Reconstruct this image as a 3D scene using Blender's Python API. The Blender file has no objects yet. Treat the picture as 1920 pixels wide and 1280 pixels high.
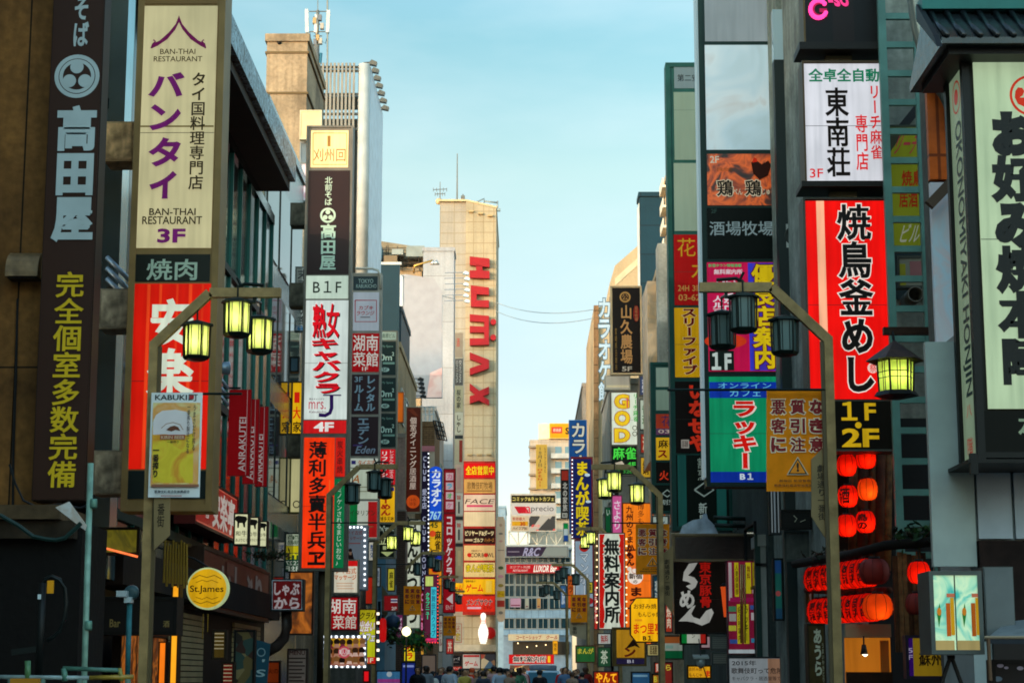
import bpy, bmesh, math, random
from mathutils import Vector, Matrix
from mathutils.geometry import tessellate_polygon

random.seed(7)
RAD = math.radians
sc = bpy.context.scene
COL = sc.collection

# ------------------------------------------------------------------ camera
F, CX, CY = 3550.0, 960.0, 640.0          # focal length and centre, in photo pixels
VX, HY, EYE = 985.0, 1270.0, 1.4          # street's vanishing point, eye height
PITCH = math.atan((HY - CY) / F)
YAW = math.atan((VX - CX) / F * math.cos(PITCH))
cam_d = bpy.data.cameras.new('camera')
cam_d.sensor_width = 36.0
cam_d.lens = F / 1920.0 * 36.0
cam_d.clip_start, cam_d.clip_end = 0.2, 3000.0
cam = bpy.data.objects.new('camera', cam_d)
COL.objects.link(cam)
cam.location = (0, 0, EYE)
cam.rotation_euler = (math.pi / 2 + PITCH, 0, YAW)
sc.camera = cam

# ------------------------------------------------------------------ sky, sun, exposure
SUN_EL, SUN_AZ = RAD(9.0), RAD(226.0)    # azimuth clockwise from the street's direction: low, behind, to the left
world = bpy.data.worlds.new("World")
sc.world = world
world.use_nodes = True
wn, wl = world.node_tree.nodes, world.node_tree.links
wn.clear()
w_out = wn.new('ShaderNodeOutputWorld')
w_bg = wn.new('ShaderNodeBackground')
w_sky = wn.new('ShaderNodeTexSky')
w_sky.sky_type = 'NISHITA'
w_sky.sun_disc = False
w_sky.sun_elevation = SUN_EL
w_sky.sun_rotation = SUN_AZ
w_sky.altitude = 40
w_sky.air_density = 1.0
w_sky.dust_density = 0.6
w_sky.ozone_density = 1.6
w_geo = wn.new('ShaderNodeTexCoord')
w_sep = wn.new('ShaderNodeSeparateXYZ')
w_ramp = wn.new('ShaderNodeValToRGB')     # the evening air's tint by height above the horizon
w_mul = wn.new('ShaderNodeMix')
w_mul.data_type, w_mul.blend_type = 'RGBA', 'MULTIPLY'
w_mul.inputs[0].default_value = 1.0
w_noise = wn.new('ShaderNodeTexNoise')    # thin high cloud
w_map = wn.new('ShaderNodeMapping')
w_map.inputs['Scale'].default_value = (3.0, 3.0, 9.0)
w_noise.inputs['Scale'].default_value = 2.2
w_noise.inputs['Detail'].default_value = 7.0
w_cr = wn.new('ShaderNodeMapRange')
w_cr.inputs[1].default_value, w_cr.inputs[2].default_value = 0.45, 0.8
w_cr.inputs[3].default_value, w_cr.inputs[4].default_value = 0.0, 0.34
w_mix = wn.new('ShaderNodeMix')
w_mix.data_type = 'RGBA'
w_mix.inputs[7].default_value = SKY_CLOUD = (2.5, 2.9, 3.0, 1)
wl.new(w_geo.outputs['Generated'], w_sep.inputs[0])
wl.new(w_sep.outputs['Z'], w_ramp.inputs[0])
wl.new(w_geo.outputs['Generated'], w_map.inputs[0])
wl.new(w_map.outputs[0], w_noise.inputs[0])
wl.new(w_noise.outputs[0], w_cr.inputs[0])
wl.new(w_sky.outputs[0], w_mul.inputs[6])
wl.new(w_ramp.outputs[0], w_mul.inputs[7])
wl.new(w_mul.outputs[2], w_mix.inputs[6])
wl.new(w_cr.outputs[0], w_mix.inputs[0])
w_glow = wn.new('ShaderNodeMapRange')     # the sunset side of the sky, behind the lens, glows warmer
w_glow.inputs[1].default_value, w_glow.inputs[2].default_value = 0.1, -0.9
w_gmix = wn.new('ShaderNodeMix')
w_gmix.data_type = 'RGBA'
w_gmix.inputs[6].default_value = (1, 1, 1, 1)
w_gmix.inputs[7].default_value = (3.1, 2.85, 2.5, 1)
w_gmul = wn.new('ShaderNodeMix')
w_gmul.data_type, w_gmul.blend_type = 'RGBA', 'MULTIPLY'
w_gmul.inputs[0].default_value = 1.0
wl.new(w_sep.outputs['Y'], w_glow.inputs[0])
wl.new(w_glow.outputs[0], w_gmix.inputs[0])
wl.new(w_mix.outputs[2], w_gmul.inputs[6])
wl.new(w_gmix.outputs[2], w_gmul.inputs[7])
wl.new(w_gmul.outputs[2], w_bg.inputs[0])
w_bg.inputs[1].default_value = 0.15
wl.new(w_bg.outputs[0], w_out.inputs[0])
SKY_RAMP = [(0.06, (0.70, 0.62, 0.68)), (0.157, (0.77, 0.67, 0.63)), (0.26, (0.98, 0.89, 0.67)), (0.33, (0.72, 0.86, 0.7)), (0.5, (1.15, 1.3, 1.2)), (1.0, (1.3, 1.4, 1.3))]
while len(w_ramp.color_ramp.elements) > 1:
    w_ramp.color_ramp.elements.remove(w_ramp.color_ramp.elements[-1])
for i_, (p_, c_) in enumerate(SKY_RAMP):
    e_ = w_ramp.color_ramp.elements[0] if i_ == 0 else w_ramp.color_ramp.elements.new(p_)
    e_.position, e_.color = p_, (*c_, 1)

sun_d = bpy.data.lights.new('sun', 'SUN')
sun_d.energy = 0.8
sun_d.angle = RAD(0.5)
sun_d.color = (1.0, 0.93, 0.82)
sun = bpy.data.objects.new('sun', sun_d)
COL.objects.link(sun)
sun.location = (-40, -40, 60)
sun_dir = Vector((math.sin(SUN_AZ) * math.cos(SUN_EL), math.cos(SUN_AZ) * math.cos(SUN_EL), math.sin(SUN_EL)))
sun.rotation_euler = (-sun_dir).to_track_quat('-Z', 'Y').to_euler()

sc.view_settings.view_transform = 'Standard'
sc.view_settings.look = 'None'
sc.view_settings.gamma = 1.0
sc.view_settings.exposure = 1.35
sc.render.engine = 'CYCLES'
sc.cycles.use_denoising = True
sc.cycles.filter_width = 1.8
sc.cycles.max_bounces = 6
sc.cycles.diffuse_bounces = 3
sc.cycles.glossy_bounces = 3
sc.cycles.transmission_bounces = 3
sc.cycles.sample_clamp_indirect = 4.0

# ------------------------------------------------------------------ pixel -> place
_cp, _sp, _ca, _sa = math.cos(PITCH), math.sin(PITCH), math.cos(YAW), math.sin(YAW)
_R = Vector((_ca, _sa, 0))
_FW = Vector((-_sa * _cp, _ca * _cp, _sp))
_U = _R.cross(_FW)

def ray(px, py):
    return _R * ((px - CX) / F) + _U * ((CY - py) / F) + _FW

def at(px, py, d):
    """the point at photo pixel (px, py) on the plane d metres down the street"""
    r = ray(px, py)
    t = d / r.y
    return Vector((r.x * t, d, EYE + r.z * t))

# ------------------------------------------------------------------ materials
def lin(h):
    h = h.lstrip('#')
    out = []
    for i in (0, 2, 4):
        v = int(h[i:i + 2], 16) / 255.0
        out.append(v / 12.92 if v <= 0.04045 else ((v + 0.055) / 1.055) ** 2.4)
    return tuple(out)

_M = {}
AMB = 1.0        # how much of a surface's own colour comes back to the lens from the street's light
LITK = 0.45

def _new(key):
    m = bpy.data.materials.new(key)
    m.use_nodes = True
    b = m.node_tree.nodes['Principled BSDF']
    return m, m.node_tree.nodes, m.node_tree.links, b

def _noise_col(n, l, col, amt, scale, stretch=(1, 1, 1), detail=6.0, coords='Object'):
    tc = n.new('ShaderNodeTexCoord')
    mp = n.new('ShaderNodeMapping')
    mp.inputs['Scale'].default_value = stretch
    nz = n.new('ShaderNodeTexNoise')
    nz.inputs['Scale'].default_value = scale
    nz.inputs['Detail'].default_value = detail
    mr = n.new('ShaderNodeMapRange')
    mr.inputs[1].default_value, mr.inputs[2].default_value = 0.3, 0.7
    mr.inputs[3].default_value, mr.inputs[4].default_value = 1.0 - amt, 1.0 + amt * 0.5
    mx = n.new('ShaderNodeMix')
    mx.data_type, mx.blend_type = 'RGBA', 'MULTIPLY'
    mx.inputs[0].default_value = 1.0
    mx.inputs[6].default_value = (*col, 1)
    l.new(tc.outputs[coords], mp.inputs[0])
    l.new(mp.outputs[0], nz.inputs[0])
    l.new(nz.outputs[0], mr.inputs[0])
    l.new(mr.outputs[0], mx.inputs[7])
    return mx.outputs[2]

def paint(h, rough=0.55, metal=0.0, dirt=0.18, scale=2.0, streak=False):
    key = f'paint {h} {rough} {metal} {dirt} {scale} {streak}'
    if key in _M:
        return _M[key]
    m, n, l, b = _new(key)
    b.inputs['Roughness'].default_value = rough
    b.inputs['Metallic'].default_value = metal
    b.inputs['Specular IOR Level'].default_value = 0.25
    out = _noise_col(n, l, lin(h), dirt, scale, (3, 3, 0.25) if streak else (1, 1, 1))
    l.new(out, b.inputs['Base Color'])
    _M[key] = m
    return m

def wall(h, dirt=0.4, scale=0.7, rough=0.85, tile=None, mortar='#3a3a36', msize=0.02, bump=0.15):
    """a weathered wall: blotches, rain streaks, and (tile=(w, h)) a grid of joints"""
    key = f'wall {h} {dirt} {scale} {rough} {tile} {mortar} {msize}'
    if key in _M:
        return _M[key]
    m, n, l, b = _new(key)
    b.inputs['Roughness'].default_value = rough
    b.inputs['Specular IOR Level'].default_value = 0.2 if rough > 0.4 else 0.5
    c1 = _noise_col(n, l, lin(h), dirt, scale)
    # rain streaks
    tc = n.new('ShaderNodeTexCoord')
    mp = n.new('ShaderNodeMapping')
    mp.inputs['Scale'].default_value = (2.5, 2.5, 0.12)
    nz = n.new('ShaderNodeTexNoise')
    nz.inputs['Scale'].default_value = 1.6
    nz.inputs['Detail'].default_value = 5
    mr = n.new('ShaderNodeMapRange')
    mr.inputs[1].default_value, mr.inputs[2].default_value = 0.45, 0.75
    mr.inputs[3].default_value, mr.inputs[4].default_value = 1.0, 1.0 - dirt * 0.8
    mx = n.new('ShaderNodeMix')
    mx.data_type, mx.blend_type = 'RGBA', 'MULTIPLY'
    mx.inputs[0].default_value = 1.0
    l.new(tc.outputs['Object'], mp.inputs[0])
    l.new(mp.outputs[0], nz.inputs[0])
    l.new(nz.outputs[0], mr.inputs[0])
    l.new(c1, mx.inputs[6])
    l.new(mr.outputs[0], mx.inputs[7])
    out = mx.outputs[2]
    if tile:
        # joints from the object's own metres: x+y along the wall, z up
        sx = n.new('ShaderNodeSeparateXYZ')
        l.new(tc.outputs['Object'], sx.inputs[0])
        ad = n.new('ShaderNodeMath'); ad.operation = 'ADD'
        l.new(sx.outputs[0], ad.inputs[0]); l.new(sx.outputs[1], ad.inputs[1])
        cb = n.new('ShaderNodeCombineXYZ')
        l.new(ad.outputs[0], cb.inputs[0]); l.new(sx.outputs[2], cb.inputs[1])
        bk = n.new('ShaderNodeTexBrick')
        bk.offset = 0.0 if len(tile) < 3 else 0.5
        bk.inputs['Scale'].default_value = 1.0
        bk.inputs['Brick Width'].default_value = tile[0]
        bk.inputs['Row Height'].default_value = tile[1]
        bk.inputs['Mortar Size'].default_value = msize
        bk.inputs['Color1'].default_value = (1, 1, 1, 1)
        bk.inputs['Color2'].default_value = (0.9, 0.9, 0.9, 1)
        mo = [a / max(c, 1e-3) for a, c in zip(lin(mortar), lin(h))]
        bk.inputs['Mortar'].default_value = (*mo, 1)
        l.new(cb.outputs[0], bk.inputs[0])
        m2 = n.new('ShaderNodeMix')
        m2.data_type, m2.blend_type = 'RGBA', 'MULTIPLY'
        m2.inputs[0].default_value = 1.0
        l.new(out, m2.inputs[6]); l.new(bk.outputs[0], m2.inputs[7])
        out = m2.outputs[2]
    ng = n.new('ShaderNodeTexNoise'); ng.inputs['Scale'].default_value = 9.0; ng.inputs['Detail'].default_value = 8.0
    l.new(tc.outputs['Object'], ng.inputs[0])
    rg = n.new('ShaderNodeMapRange'); rg.inputs[1].default_value, rg.inputs[2].default_value = 0.3, 0.7
    rg.inputs[3].default_value, rg.inputs[4].default_value = 1.0 - 0.5 * dirt, 1.0 + 0.3 * dirt
    l.new(ng.outputs[0], rg.inputs[0])
    m3 = n.new('ShaderNodeMix'); m3.data_type, m3.blend_type = 'RGBA', 'MULTIPLY'; m3.inputs[0].default_value = 1.0
    l.new(out, m3.inputs[6]); l.new(rg.outputs[0], m3.inputs[7])
    bp = n.new('ShaderNodeBump'); bp.inputs['Strength'].default_value = 0.25; bp.inputs['Distance'].default_value = 0.03
    l.new(ng.outputs[0], bp.inputs['Height']); l.new(bp.outputs[0], b.inputs['Normal'])
    l.new(m3.outputs[2], b.inputs['Base Color'])
    _M[key] = m
    return m

def lit(h, k=1.0, blot=0.2):
    """a backlit or glowing surface"""
    key = f'lit {h} {round(k, 3)} {blot}'
    if key in _M:
        return _M[key]
    m, n, l, b = _new(key)
    c = lin(h)
    b.inputs['Roughness'].default_value = 0.35
    b.inputs['Specular IOR Level'].default_value = 0.08
    b.inputs['Base Color'].default_value = (*[v * 0.35 for v in c], 1)
    out = _noise_col(n, l, c, blot, 0.9, detail=3)
    if blot > 0.1:                        # rain-washed grime on the acrylic
        tc = n.new('ShaderNodeTexCoord'); mp = n.new('ShaderNodeMapping'); mp.inputs['Scale'].default_value = (7, 7, 0.5)
        nz = n.new('ShaderNodeTexNoise'); nz.inputs['Scale'].default_value = 1.5; nz.inputs['Detail'].default_value = 6
        mr = n.new('ShaderNodeMapRange'); mr.inputs[1].default_value, mr.inputs[2].default_value = 0.4, 0.75
        mr.inputs[3].default_value, mr.inputs[4].default_value = 1.0, 0.7
        mx = n.new('ShaderNodeMix'); mx.data_type, mx.blend_type = 'RGBA', 'MULTIPLY'; mx.inputs[0].default_value = 1.0
        l.new(tc.outputs['Object'], mp.inputs[0]); l.new(mp.outputs[0], nz.inputs[0]); l.new(nz.outputs[0], mr.inputs[0])
        l.new(out, mx.inputs[6]); l.new(mr.outputs[0], mx.inputs[7])
        out = mx.outputs[2]
    l.new(out, b.inputs['Emission Color'])
    b.inputs['Emission Strength'].default_value = k * LITK
    if k < 1.3:
        m.cycles.emission_sampling = 'NONE'
    _M[key] = m
    return m

def paper(h, thru=0.65):
    """thin lampshade: lets the bulb inside shine through"""
    key = f'paper {h} {thru}'
    if key in _M:
        return _M[key]
    m, n, l, b = _new(key)
    out = n['Material Output']
    tr = n.new('ShaderNodeBsdfTranslucent'); df = n.new('ShaderNodeBsdfDiffuse'); ms = n.new('ShaderNodeMixShader')
    col = _noise_col(n, l, lin(h), 0.15, 6.0)
    l.new(col, tr.inputs[0]); l.new(col, df.inputs[0])
    ms.inputs[0].default_value = thru
    l.new(df.outputs[0], ms.inputs[1]); l.new(tr.outputs[0], ms.inputs[2])
    l.new(ms.outputs[0], out.inputs['Surface'])
    _M[key] = m
    return m

def glass(h='#10201f', rough=0.06):
    key = f'glass {h} {rough}'
    if key in _M:
        return _M[key]
    m, n, l, b = _new(key)
    b.inputs['Roughness'].default_value = rough
    b.inputs['Base Color'].default_value = (*lin(h), 1)
    b.inputs['IOR'].default_value = 1.36
    tc = n.new('ShaderNodeTexCoord')
    nz = n.new('ShaderNodeTexNoise'); nz.inputs['Scale'].default_value = 0.6
    bp = n.new('ShaderNodeBump'); bp.inputs['Strength'].default_value = 0.06
    l.new(tc.outputs['Object'], nz.inputs[0]); l.new(nz.outputs[0], bp.inputs['Height'])
    l.new(bp.outputs[0], b.inputs['Normal'])
    _M[key] = m
    return m

def sheet(kind, *hexes, k=0.0, scale=3.0):
    """a printed sheet of soft colour patches (posters, pictures, product prints)"""
    key = f'sheet {kind} {hexes} {k} {scale}'
    if key in _M:
        return _M[key]
    m, n, l, b = _new(key)
    tc = n.new('ShaderNodeTexCoord')
    nz = n.new('ShaderNodeTexNoise' if kind == 'soft' else 'ShaderNodeTexVoronoi')
    nz.inputs['Scale'].default_value = scale
    if kind == 'soft':
        nz.inputs['Detail'].default_value = 3
        nz.inputs['Distortion'].default_value = 1.2
    rp = n.new('ShaderNodeValToRGB')
    rp.color_ramp.interpolation = 'LINEAR' if kind == 'soft' else 'CONSTANT'
    while len(rp.color_ramp.elements) > 1:
        rp.color_ramp.elements.remove(rp.color_ramp.elements[-1])
    N = len(hexes)
    lo, hi = (0.32, 0.68) if kind == 'soft' else (0.0, 0.85)
    for i, h in enumerate(hexes):
        p = lo + (hi - lo) * i / max(1, N - 1)
        e = rp.color_ramp.elements[0] if i == 0 else rp.color_ramp.elements.new(p)
        e.position, e.color = p, (*lin(h), 1)
    l.new(tc.outputs['Object'], nz.inputs[0])
    if kind == 'soft':
        l.new(nz.outputs[0], rp.inputs[0])
    else:
        sp = n.new('ShaderNodeSeparateColor')
        l.new(nz.outputs['Color'], sp.inputs[0]); l.new(sp.outputs[0], rp.inputs[0])
    l.new(rp.outputs[0], b.inputs['Base Color'])
    b.inputs['Roughness'].default_value = 0.4
    if k > 0:
        l.new(rp.outputs[0], b.inputs['Emission Color'])
        b.inputs['Emission Strength'].default_value = k * LITK
    _M[key] = m
    return m

def ink(h, k=0.0):
    """a colour on a sign: film on a backlit face glows with it, print on a dark one does not"""
    if not isinstance(h, str):
        return h
    return lit(h, k) if k > 0 else paint(h, 0.45, 0, 0.12)

# ------------------------------------------------------------------ meshes
class MB:
    def __init__(s):
        s.v, s.f, s.mi, s.ms, s.sm = [], [], [], [], []

    def slot(s, m):
        if m not in s.ms:
            s.ms.append(m)
        return s.ms.index(m)

    def add(s, vs, fs, m, smooth=False):
        o, k = len(s.v), s.slot(m)
        s.v += [tuple(v) for v in vs]
        for f in fs:
            s.f.append([i + o for i in f]); s.mi.append(k); s.sm.append(smooth)

    def box(s, x0, x1, y0, y1, z0, z1, m):
        x0, x1 = min(x0, x1), max(x0, x1)
        y0, y1 = min(y0, y1), max(y0, y1)
        z0, z1 = min(z0, z1), max(z0, z1)
        vs = [(x, y, z) for z in (z0, z1) for y in (y0, y1) for x in (x0, x1)]
        s.add(vs, [(0, 2, 3, 1), (4, 5, 7, 6), (0, 1, 5, 4), (2, 6, 7, 3), (0, 4, 6, 2), (1, 3, 7, 5)], m)

    def prism(s, pts, y0, y1, m):
        """an outline in x-z, from depth y0 to y1"""
        n = len(pts)
        a = sum(pts[i][0] * pts[(i + 1) % n][1] - pts[(i + 1) % n][0] * pts[i][1] for i in range(n))
        if a < 0:
            pts = pts[::-1]
        tri = tessellate_polygon([[Vector((p[0], p[1], 0)) for p in pts]])
        vs = [(p[0], y0, p[1]) for p in pts] + [(p[0], y1, p[1]) for p in pts]
        fs = []
        for t in tri:
            A, B, C = (pts[i] for i in t)
            if (B[0] - A[0]) * (C[1] - A[1]) - (B[1] - A[1]) * (C[0] - A[0]) < 0:
                t = (t[0], t[2], t[1])
            fs.append(t)
            fs.append((t[0] + n, t[2] + n, t[1] + n))
        for i in range(n):
            j = (i + 1) % n
            fs.append((j, i, i + n, j + n))
        s.add(vs, fs, m)

    def flat(s, pts, y, m):
        """a printed shape on the plane y, seen from -y"""
        tri = tessellate_polygon([[Vector((p[0], p[1], 0)) for p in pts]])
        fs = []
        for t in tri:
            A, B, C = (pts[i] for i in t)
            if (B[0] - A[0]) * (C[1] - A[1]) - (B[1] - A[1]) * (C[0] - A[0]) < 0:
                t = (t[0], t[2], t[1])
            fs.append(t)
        s.add([(p[0], y, p[1]) for p in pts], fs, m)

    def quad(s, a, b, c, d, m):
        s.add([a, b, c, d], [(0, 1, 2, 3)], m)

    def tube(s, pts, r, m, n=8, caps=True, r2=None):
        pts = [Vector(p) for p in pts]
        rings = []
        for i, p in enumerate(pts):
            t = (pts[min(i + 1, len(pts) - 1)] - pts[max(i - 1, 0)]).normalized()
            up = Vector((0, 0, 1)) if abs(t.z) < 0.9 else Vector((0, 1, 0))
            a = t.cross(up).normalized(); b = a.cross(t)
            rr = r if r2 is None else r + (r2 - r) * i / max(1, len(pts) - 1)
            rings.append([p + (a * math.cos(2 * math.pi * k / n) + b * math.sin(2 * math.pi * k / n)) * rr for k in range(n)])
        vs = [v for ring in rings for v in ring]
        fs = []
        for i in range(len(pts) - 1):
            for k in range(n):
                q = (k + 1) % n
                fs.append((i * n + k, i * n + q, (i + 1) * n + q, (i + 1) * n + k))
        if caps:
            fs.append(tuple(range(n))[::-1]); fs.append(tuple((len(pts) - 1) * n + k for k in range(n)))
        s.add(vs, fs, m, smooth=n > 6)

    def beam(s, pts, w, h, m):
        """a square bar along pts in the x-z plane (w across y, h in the plane)"""
        for i in range(len(pts) - 1):
            a, b = Vector(pts[i]), Vector(pts[i + 1])
            t = (b - a).normalized()
            nn = Vector((-t.z, 0, t.x)) * (h / 2)
            if nn.length < 1e-6:
                nn = Vector((h / 2, 0, 0))
            y = Vector((0, w / 2, 0))
            vs = [a - nn - y, a + nn - y, a + nn + y, a - nn + y, b - nn - y, b + nn - y, b + nn + y, b - nn + y]
            s.add(vs, [(0, 3, 2, 1), (4, 5, 6, 7), (0, 1, 5, 4), (1, 2, 6, 5), (2, 3, 7, 6), (3, 0, 4, 7)], m)

    def lathe(s, prof, c, m, n=20, axis='z', smooth=True):
        """prof: (radius, along) pairs about an axis through c"""
        c = Vector(c)
        vs, fs = [], []
        for r, h in prof:
            for k in range(n):
                a = 2 * math.pi * k / n
                x, y = r * math.cos(a), r * math.sin(a)
                vs.append(c + (Vector((x, y, h)) if axis == 'z' else Vector((x, h, y)) if axis == 'y' else Vector((h, x, y))))
        for i in range(len(prof) - 1):
            for k in range(n):
                q = (k + 1) % n
                fs.append((i * n + k, i * n + q, (i + 1) * n + q, (i + 1) * n + k))
        if prof[0][0] > 1e-4: fs.append(tuple(range(n))[::-1])
        if prof[-1][0] > 1e-4: fs.append(tuple((len(prof) - 1) * n + k for k in range(n)))
        s.add(vs, fs, m, smooth)

    def build(s, name, parent=None, label=None, loc=None):
        me = bpy.data.meshes.new(name)
        me.from_pydata(s.v, [], s.f)
        for m in s.ms:
            me.materials.append(m)
        me.polygons.foreach_set('material_index', s.mi)
        me.polygons.foreach_set('use_smooth', s.sm)
        me.update()
        o = bpy.data.objects.new(name, me)
        COL.objects.link(o)
        if parent is not None:
            o.parent = parent
        if loc is not None:
            o.location = loc
        if label:
            o['label'] = label
        return o

def tag(o, label, cat, group=None, kind=None):
    if label: o['label'] = label
    if cat: o['category'] = cat
    if group: o['group'] = group
    if kind: o['kind'] = kind
    return o

def thing(name, label, cat, loc=(0, 0, 0), rz=0.0, group=None):
    o = bpy.data.objects.new(name, None)
    o.empty_display_size = 0.2
    COL.objects.link(o)
    o.location = loc
    o.rotation_euler = (0, 0, rz)
    return tag(o, label, cat, group)

def kids(o):
    return [c for c in bpy.data.objects if c.parent == o]

_TREE = {}
def copy_tree(o, parent=None):
    if o not in _TREE:
        _TREE[o] = kids(o)
    c = o.copy()
    COL.objects.link(c)
    if parent is not None:
        c.parent = parent
    for ch in _TREE[o]:
        copy_tree(ch, c)
    return c

# ------------------------------------------------------------------ lettering
_G = {}
def _outline(s):
    c = bpy.data.curves.new('lettering', 'FONT')
    c.body, c.resolution_u = s, 3
    o = bpy.data.objects.new('lettering', c)
    me = o.to_mesh()
    vs = [(v.co.x, v.co.y) for v in me.vertices]
    fs = [tuple(p.vertices) for p in me.polygons]
    o.to_mesh_clear()
    bpy.data.objects.remove(o)
    bpy.data.curves.remove(c)
    return vs, fs

def glyphs(s, off=0.0):
    """a string's flat outline one em high, made bolder by a strip along every edge; points are (x, y, layer)"""
    off = round(max(off, 0.0), 4)
    key = (s, off)
    if key in _G:
        return _G[key]
    if off == 0.0:
        vs, fs = _outline(s)
        _G[key] = ([(x, y, 0) for x, y in vs], fs)
        return _G[key]
    base, fs = glyphs(s, 0.0)
    V, Fc = list(base), list(fs)
    cnt, edges = {}, []
    for f in fs:
        a2 = sum(base[f[i]][0] * base[f[(i + 1) % len(f)]][1] - base[f[(i + 1) % len(f)]][0] * base[f[i]][1] for i in range(len(f)))
        ff = f if a2 > 0 else f[::-1]
        for i in range(len(ff)):
            e = (ff[i], ff[(i + 1) % len(ff)])
            k = (min(e), max(e))
            cnt[k] = cnt.get(k, 0) + 1
            edges.append(e)
    bd = [e for e in edges if cnt[(min(e), max(e))] == 1]
    nrm = {}
    for a, b in bd:
        dx, dy = base[b][0] - base[a][0], base[b][1] - base[a][1]
        L = math.hypot(dx, dy)
        if L < 1e-9:
            continue
        for v in (a, b):
            nrm.setdefault(v, []).append((dy / L, -dx / L))
    mit = {}
    for v, ns in nrm.items():
        mx, my = sum(n[0] for n in ns), sum(n[1] for n in ns)
        L = math.hypot(mx, my)
        if L < 0.2:
            mit[v] = ns[0]
            continue
        mx, my = mx / L, my / L
        k = 1.0 / max(0.6, mx * ns[0][0] + my * ns[0][1])
        mit[v] = (mx * k, my * k)
    for i, (a, b) in enumerate(bd):
        if a not in mit or b not in mit:
            continue
        o, l = len(V), 1 + i % 6
        for v, q in ((a, 0), (a, off), (b, off), (b, 0)):
            V.append((base[v][0] + mit[v][0] * q, base[v][1] + mit[v][1] * q, l))
        Fc.append((o, o + 1, o + 2, o + 3))
    _G[key] = (V, Fc)
    return _G[key]

def heft(s):
    return 0.55 if any(0x4E00 <= ord(c) <= 0x9FFF for c in s) else 0.8

def layout(s, dirn, off, extra=0.0):
    if dirn == 'h':
        return glyphs(s, off * heft(s) + extra)
    step = (1.0, 0.0) if dirn == 'h!' else (0.0, -1.0)
    V, Fc = [], []
    for i, ch in enumerate(s):
        if ch in ' \u3000':
            continue
        b0, _ = glyphs(ch, 0.0)
        vs, fs = glyphs(ch, off * heft(ch) + extra)
        if not b0:
            continue
        x0, x1 = min(p[0] for p in b0), max(p[0] for p in b0)
        o = len(V)
        latin = ord(ch) < 256
        for x, y, l in vs:
            if latin:
                x, y = x - (x0 + x1) / 2 + 0.5, y + 0.03
            if dirn == 'v' and ch in 'ー―〜-（）()':
                x, y = 0.5 + (y - 0.38), 0.38 - (x - 0.5)
            V.append((x + step[0] * i, y + step[1] * i, l))
        Fc += [tuple(k + o for k in f) for f in fs]
    return V, Fc
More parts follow.
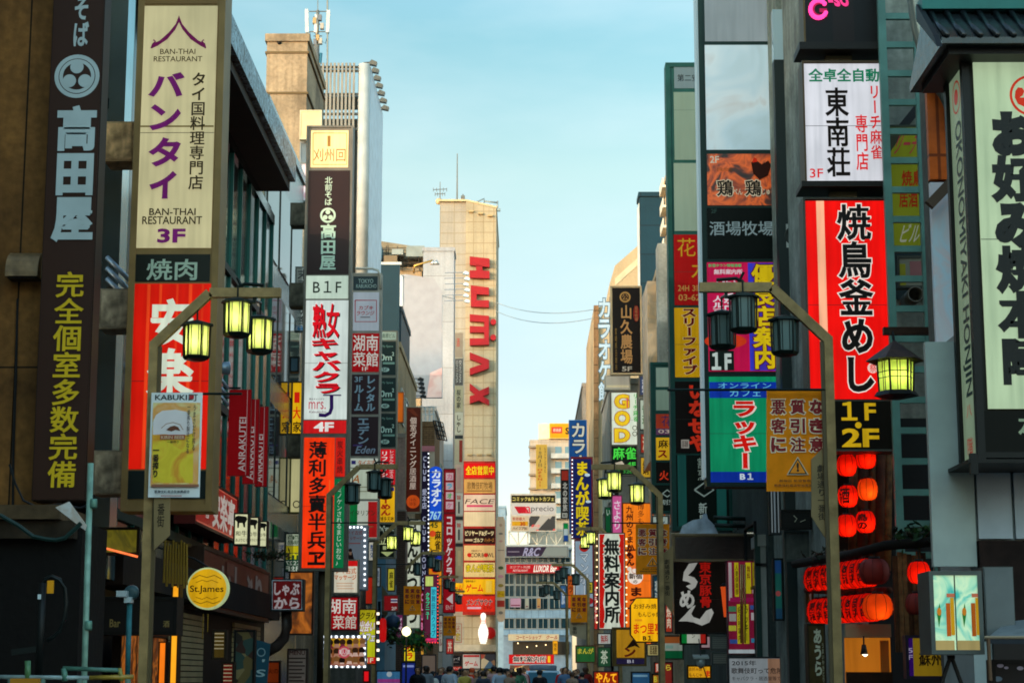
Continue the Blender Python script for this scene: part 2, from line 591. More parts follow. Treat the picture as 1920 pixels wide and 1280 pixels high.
# ------------------------------------------------------------------ signs
class Sign:
    """a sign cabinet facing the street's near end: frame (cabinet and rim) and one sign_face a panel"""
    def __init__(s, name, label, cat, rect, d, thick=0.22, frame='#3a3a34', fw=0.05, group=None, rim=0.03, fmat=None, nof=False):
        s.d = d
        x0, y0, x1, y1 = rect
        A = at((x0 + x1) / 2, y1, d)
        cy = (y0 + y1) / 2
        X0, X1 = at(x0, cy, d).x, at(x1, cy, d).x
        s.O = Vector(((X0 + X1) / 2, d, A.z))
        s.root = thing(name, label, cat, s.O, 0, group)
        s.n = 0
        s.step = 0.0016 + 0.00004 * d
        s.fm = fmat or paint(frame, 0.5, 0.2, 0.25)
        w, h = (X1 - X0), at((x0 + x1) / 2, y0, d).z - A.z
        s.w, s.h = w, h
        s.frame(thick, fw, rim, nof)

    def frame(s, thick, fw, rim, nof):
        if nof:
            return
        w, h = s.w / 2, s.h
        mb = MB()
        mb.box(-w, w, 0, thick, 0, h, s.fm)
        if rim:
            mb.box(-w, -w + fw, -rim, 0.002, 0, h, s.fm)
            mb.box(w - fw, w, -rim, 0.002, 0, h, s.fm)
            mb.box(-w + fw, w - fw, -rim, 0.002, h - fw, h, s.fm)
            mb.box(-w + fw, w - fw, -rim, 0.002, 0, fw, s.fm)
        mb.build('frame', s.root)

    def xz(s, px, py):
        p = at(px, py, s.d)
        return p.x - s.O.x, p.z - s.O.z

    def bx(s, r):
        x0, y0, x1, y1 = r
        cx, cy = (x0 + x1) / 2, (y0 + y1) / 2
        return s.xz(x0, cy)[0], s.xz(x1, cy)[0], s.xz(cx, y1)[1], s.xz(cx, y0)[1]

    def px(s):
        return s.xz(1001, 900)[0] - s.xz(1000, 900)[0]

    def face(s, rect, bg, ops=(), k=0.0, label=None, name='sign_face', y=-0.012, shape=None, thin=False):
        mb = MB()
        m = ink(bg, k)
        if shape:
            if thin:
                mb.flat([s.xz(*p) for p in shape], y, m)
            else:
                mb.prism([s.xz(*p) for p in shape], y, 0.01, m)
        else:
            X0, X1, Z0, Z1 = s.bx(rect)
            mb.box(X0, X1, y, 0.01, Z0, Z1, m)
        s.draw(mb, ops, k, y)
        if not shape and k >= 0.4 and Z1 - Z0 > 1.5:      # the joint between two acrylic sheets
            zj = Z0 + (Z1 - Z0) * 0.47
            mb.box(X0, X1, y - 0.0012, y + 0.001, zj - 0.004, zj + 0.004, paint('#2c2a24'))
        return mb.build(name, s.root, label)

    def draw(s, mb, ops, k, y):
        for i, op in enumerate(ops):
            t = op[0]
            yy = y - s.step * (i + 1)
            if t == 'T':
                _, txt, box, col = op[:4]
                opt = op[4] if len(op) > 4 else {}
                s.text(mb, txt, box, ink(col, opt.get('k', k)), yy, opt, k)
            elif t == 'R':
                X0, X1, Z0, Z1 = s.bx(op[1])
                mb.flat([(X0, Z0), (X1, Z0), (X1, Z1), (X0, Z1)], yy, ink(op[2], op[3] if len(op) > 3 else k))
            elif t == 'C':
                cx, cz = s.xz(op[1], op[2]); r = op[3] * s.px()
                asp = op[5] if len(op) > 5 else 1.0
                mb.flat([(cx + r * math.cos(a * math.pi / 16), cz + asp * r * math.sin(a * math.pi / 16)) for a in range(32)], yy, ink(op[4], k))
            elif t == 'O':
                cx, cz = s.xz(op[1], op[2]); r = op[3] * s.px(); r2 = r - op[4] * s.px()
                n = 36
                vs = []
                for q in (r, r2):
                    vs += [(cx + q * math.cos(a * 2 * math.pi / n), yy, cz + q * math.sin(a * 2 * math.pi / n)) for a in range(n)]
                mb.add(vs, [(a, a + n, (a + 1) % n + n, (a + 1) % n)[::-1] for a in range(n)], ink(op[5], k))
            elif t == 'P':
                mb.flat([s.xz(*p) for p in op[1]], yy, ink(op[2], op[3] if len(op) > 3 else k))
            elif t == 'L':
                pts = [Vector(s.xz(*p)) for p in op[1]]
                hw = op[2] * s.px() / 2
                m = ink(op[3], op[4] if len(op) > 4 else k)
                L_, R_ = [], []
                for j, p in enumerate(pts):
                    a = pts[max(j - 1, 0)]; b = pts[min(j + 1, len(pts) - 1)]
                    tt = (b - a).normalized(); nn = Vector((-tt.y, tt.x)) * hw
                    L_.append(p + nn); R_.append(p - nn)
                vs = [(p.x, yy, p.y) for p in L_ + R_]
                n = len(pts)
                mb.add(vs, [(j, j + n, j + 1 + n, j + 1) for j in range(n - 1)], m)

    def text(s, mb, txt, box, m, y, opt, k=0.0):
        dirn = opt.get('d', 'v' if (box[3] - box[1]) > 1.3 * (box[2] - box[0]) and len(txt) > 1 else 'h')
        off = opt.get('b', 0.02)
        rot = opt.get('rot', 0)
        V, Fc = layout(txt, dirn, off)
        if not V:
            return
        rt = (lambda x, y_, l: (x, y_, l)) if rot == 0 else (lambda x, y_, l: (y_, -x, l)) if rot == 90 else (lambda x, y_, l: (-y_, x, l))
        V = [rt(*v) for v in V]
        x0, x1 = min(v[0] for v in V), max(v[0] for v in V)
        y0, y1 = min(v[1] for v in V), max(v[1] for v in V)
        X0, X1, Z0, Z1 = s.bx(box)
        sx, sz = (X1 - X0) / max(x1 - x0, 1e-6), (Z1 - Z0) / max(y1 - y0, 1e-6)
        sh = opt.get('sh', 0.0)
        def put(W, yy, mm, dx=0.0, dz=0.0):
            vs = []
            for a, b, l in W:
                z = Z0 + (b - y0) * sz
                vs.append((X0 + (a - x0) * sx + sh * (z - (Z0 + Z1) / 2) + dx, yy - l * s.step * 0.02, z + dz))
            mb.add(vs, Fc_, mm)
        if 'o' in opt:
            col, oo = opt['o']
            W, Fc_ = layout(txt, dirn, off, oo)
            W = [rt(*v) for v in W]
            put(W, y + s.step * 0.5, ink(col, opt.get('ok', k)))
        if 's' in opt:
            col, dx, dz = opt['s']
            Fc_ = Fc
            put(V, y + s.step * 0.25, ink(col, k), dx * s.px(), -dz * s.px())
        Fc_ = Fc
        put(V, y, m)

class WallSign(Sign):
    """a sign flat on a facade; its drawing is measured 0..100 along and 0..100 down"""
    def __init__(s, name, label, cat, side, X, Ya, Yb, Z0, Z1, thick=0.15, frame='#3a3a34', fw=0.05, group=None, rim=0.03, fmat=None, nof=False):
        s.O = Vector((X, (Ya + Yb) / 2, Z0))
        s.root = thing(name, label, cat, s.O, RAD(90 if side == 'l' else -90), group)
        s.w, s.h, s.d = Yb - Ya, Z1 - Z0, (Ya + Yb) / 2
        s.step = 0.003
        s.fm = fmat or paint(frame, 0.5, 0.2, 0.25)
        s.frame(thick, fw, rim, nof)

    def xz(s, u, v):
        return (u / 100 - 0.5) * s.w, (1 - v / 100) * s.h

    def px(s):
        return s.h / 100

def T(txt, box, col, **o):
    return ('T', txt, box, col, o)

def RC(x0, y0, x1, y1, col):
    return ('R', (x0, y0, x1, y1), col)

def one(name, label, cat, rect, d, bg, ops=(), k=0.0, frame='#3a3a34', m=3, group=None, thick=0.18, fw=0.04, **kw):
    """a sign of one face, m pixels in from its rim"""
    s = Sign(name, label, cat, rect, d, thick, frame, fw, group, **kw)
    x0, y0, x1, y1 = rect
    s.face((x0 + m, y0 + m, x1 - m, y1 - m), bg, ops, k)
    return s

# ------------------------------------------------------------------ ground
def structure(name, mb):
    return tag(mb.build(name), None, None, None, 'structure')

asph = wall('#4a4a4c', 0.3, 0.5, 0.8)
pave = wall('#77736c', 0.3, 0.6, 0.8, tile=(0.6, 0.3), mortar='#4a4844', msize=0.01)
g = MB(); g.quad((-900, -300, -0.15), (900, -300, -0.15), (900, 1500, -0.15), (-900, 1500, -0.15), wall('#5a5854', 0.3, 0.2, 0.9)); structure('ground', g)
g = MB(); g.quad((-3.4, -60, -0.13), (3.4, -60, -0.13), (3.4, 150, -0.13), (-3.4, 150, -0.13), asph); structure('road', g)
g = MB(); g.box(-7.5, -3.4, -60, 150, -0.14, 0.0, pave); structure('pavement', g)
g = MB(); g.box(3.4, 7.5, -60, 150, -0.14, 0.0, pave); structure('pavement', g)
g = MB(); g.box(-40, 40, 150.01, 320, -0.145, -0.005, pave); structure('plaza', g)

# ------------------------------------------------------------------ buildings
def building(name, label, x0, x1, y0, y1, z1, m, roofm=None, z0=-0.12):
    """an Empty at the base with wall and roof; its own pieces are measured from (x0, y0, 0)"""
    t = thing(name, label, 'building', (x0, y0, 0))
    w, l = x1 - x0, y1 - y0
    mb = MB()
    mb.box(0, w, 0, l, z0, z1 - 0.25, m)
    mb.build('wall', t)
    mb = MB()
    p = 0.06
    rm = roofm or m
    mb.box(-p, w + p, -p, l + p, z1 - 0.25, z1, rm)
    mb.build('roof', t)
    return t

def pane_row(t, X, ys, zs, w, h, side, gl, fm, name='window', depth=0.06):
    """windows on a facade: each a frame with its pane"""
    sg = 1 if side == 'l' else -1       # which way is out
    for y in ys:
        for z in zs:
            mb = MB()
            o = X + sg * depth
            a, b = sorted((X - sg * 0.02, o))
            f = 0.06
            mb.box(a, b, y - w / 2, y - w / 2 + f, z, z + h, fm); mb.box(a, b, y + w / 2 - f, y + w / 2, z, z + h, fm)
            mb.box(a, b, y - w / 2 + f, y + w / 2 - f, z + h - f, z + h, fm); mb.box(a, b, y - w / 2 + f, y + w / 2 - f, z, z + f, fm)
            fr = mb.build(name, t)
            pm = MB()
            a, b = sorted((X - sg * 0.02, X + sg * 0.025))
            pm.box(a, b, y - w / 2 + f, y + w / 2 - f, z + f, z + h - f, gl)
            pm.build('pane', fr)

def front_windows(t, xs, zs, w, h, gl, fm, Y=0.0, bars=0, name='window'):
    for x in xs:
        for z in zs:
            mb = MB(); f = 0.06
            mb.box(x - w / 2, x - w / 2 + f, Y - 0.05, Y + 0.02, z, z + h, fm); mb.box(x + w / 2 - f, x + w / 2, Y - 0.05, Y + 0.02, z, z + h, fm)
            mb.box(x - w / 2 + f, x + w / 2 - f, Y - 0.05, Y + 0.02, z + h - f, z + h, fm); mb.box(x - w / 2 + f, x + w / 2 - f, Y - 0.05, Y + 0.02, z, z + f, fm)
            for q in range(bars):
                bx_ = x - w / 2 + w * (q + 1) / (bars + 1)
                mb.box(bx_ - 0.03, bx_ + 0.03, Y - 0.045, Y + 0.02, z + f, z + h - f, fm)
            fr = mb.build(name, t)
            pm = MB()
            pm.box(x - w / 2 + f, x + w / 2 - f, Y - 0.02, Y + 0.02, z + f, z + h - f, gl)
            pm.build('pane', fr)

def local(t, px, py, d):
    return at(px, py, d) - t.location

DGL = glass('#0b1716')
alu = paint('#8d9490', 0.4, 0.5)
dark = paint('#15181a', 0.5)

# unseen buildings added beside and behind the lens to block sun and low sky
for i_, (x0, x1, y0, y1, h) in enumerate(((-20, -9.5, -30, -1.2, 17), (-20, -6.95, -0.5, 20.6, 23), (-42, -2, -96, -80, 22), (-1.5, 42, -98, -82, 26))):
    tbh = building('light_blocking_building', ('low grey tiled office building added beside the lens to block the sun', 'tall grey tiled office building added beside the lens to block the sun', 'grey tiled office block added behind the lens to shut out low sky', 'taller grey tiled office block added behind the lens to shut out low sky')[i_], x0, x1, y0, y1, h, wall('#a5a298', 0.3, 0.5, tile=(0.9, 3.2), mortar='#6c6a64'))
# brown corner building, seen end-on
tb = building('brown_building', 'brown panelled building end behind the tall brown vertical sign', -14, -5.72, 22.9, 23.3, 19, wall('#8f6230', 0.6, 0.9, 0.7, tile=(0.86, 5.35), mortar='#2a1c0c', msize=0.012))
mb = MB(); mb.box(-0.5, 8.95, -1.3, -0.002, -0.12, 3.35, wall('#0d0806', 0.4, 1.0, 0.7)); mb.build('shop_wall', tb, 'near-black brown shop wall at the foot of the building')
mb = MB(); mb.box(6.3, 8.75, -1.6, -0.003, 3.36, 3.52, wall('#5c4a34', 0.5, 2)); mb.box(6.3, 8.9, -1.5, -1.31, 3.15, 3.35, wall('#33291e', 0.5, 2)); mb.build('ledge', tb)

# dark glass building with its sloping-away eave
tg = building('dark_glass_building', 'dark glass building with green-blue mullions and a weathered overhanging eave', -14, -6.3, 27.3, 45.9, 12.95, glass('#050a0a', 0.12))
tealm = paint('#2f6a62', 0.35, 0.4)
for i in range(15):
    y = 0.35 + i * 1.3
    mb = MB(); mb.box(7.66, 7.755, y - 0.03, y + 0.03, 3.9, 12.85, tealm); mb.build('mullion', tg)
for z in (4.0, 7.0, 10.0):
    mb = MB(); mb.box(7.65, 7.76, 0.02, 18.5, z, z + 0.16, paint('#1c2f2c', 0.5)); mb.build('floor_band', tg)
mb = MB(); mb.box(7.0, 8.42, -0.3, 16.3, 12.96, 13.19, paint('#3a2a1c', 0.7)); mb.build('soffit', tg)
mb = MB(); mb.box(8.25, 8.55, -0.3, 16.35, 13.2, 13.77, sheet('soft', '#06090a', '#20343a', '#a4c4d0', '#0c1416', '#7c9aa6', '#0a1214', scale=3.2)); mb.build('fascia', tg, 'weathered blue-grey metal eave board')
mb = MB(); mb.box(7.68, 8.0, 0.02, 0.5, 3.0, 13.1, paint('#8fb0b8', 0.15, 0.8)); mb.build('corner_post', tg)
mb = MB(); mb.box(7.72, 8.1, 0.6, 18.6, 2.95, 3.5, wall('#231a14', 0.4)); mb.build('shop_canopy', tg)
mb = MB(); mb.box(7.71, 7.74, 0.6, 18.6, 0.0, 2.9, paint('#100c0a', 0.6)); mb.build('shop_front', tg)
for k_, (ya, yb) in enumerate(((5.0, 9.6), (13.5, 17.5))):
    mb = MB()
    for q in range(26):
        mb.box(7.745, 7.80, ya, yb, 0.05 + q * 0.105, 0.05 + q * 0.105 + 0.085, paint('#b8a478', 0.5, 0.2))
    mb.build('shutter', tg)

tb.location.z -= 0.2; tg.location.z -= 0.2
# mirror-clad narrow building
tn = building('mirror_clad_building', 'narrow building clad in grey-green reflective panels', -13, -6.5, 46, 54, 15.9, wall('#66736c', 0.45, 0.35, 0.18, tile=(1.3, 2.1), mortar='#20302c'))
for y in (1.4, 3.9, 6.4):
    for z in (3, 6, 9, 12):
        mb = MB(); mb.box(6.49, 6.53, y - 1.05, y + 1.05, z, z + 2.3, glass('#2c3834', 0.04)); mb.build('window', tn)

# sand-coloured tower
te = building('sand_coloured_tower', 'sand-coloured plain tower with a capped top behind the dark eave', -8.25, -6.95, 58, 63, 21.7, wall('#b09a7a', 0.5, 0.6, 0.8))
c = local(te, 524, 73, 58)
mb = MB(); mb.lathe([(0.07, -0.03), (0.07, 0.01)], (c.x, 0, 21.42), dark, 16, 'y'); mb.build('vent_hole', te)
for zz in (21.05, 19.7):
    mb = MB(); mb.box(-0.05, 1.36, -0.03, 5.04, zz, zz + 0.07, paint('#6b5838', 0.7)); mb.build('joint_band', te)

# grey louvred roof building with a white side billboard
tl = building('louvred_building', 'grey building whose roof screen is a fence of upright louvres', -13, -6.4, 72, 79, 16.5, wall('#9aa0a0', 0.3, 0.5))
lou = paint('#8e8c80', 0.6)
for i in range(14):
    px = 567 + i * 7.3
    a = local(tl, px, 240, 72)
    ZL = local(tl, 620, 118, 72).z
    mb = MB(); mb.box(a.x - 0.042, a.x + 0.042, 0, 0.1, 16.4, ZL, lou); mb.build('louvre', tl)
for py in (124, 131, 212, 240, 175):
    z = local(tl, 620, py, 72).z
    mb = MB(); mb.box(4.4, 6.5, 0.13, 0.2, z - 0.05, z + 0.05, paint('#6a6a62', 0.6)); mb.build('rail', tl)
za, zb = local(tl, 600, 172, 72).z, local(tl, 600, 196, 72).z
mb = MB(); mb.box(4.45, 6.5, 0.6, 0.75, zb, za, paint('#5f5c52', 0.7)); mb.build('back_screen', tl)
mb = MB(); mb.box(4.45, 6.5, 0.6, 0.75, 16.4, local(tl, 600, 215, 72).z, paint('#6d6a60', 0.7)); mb.build('back_screen', tl)
mb = MB(); mb.lathe([(0.24, 16.3), (0.24, ZL)], (6.62, 0.25, 0), paint('#b9bcb4', 0.4), 20); mb.build('corner_pipe', tl)
mb = MB(); mb.box(6.62, 6.86, 0.5, 7.0, 8.0, ZL, paint('#cfdce4', 0.45)); mb.build('side_billboard', tl, 'blank white billboard on the building side')
mb = MB(); mb.box(6.0, 6.6, 0.02, 0.1, 8, 16.4, paint('#c9ccc8', 0.5)); mb.build('corner_panel', tl)

# fill of the left side further down the street
tz = building('grey_walkup_building', 'grey walk-up building behind the stacked red and maroon signs', -13, -5.6, 63.2, 71.5, 12.5, wall('#6d6a62', 0.4))
pane_row(tz, 7.4, (1.5, 4.2, 6.8), (3.4, 6.4, 9.4), 1.6, 1.5, 'l', DGL, alu)
ty = building('tan_flat_building', 'tan building with an orange awning behind the dark green sign stack', -13, -5.35, 79.5, 92, 15.5, wall('#a8906c', 0.35))
pane_row(ty, 7.65, (2, 5, 8, 11), (3.4, 6.4, 9.4, 12.2), 1.7, 1.5, 'l', DGL, alu)
tn2 = building('navy_board_building', 'building fronted by a big blank navy board', -13, -6.15, 92.5, 99.5, 19.6, paint('#23363f', 0.6))
a, b = local(tn2, 690, 498, 92.5), local(tn2, 747, 800, 92.5)
mb = MB(); mb.box(a.x - 1, b.x, -0.2, -0.01, b.z, a.z, paint('#12323c', 0.4, 0, 0.1)); mb.build('blank_board', tn2, 'blank navy board')
mb = MB(); mb.box(a.x - 1, b.x + 0.08, -0.22, -0.01, a.z + 0.004, a.z + 0.14, paint('#c8ccc4', 0.5)); mb.build('board_cap', tn2)
tw = building('white_billboard_building', 'building carrying a big blank white billboard', -13, -5.1, 106, 118, 16.5, wall('#b8b2a8', 0.3))
sh = [(750, 516), (760, 514), (814, 522), (829, 545), (829, 745), (750, 745)]
mb = MB(); pts = [local(tw, p[0], p[1], 105.6) for p in sh]; mb.prism([(p.x, p.z) for p in pts], -0.4, -0.05, paint('#a4a5a9', 0.5, 0, 0.1)); mb.build('blank_billboard', tw, 'blank white billboard with a cut corner')
mb = MB(); a, b = local(tw, 790, 545, 105.6), local(tw, 829, 745, 105.6)
pk = sheet('soft', '#e8dcd8', '#e6c6bc', '#d89a90', scale=0.5)
mb.prism([(local(tw, 800, 745, 105.6).x, b.z), (b.x - 0.02, b.z), (b.x - 0.02, local(tw, 0, 690, 105.6).z), (local(tw, 812, 0, 105.6).x, local(tw, 0, 700, 105.6).z)], -0.43, -0.40, pk); mb.build('poster_scrap', tw, 'pale pink rest of a poster')
mb = MB(); a, b = local(tw, 748, 516, 105.7), local(tw, 753, 800, 105.7); mb.box(a.x - 0.1, b.x, -0.45, -0.05, b.z, a.z, paint('#c9d4d6', 0.4)); mb.build('board_post', tw)
pane_row(tw, 7.9, (2, 5, 8, 11), (3.4, 6.4, 9.4, 12.6), 1.7, 1.5, 'l', DGL, alu)
tq = building('pale_grey_block', 'pale grey windowless block beside the cream tower', -6.6, -4.6, 120, 122.5, 28.9, wall('#b0b4b6', 0.22, 0.4, tile=(3.2, 3.0), mortar='#8c8a84'))
a = local(tq, 829, 870, 120)
tk = building('rooftop_truss_building', 'beige building topped by a slanting roof and lattice ironwork', -18, -6.8, 122, 135, 28.0, wall('#b09a78', 0.3, 0.5))
pts = [local(tk, *p, 122) for p in ((695, 512), (695, 443), (805, 460), (812, 512))]
mb = MB(); mb.prism([(p.x, p.z) for p in pts], 1.0, 9.0, wall('#8f846c', 0.25, 0.5)); mb.build('slanted_roof', tk)
iron = paint('#5a5348', 0.6, 0.3, 0.4)
r2 = random.Random(3)
mb = MB()
for i in range(24):
    px = 697 + i * 5.3
    p, q = local(tk, px, 508, 122), local(tk, px + r2.uniform(-2, 2), 455 + 18 * i / 24 + r2.uniform(0, 22), 122)
    mb.tube([(p.x, r2.uniform(-0.6, 0.6), p.z), (q.x, r2.uniform(-0.6, 0.6), q.z)], 0.035, iron, 5)
for i in range(9):
    p, q = local(tk, 695, 462 + i * 5.5, 122), local(tk, 818, 466 + i * 5, 122)
    mb.tube([(p.x, r2.uniform(-0.7, 0.7), p.z), (q.x, r2.uniform(-0.7, 0.7), q.z)], 0.03, iron, 5)
mb.build('ironwork_lattice', tk)
for i, (x0, x1, y0, y1, h) in enumerate(((700, 716, 462, 486, '#5d7f8c'), (762, 796, 462, 482, '#8a948e'), (720, 745, 480, 500, '#7a6a50'), (735, 756, 468, 478, '#96a09a'), (800, 815, 472, 505, '#a29c8c'))):
    p, q = local(tk, x0, y1, 121.5), local(tk, x1, y0, 121.5)
    mb = MB(); mb.box(p.x, q.x, -0.7, 0.8, p.z, q.z, paint(h, 0.6)); mb.build('roof_unit', tk)

# the cream tower at the end of the street
D = 150.0
cream = wall('#aaa494', 0.2, 0.3, 0.7, tile=(1.12, 0.88), mortar='#948a72', msize=0.035)
tc_ = thing('cream_tiled_tower', 'tall cream tiled tower with big red vertical letters', 'building', at(820, 1270, D).xy.to_3d())
pts = [local(tc_, *p, D) for p in ((821, 1270), (821, 379), (872, 379), (872, 1270))]
X0 = at(822, 820, D).x - tc_.location.x; X1 = at(872, 820, D).x - tc_.location.x; X2 = at(930, 820, D).x - tc_.location.x
ZT = at(850, 379, D).z; ZR = at(930, 392, D).z
tc_.location.z = 0
mb = MB(); mb.box(X0, X1, 0, 14, -0.1, ZT, cream); mb.build('wall', tc_)
mb = MB(); mb.prism([(X1 + 0.002, -0.1), (X2, -0.1), (X2, ZR), (X1 + 0.002, ZT)], -0.25, 13, wall('#b2a688', 0.18, 0.3, 0.7, tile=(0.82, 0.88), mortar='#988868', msize=0.035)); mb.build('lettered_wall', tc_)
mb = MB(); mb.prism([(X0 - 0.05, ZT + 0.004), (X1, ZT + 0.004), (X2 + 0.05, ZR + 0.004), (X2 + 0.05, ZR + 0.16), (X1, ZT + 0.16), (X0 - 0.05, ZT + 0.16)], -0.3, 14.1, paint('#c9b48a', 0.7)); mb.build('parapet', tc_)
mb = MB(); q = at(825, 375, D); mb.lathe([(0.01, -0.28), (0.22, -0.2), (0.28, 0), (0.22, 0.2), (0.01, 0.28)], (q.x - tc_.location.x - 0.1, 0.5, q.z), paint('#c9ae80', 0.6), 12); mb.build('roof_ball', tc_)
redl = paint('#9a0a16', 0.5, 0, 0.1)
edgel = paint('#f2e6c4', 0.5, 0, 0.05)
def tower_letter(polys):
    mb = MB()
    for pts in polys:
        P_ = [local(tc_, px, py, D - 0.25) for px, py in pts]
        mb.prism([(p.x, p.z) for p in P_], -0.75, -0.26, redl)
    o = mb.build('letter', tc_)
    return o
def arc(cx, cy, r, a0, a1, n=8):
    return [(cx + r * math.cos(RAD(a0 + (a1 - a0) * i / n)), cy - r * math.sin(RAD(a0 + (a1 - a0) * i / n))) for i in range(n + 1)]
tower_letter([[(881, 483), (918, 487), (918, 503), (881, 499)], [(881, 509), (918, 510), (918, 524), (881, 523)], [(893, 499), (905, 501), (905, 510), (893, 509)]])
tower_letter([[(883, 537), (917, 541), (917, 555), (883, 553)], [(883, 565), (917, 565), (917, 578), (883, 577)], [(883, 553), (894, 554), (894, 565), (883, 565)]])
tower_letter([[(881, 591), (917, 594), (917, 606), (881, 604)], [(881, 613), (908, 614), (908, 625), (881, 625)], [(881, 636), (917, 636), (917, 648), (881, 649)], [(908, 606), (917, 606), (917, 636), (908, 636)]])
for cy in (605, 634):
    q = local(tc_, 925, cy, D - 0.25)
    mb = MB(); mb.lathe([(0.24, -0.7), (0.24, -0.26)], (q.x, 0, q.z), redl, 18, 'y', False); mb.build('letter_dot', tc_)
tower_letter([[(881, 662), (917, 676), (917, 692), (881, 705), (881, 692), (905, 684), (881, 675)]])
tower_letter([[(881, 719), (899, 731), (917, 725), (917, 740), (906, 744), (917, 752), (917, 761), (881, 748), (881, 758), (881, 745), (893, 740), (881, 732)][:0] or [(881, 720), (899, 734), (917, 726), (917, 740), (905, 744), (917, 751), (917, 761), (898, 752), (881, 758), (881, 744), (891, 741), (881, 733)]])
for i in range(3):
    q = local(tc_, 883 + i * 18, 397 + i * 4, D - 0.3)
    mb = MB(); mb.box(q.x - 0.2, q.x + 0.2, -0.5, -0.2, q.z - 0.06, q.z + 0.06, paint('#b09a6c', 0.6)); mb.build('vent', tc_)
    q = local(tc_, 881 + i * 18, 852, D - 0.3)
    mb = MB(); mb.box(q.x - 0.2, q.x + 0.2, -0.5, -0.2, q.z - 0.06, q.z + 0.06, paint('#b09a6c', 0.6)); mb.build('vent', tc_)
steel = paint('#7f7a70', 0.4, 0.6)
def aerial(name, label, px, py0, py1, d, arms=(), r=0.05):
    b = at(px, py1, d)
    t = thing(name, label, 'aerial', b)
    h = at(px, py0, d).z - b.z
    mb = MB(); mb.tube([(0, 0, 0), (0, 0, h)], r, steel, 6, r2=r * 0.5); mb.build('mast', t)
    for (fz, w) in arms:
        mb = MB(); mb.tube([(-w, 0, h * fz), (w, 0, h * fz + w * 0.1)], r * 0.6, steel, 6); mb.build('crossbar', t)
        mb = MB()
        for q in range(5):
            x = -w + 2 * w * q / 4
            mb.tube([(x, 0, h * fz - 0.16), (x, 0, h * fz + 0.16)], r * 0.5, steel, 5)
        mb.build('element', t)
    return t
aerial('roof_aerial', 'thin tall whip aerial on the cream tower roof', 857, 288, 379, D + 2, r=0.07)
aerial('roof_aerial', 'television aerial with crossbars on the cream tower roof corner', 825, 341, 374, D + 1, ((0.55, 0.55), (0.3, 0.4)))
aerial('roof_aerial', 'short stub aerial at the middle of the cream tower roof', 868, 364, 380, D + 1, ((0.6, 0.12),), r=0.09)
t = thing('davit_crane', 'grey window-cleaning davit crane on the cream tower roof', 'crane', at(890, 388, D + 1))
mb = MB(); s_ = 150 / F
for pts in ([(-0.1, 1, 0.2), (-0.1, 1, 0.55), (0.75, 1, 0.95), (0.75, 1, 0.1)], [(0.75, 1, 0.75), (1.9, 1, 0.6)], [(1.85, 1, 0.0), (1.85, 1, 0.75)]):
    mb.tube(pts, 0.07, paint('#8f9a98', 0.4, 0.4), 8)
mb.build('boom', t)
mb = MB(); mb.box(-0.25, 2.1, 0.9, 1.2, -0.1, 0.12, paint('#8f9a98', 0.4, 0.4)); mb.build('base', t)

# right side
tr = building('pebble_dash_pier_building', 'grey-green pebble-dash pier between the white signs and the dark sign stack', 5.36, 13, 38.5, 41, 19, wall('#7d867c', 0.45, 1.4, 0.9))
mb = MB(); a, b = local(tr, 1462, 640, 38.4), local(tr, 1484, 640, 38.4)
mb.box(a.x, b.x, -0.25, -0.01, local(tr, 0, 120, 38.4).z, local(tr, 0, 26, 38.4).z, glass('#9fb6bd', 0.1)); mb.build('glass_strip', tr)
mb = MB(); mb.box(a.x, b.x - 0.02, -0.3, -0.01, -0.1, local(tr, 0, 121, 38.4).z, paint('#182422', 0.5)); mb.build('dark_strip', tr)
mb = MB(); b = local(tr, 1512, 640, 38.4); mb.box(b.x - 0.1, b.x + 0.04, -0.18, -0.01, 3.0, 16.0, paint('#8aa0aa', 0.25, 0.6)); mb.build('downpipe', tr)
tpb = building('grey_rendered_building', 'grey rendered building end wall behind the green ladder and the red grill panel', 5.45, 14, 31, 38.4, 17, wall('#8a8f84', 0.45, 1.2, 0.9))
mb = MB(); mb.box(0.1, 3, -0.06, -0.01, -0.1, 5.6, paint('#16191a', 0.6)); mb.build('dark_base', tpb)
mb = MB(); mb.box(0.3, 1.6, -0.05, -0.01, 7.6, 9.4, glass('#3c4a4c', 0.1)); mb.build('window', tpb)
mb = MB(); mb.beam([(0.15, -0.1, 9.6), (1.3, -0.1, 11.0)], 0.1, 0.14, dark); mb.build('stair_string', tpb)
to = building('orange_trim_building', 'thin building wing with an orange corner panel and a pale reflective wall', at(1740, 340, 22.6).x, 14, 22.6, 22.9, 15, wall('#6a665c', 0.4, 0.8))
mb = MB(); a, b = local(to, 1737, 200, 22.5), local(to, 1800, 200, 22.5)
mb.box(0.0, b.x + 0.3, -0.12, -0.01, local(to, 0, 340, 22.5).z, 12, wall('#d8641c', 0.3, 0.8, 0.5, tile=(3, 1.1), mortar='#8a3c10')); mb.build('orange_panel', to, 'orange corner panel')
mb = MB(); mb.box(0.003, local(to, 1850, 700, 22.5).x, -0.1, -0.01, 2.9, local(to, 0, 345, 22.5).z, sheet('soft', '#d0d8dc', '#d4ccd0', '#c0d8e4', '#dcc8c8', scale=1.4)); mb.build('reflective_panel', to, 'pale reflective wall panel')
mb = MB()
cx_, cz_ = 9.25 - 6.05, 11.0
arcp = [at(px, py, 22.3) - to.location for px, py in ((1707, -60), (1712, 0), (1720, 55), (1735, 110), (1755, 160), (1782, 205), (1800, 225))]
mb.tube([(p.x, -0.35, p.z) for p in arcp], 0.09, paint('#7c8078', 0.35, 0.5), 10); mb.build('curved_pipe', to)
mb = MB(); mb.tube([(p.x + 0.13, -0.28, p.z) for p in arcp], 0.07, paint('#7a5a38', 0.5), 10); mb.build('curved_pipe', to)
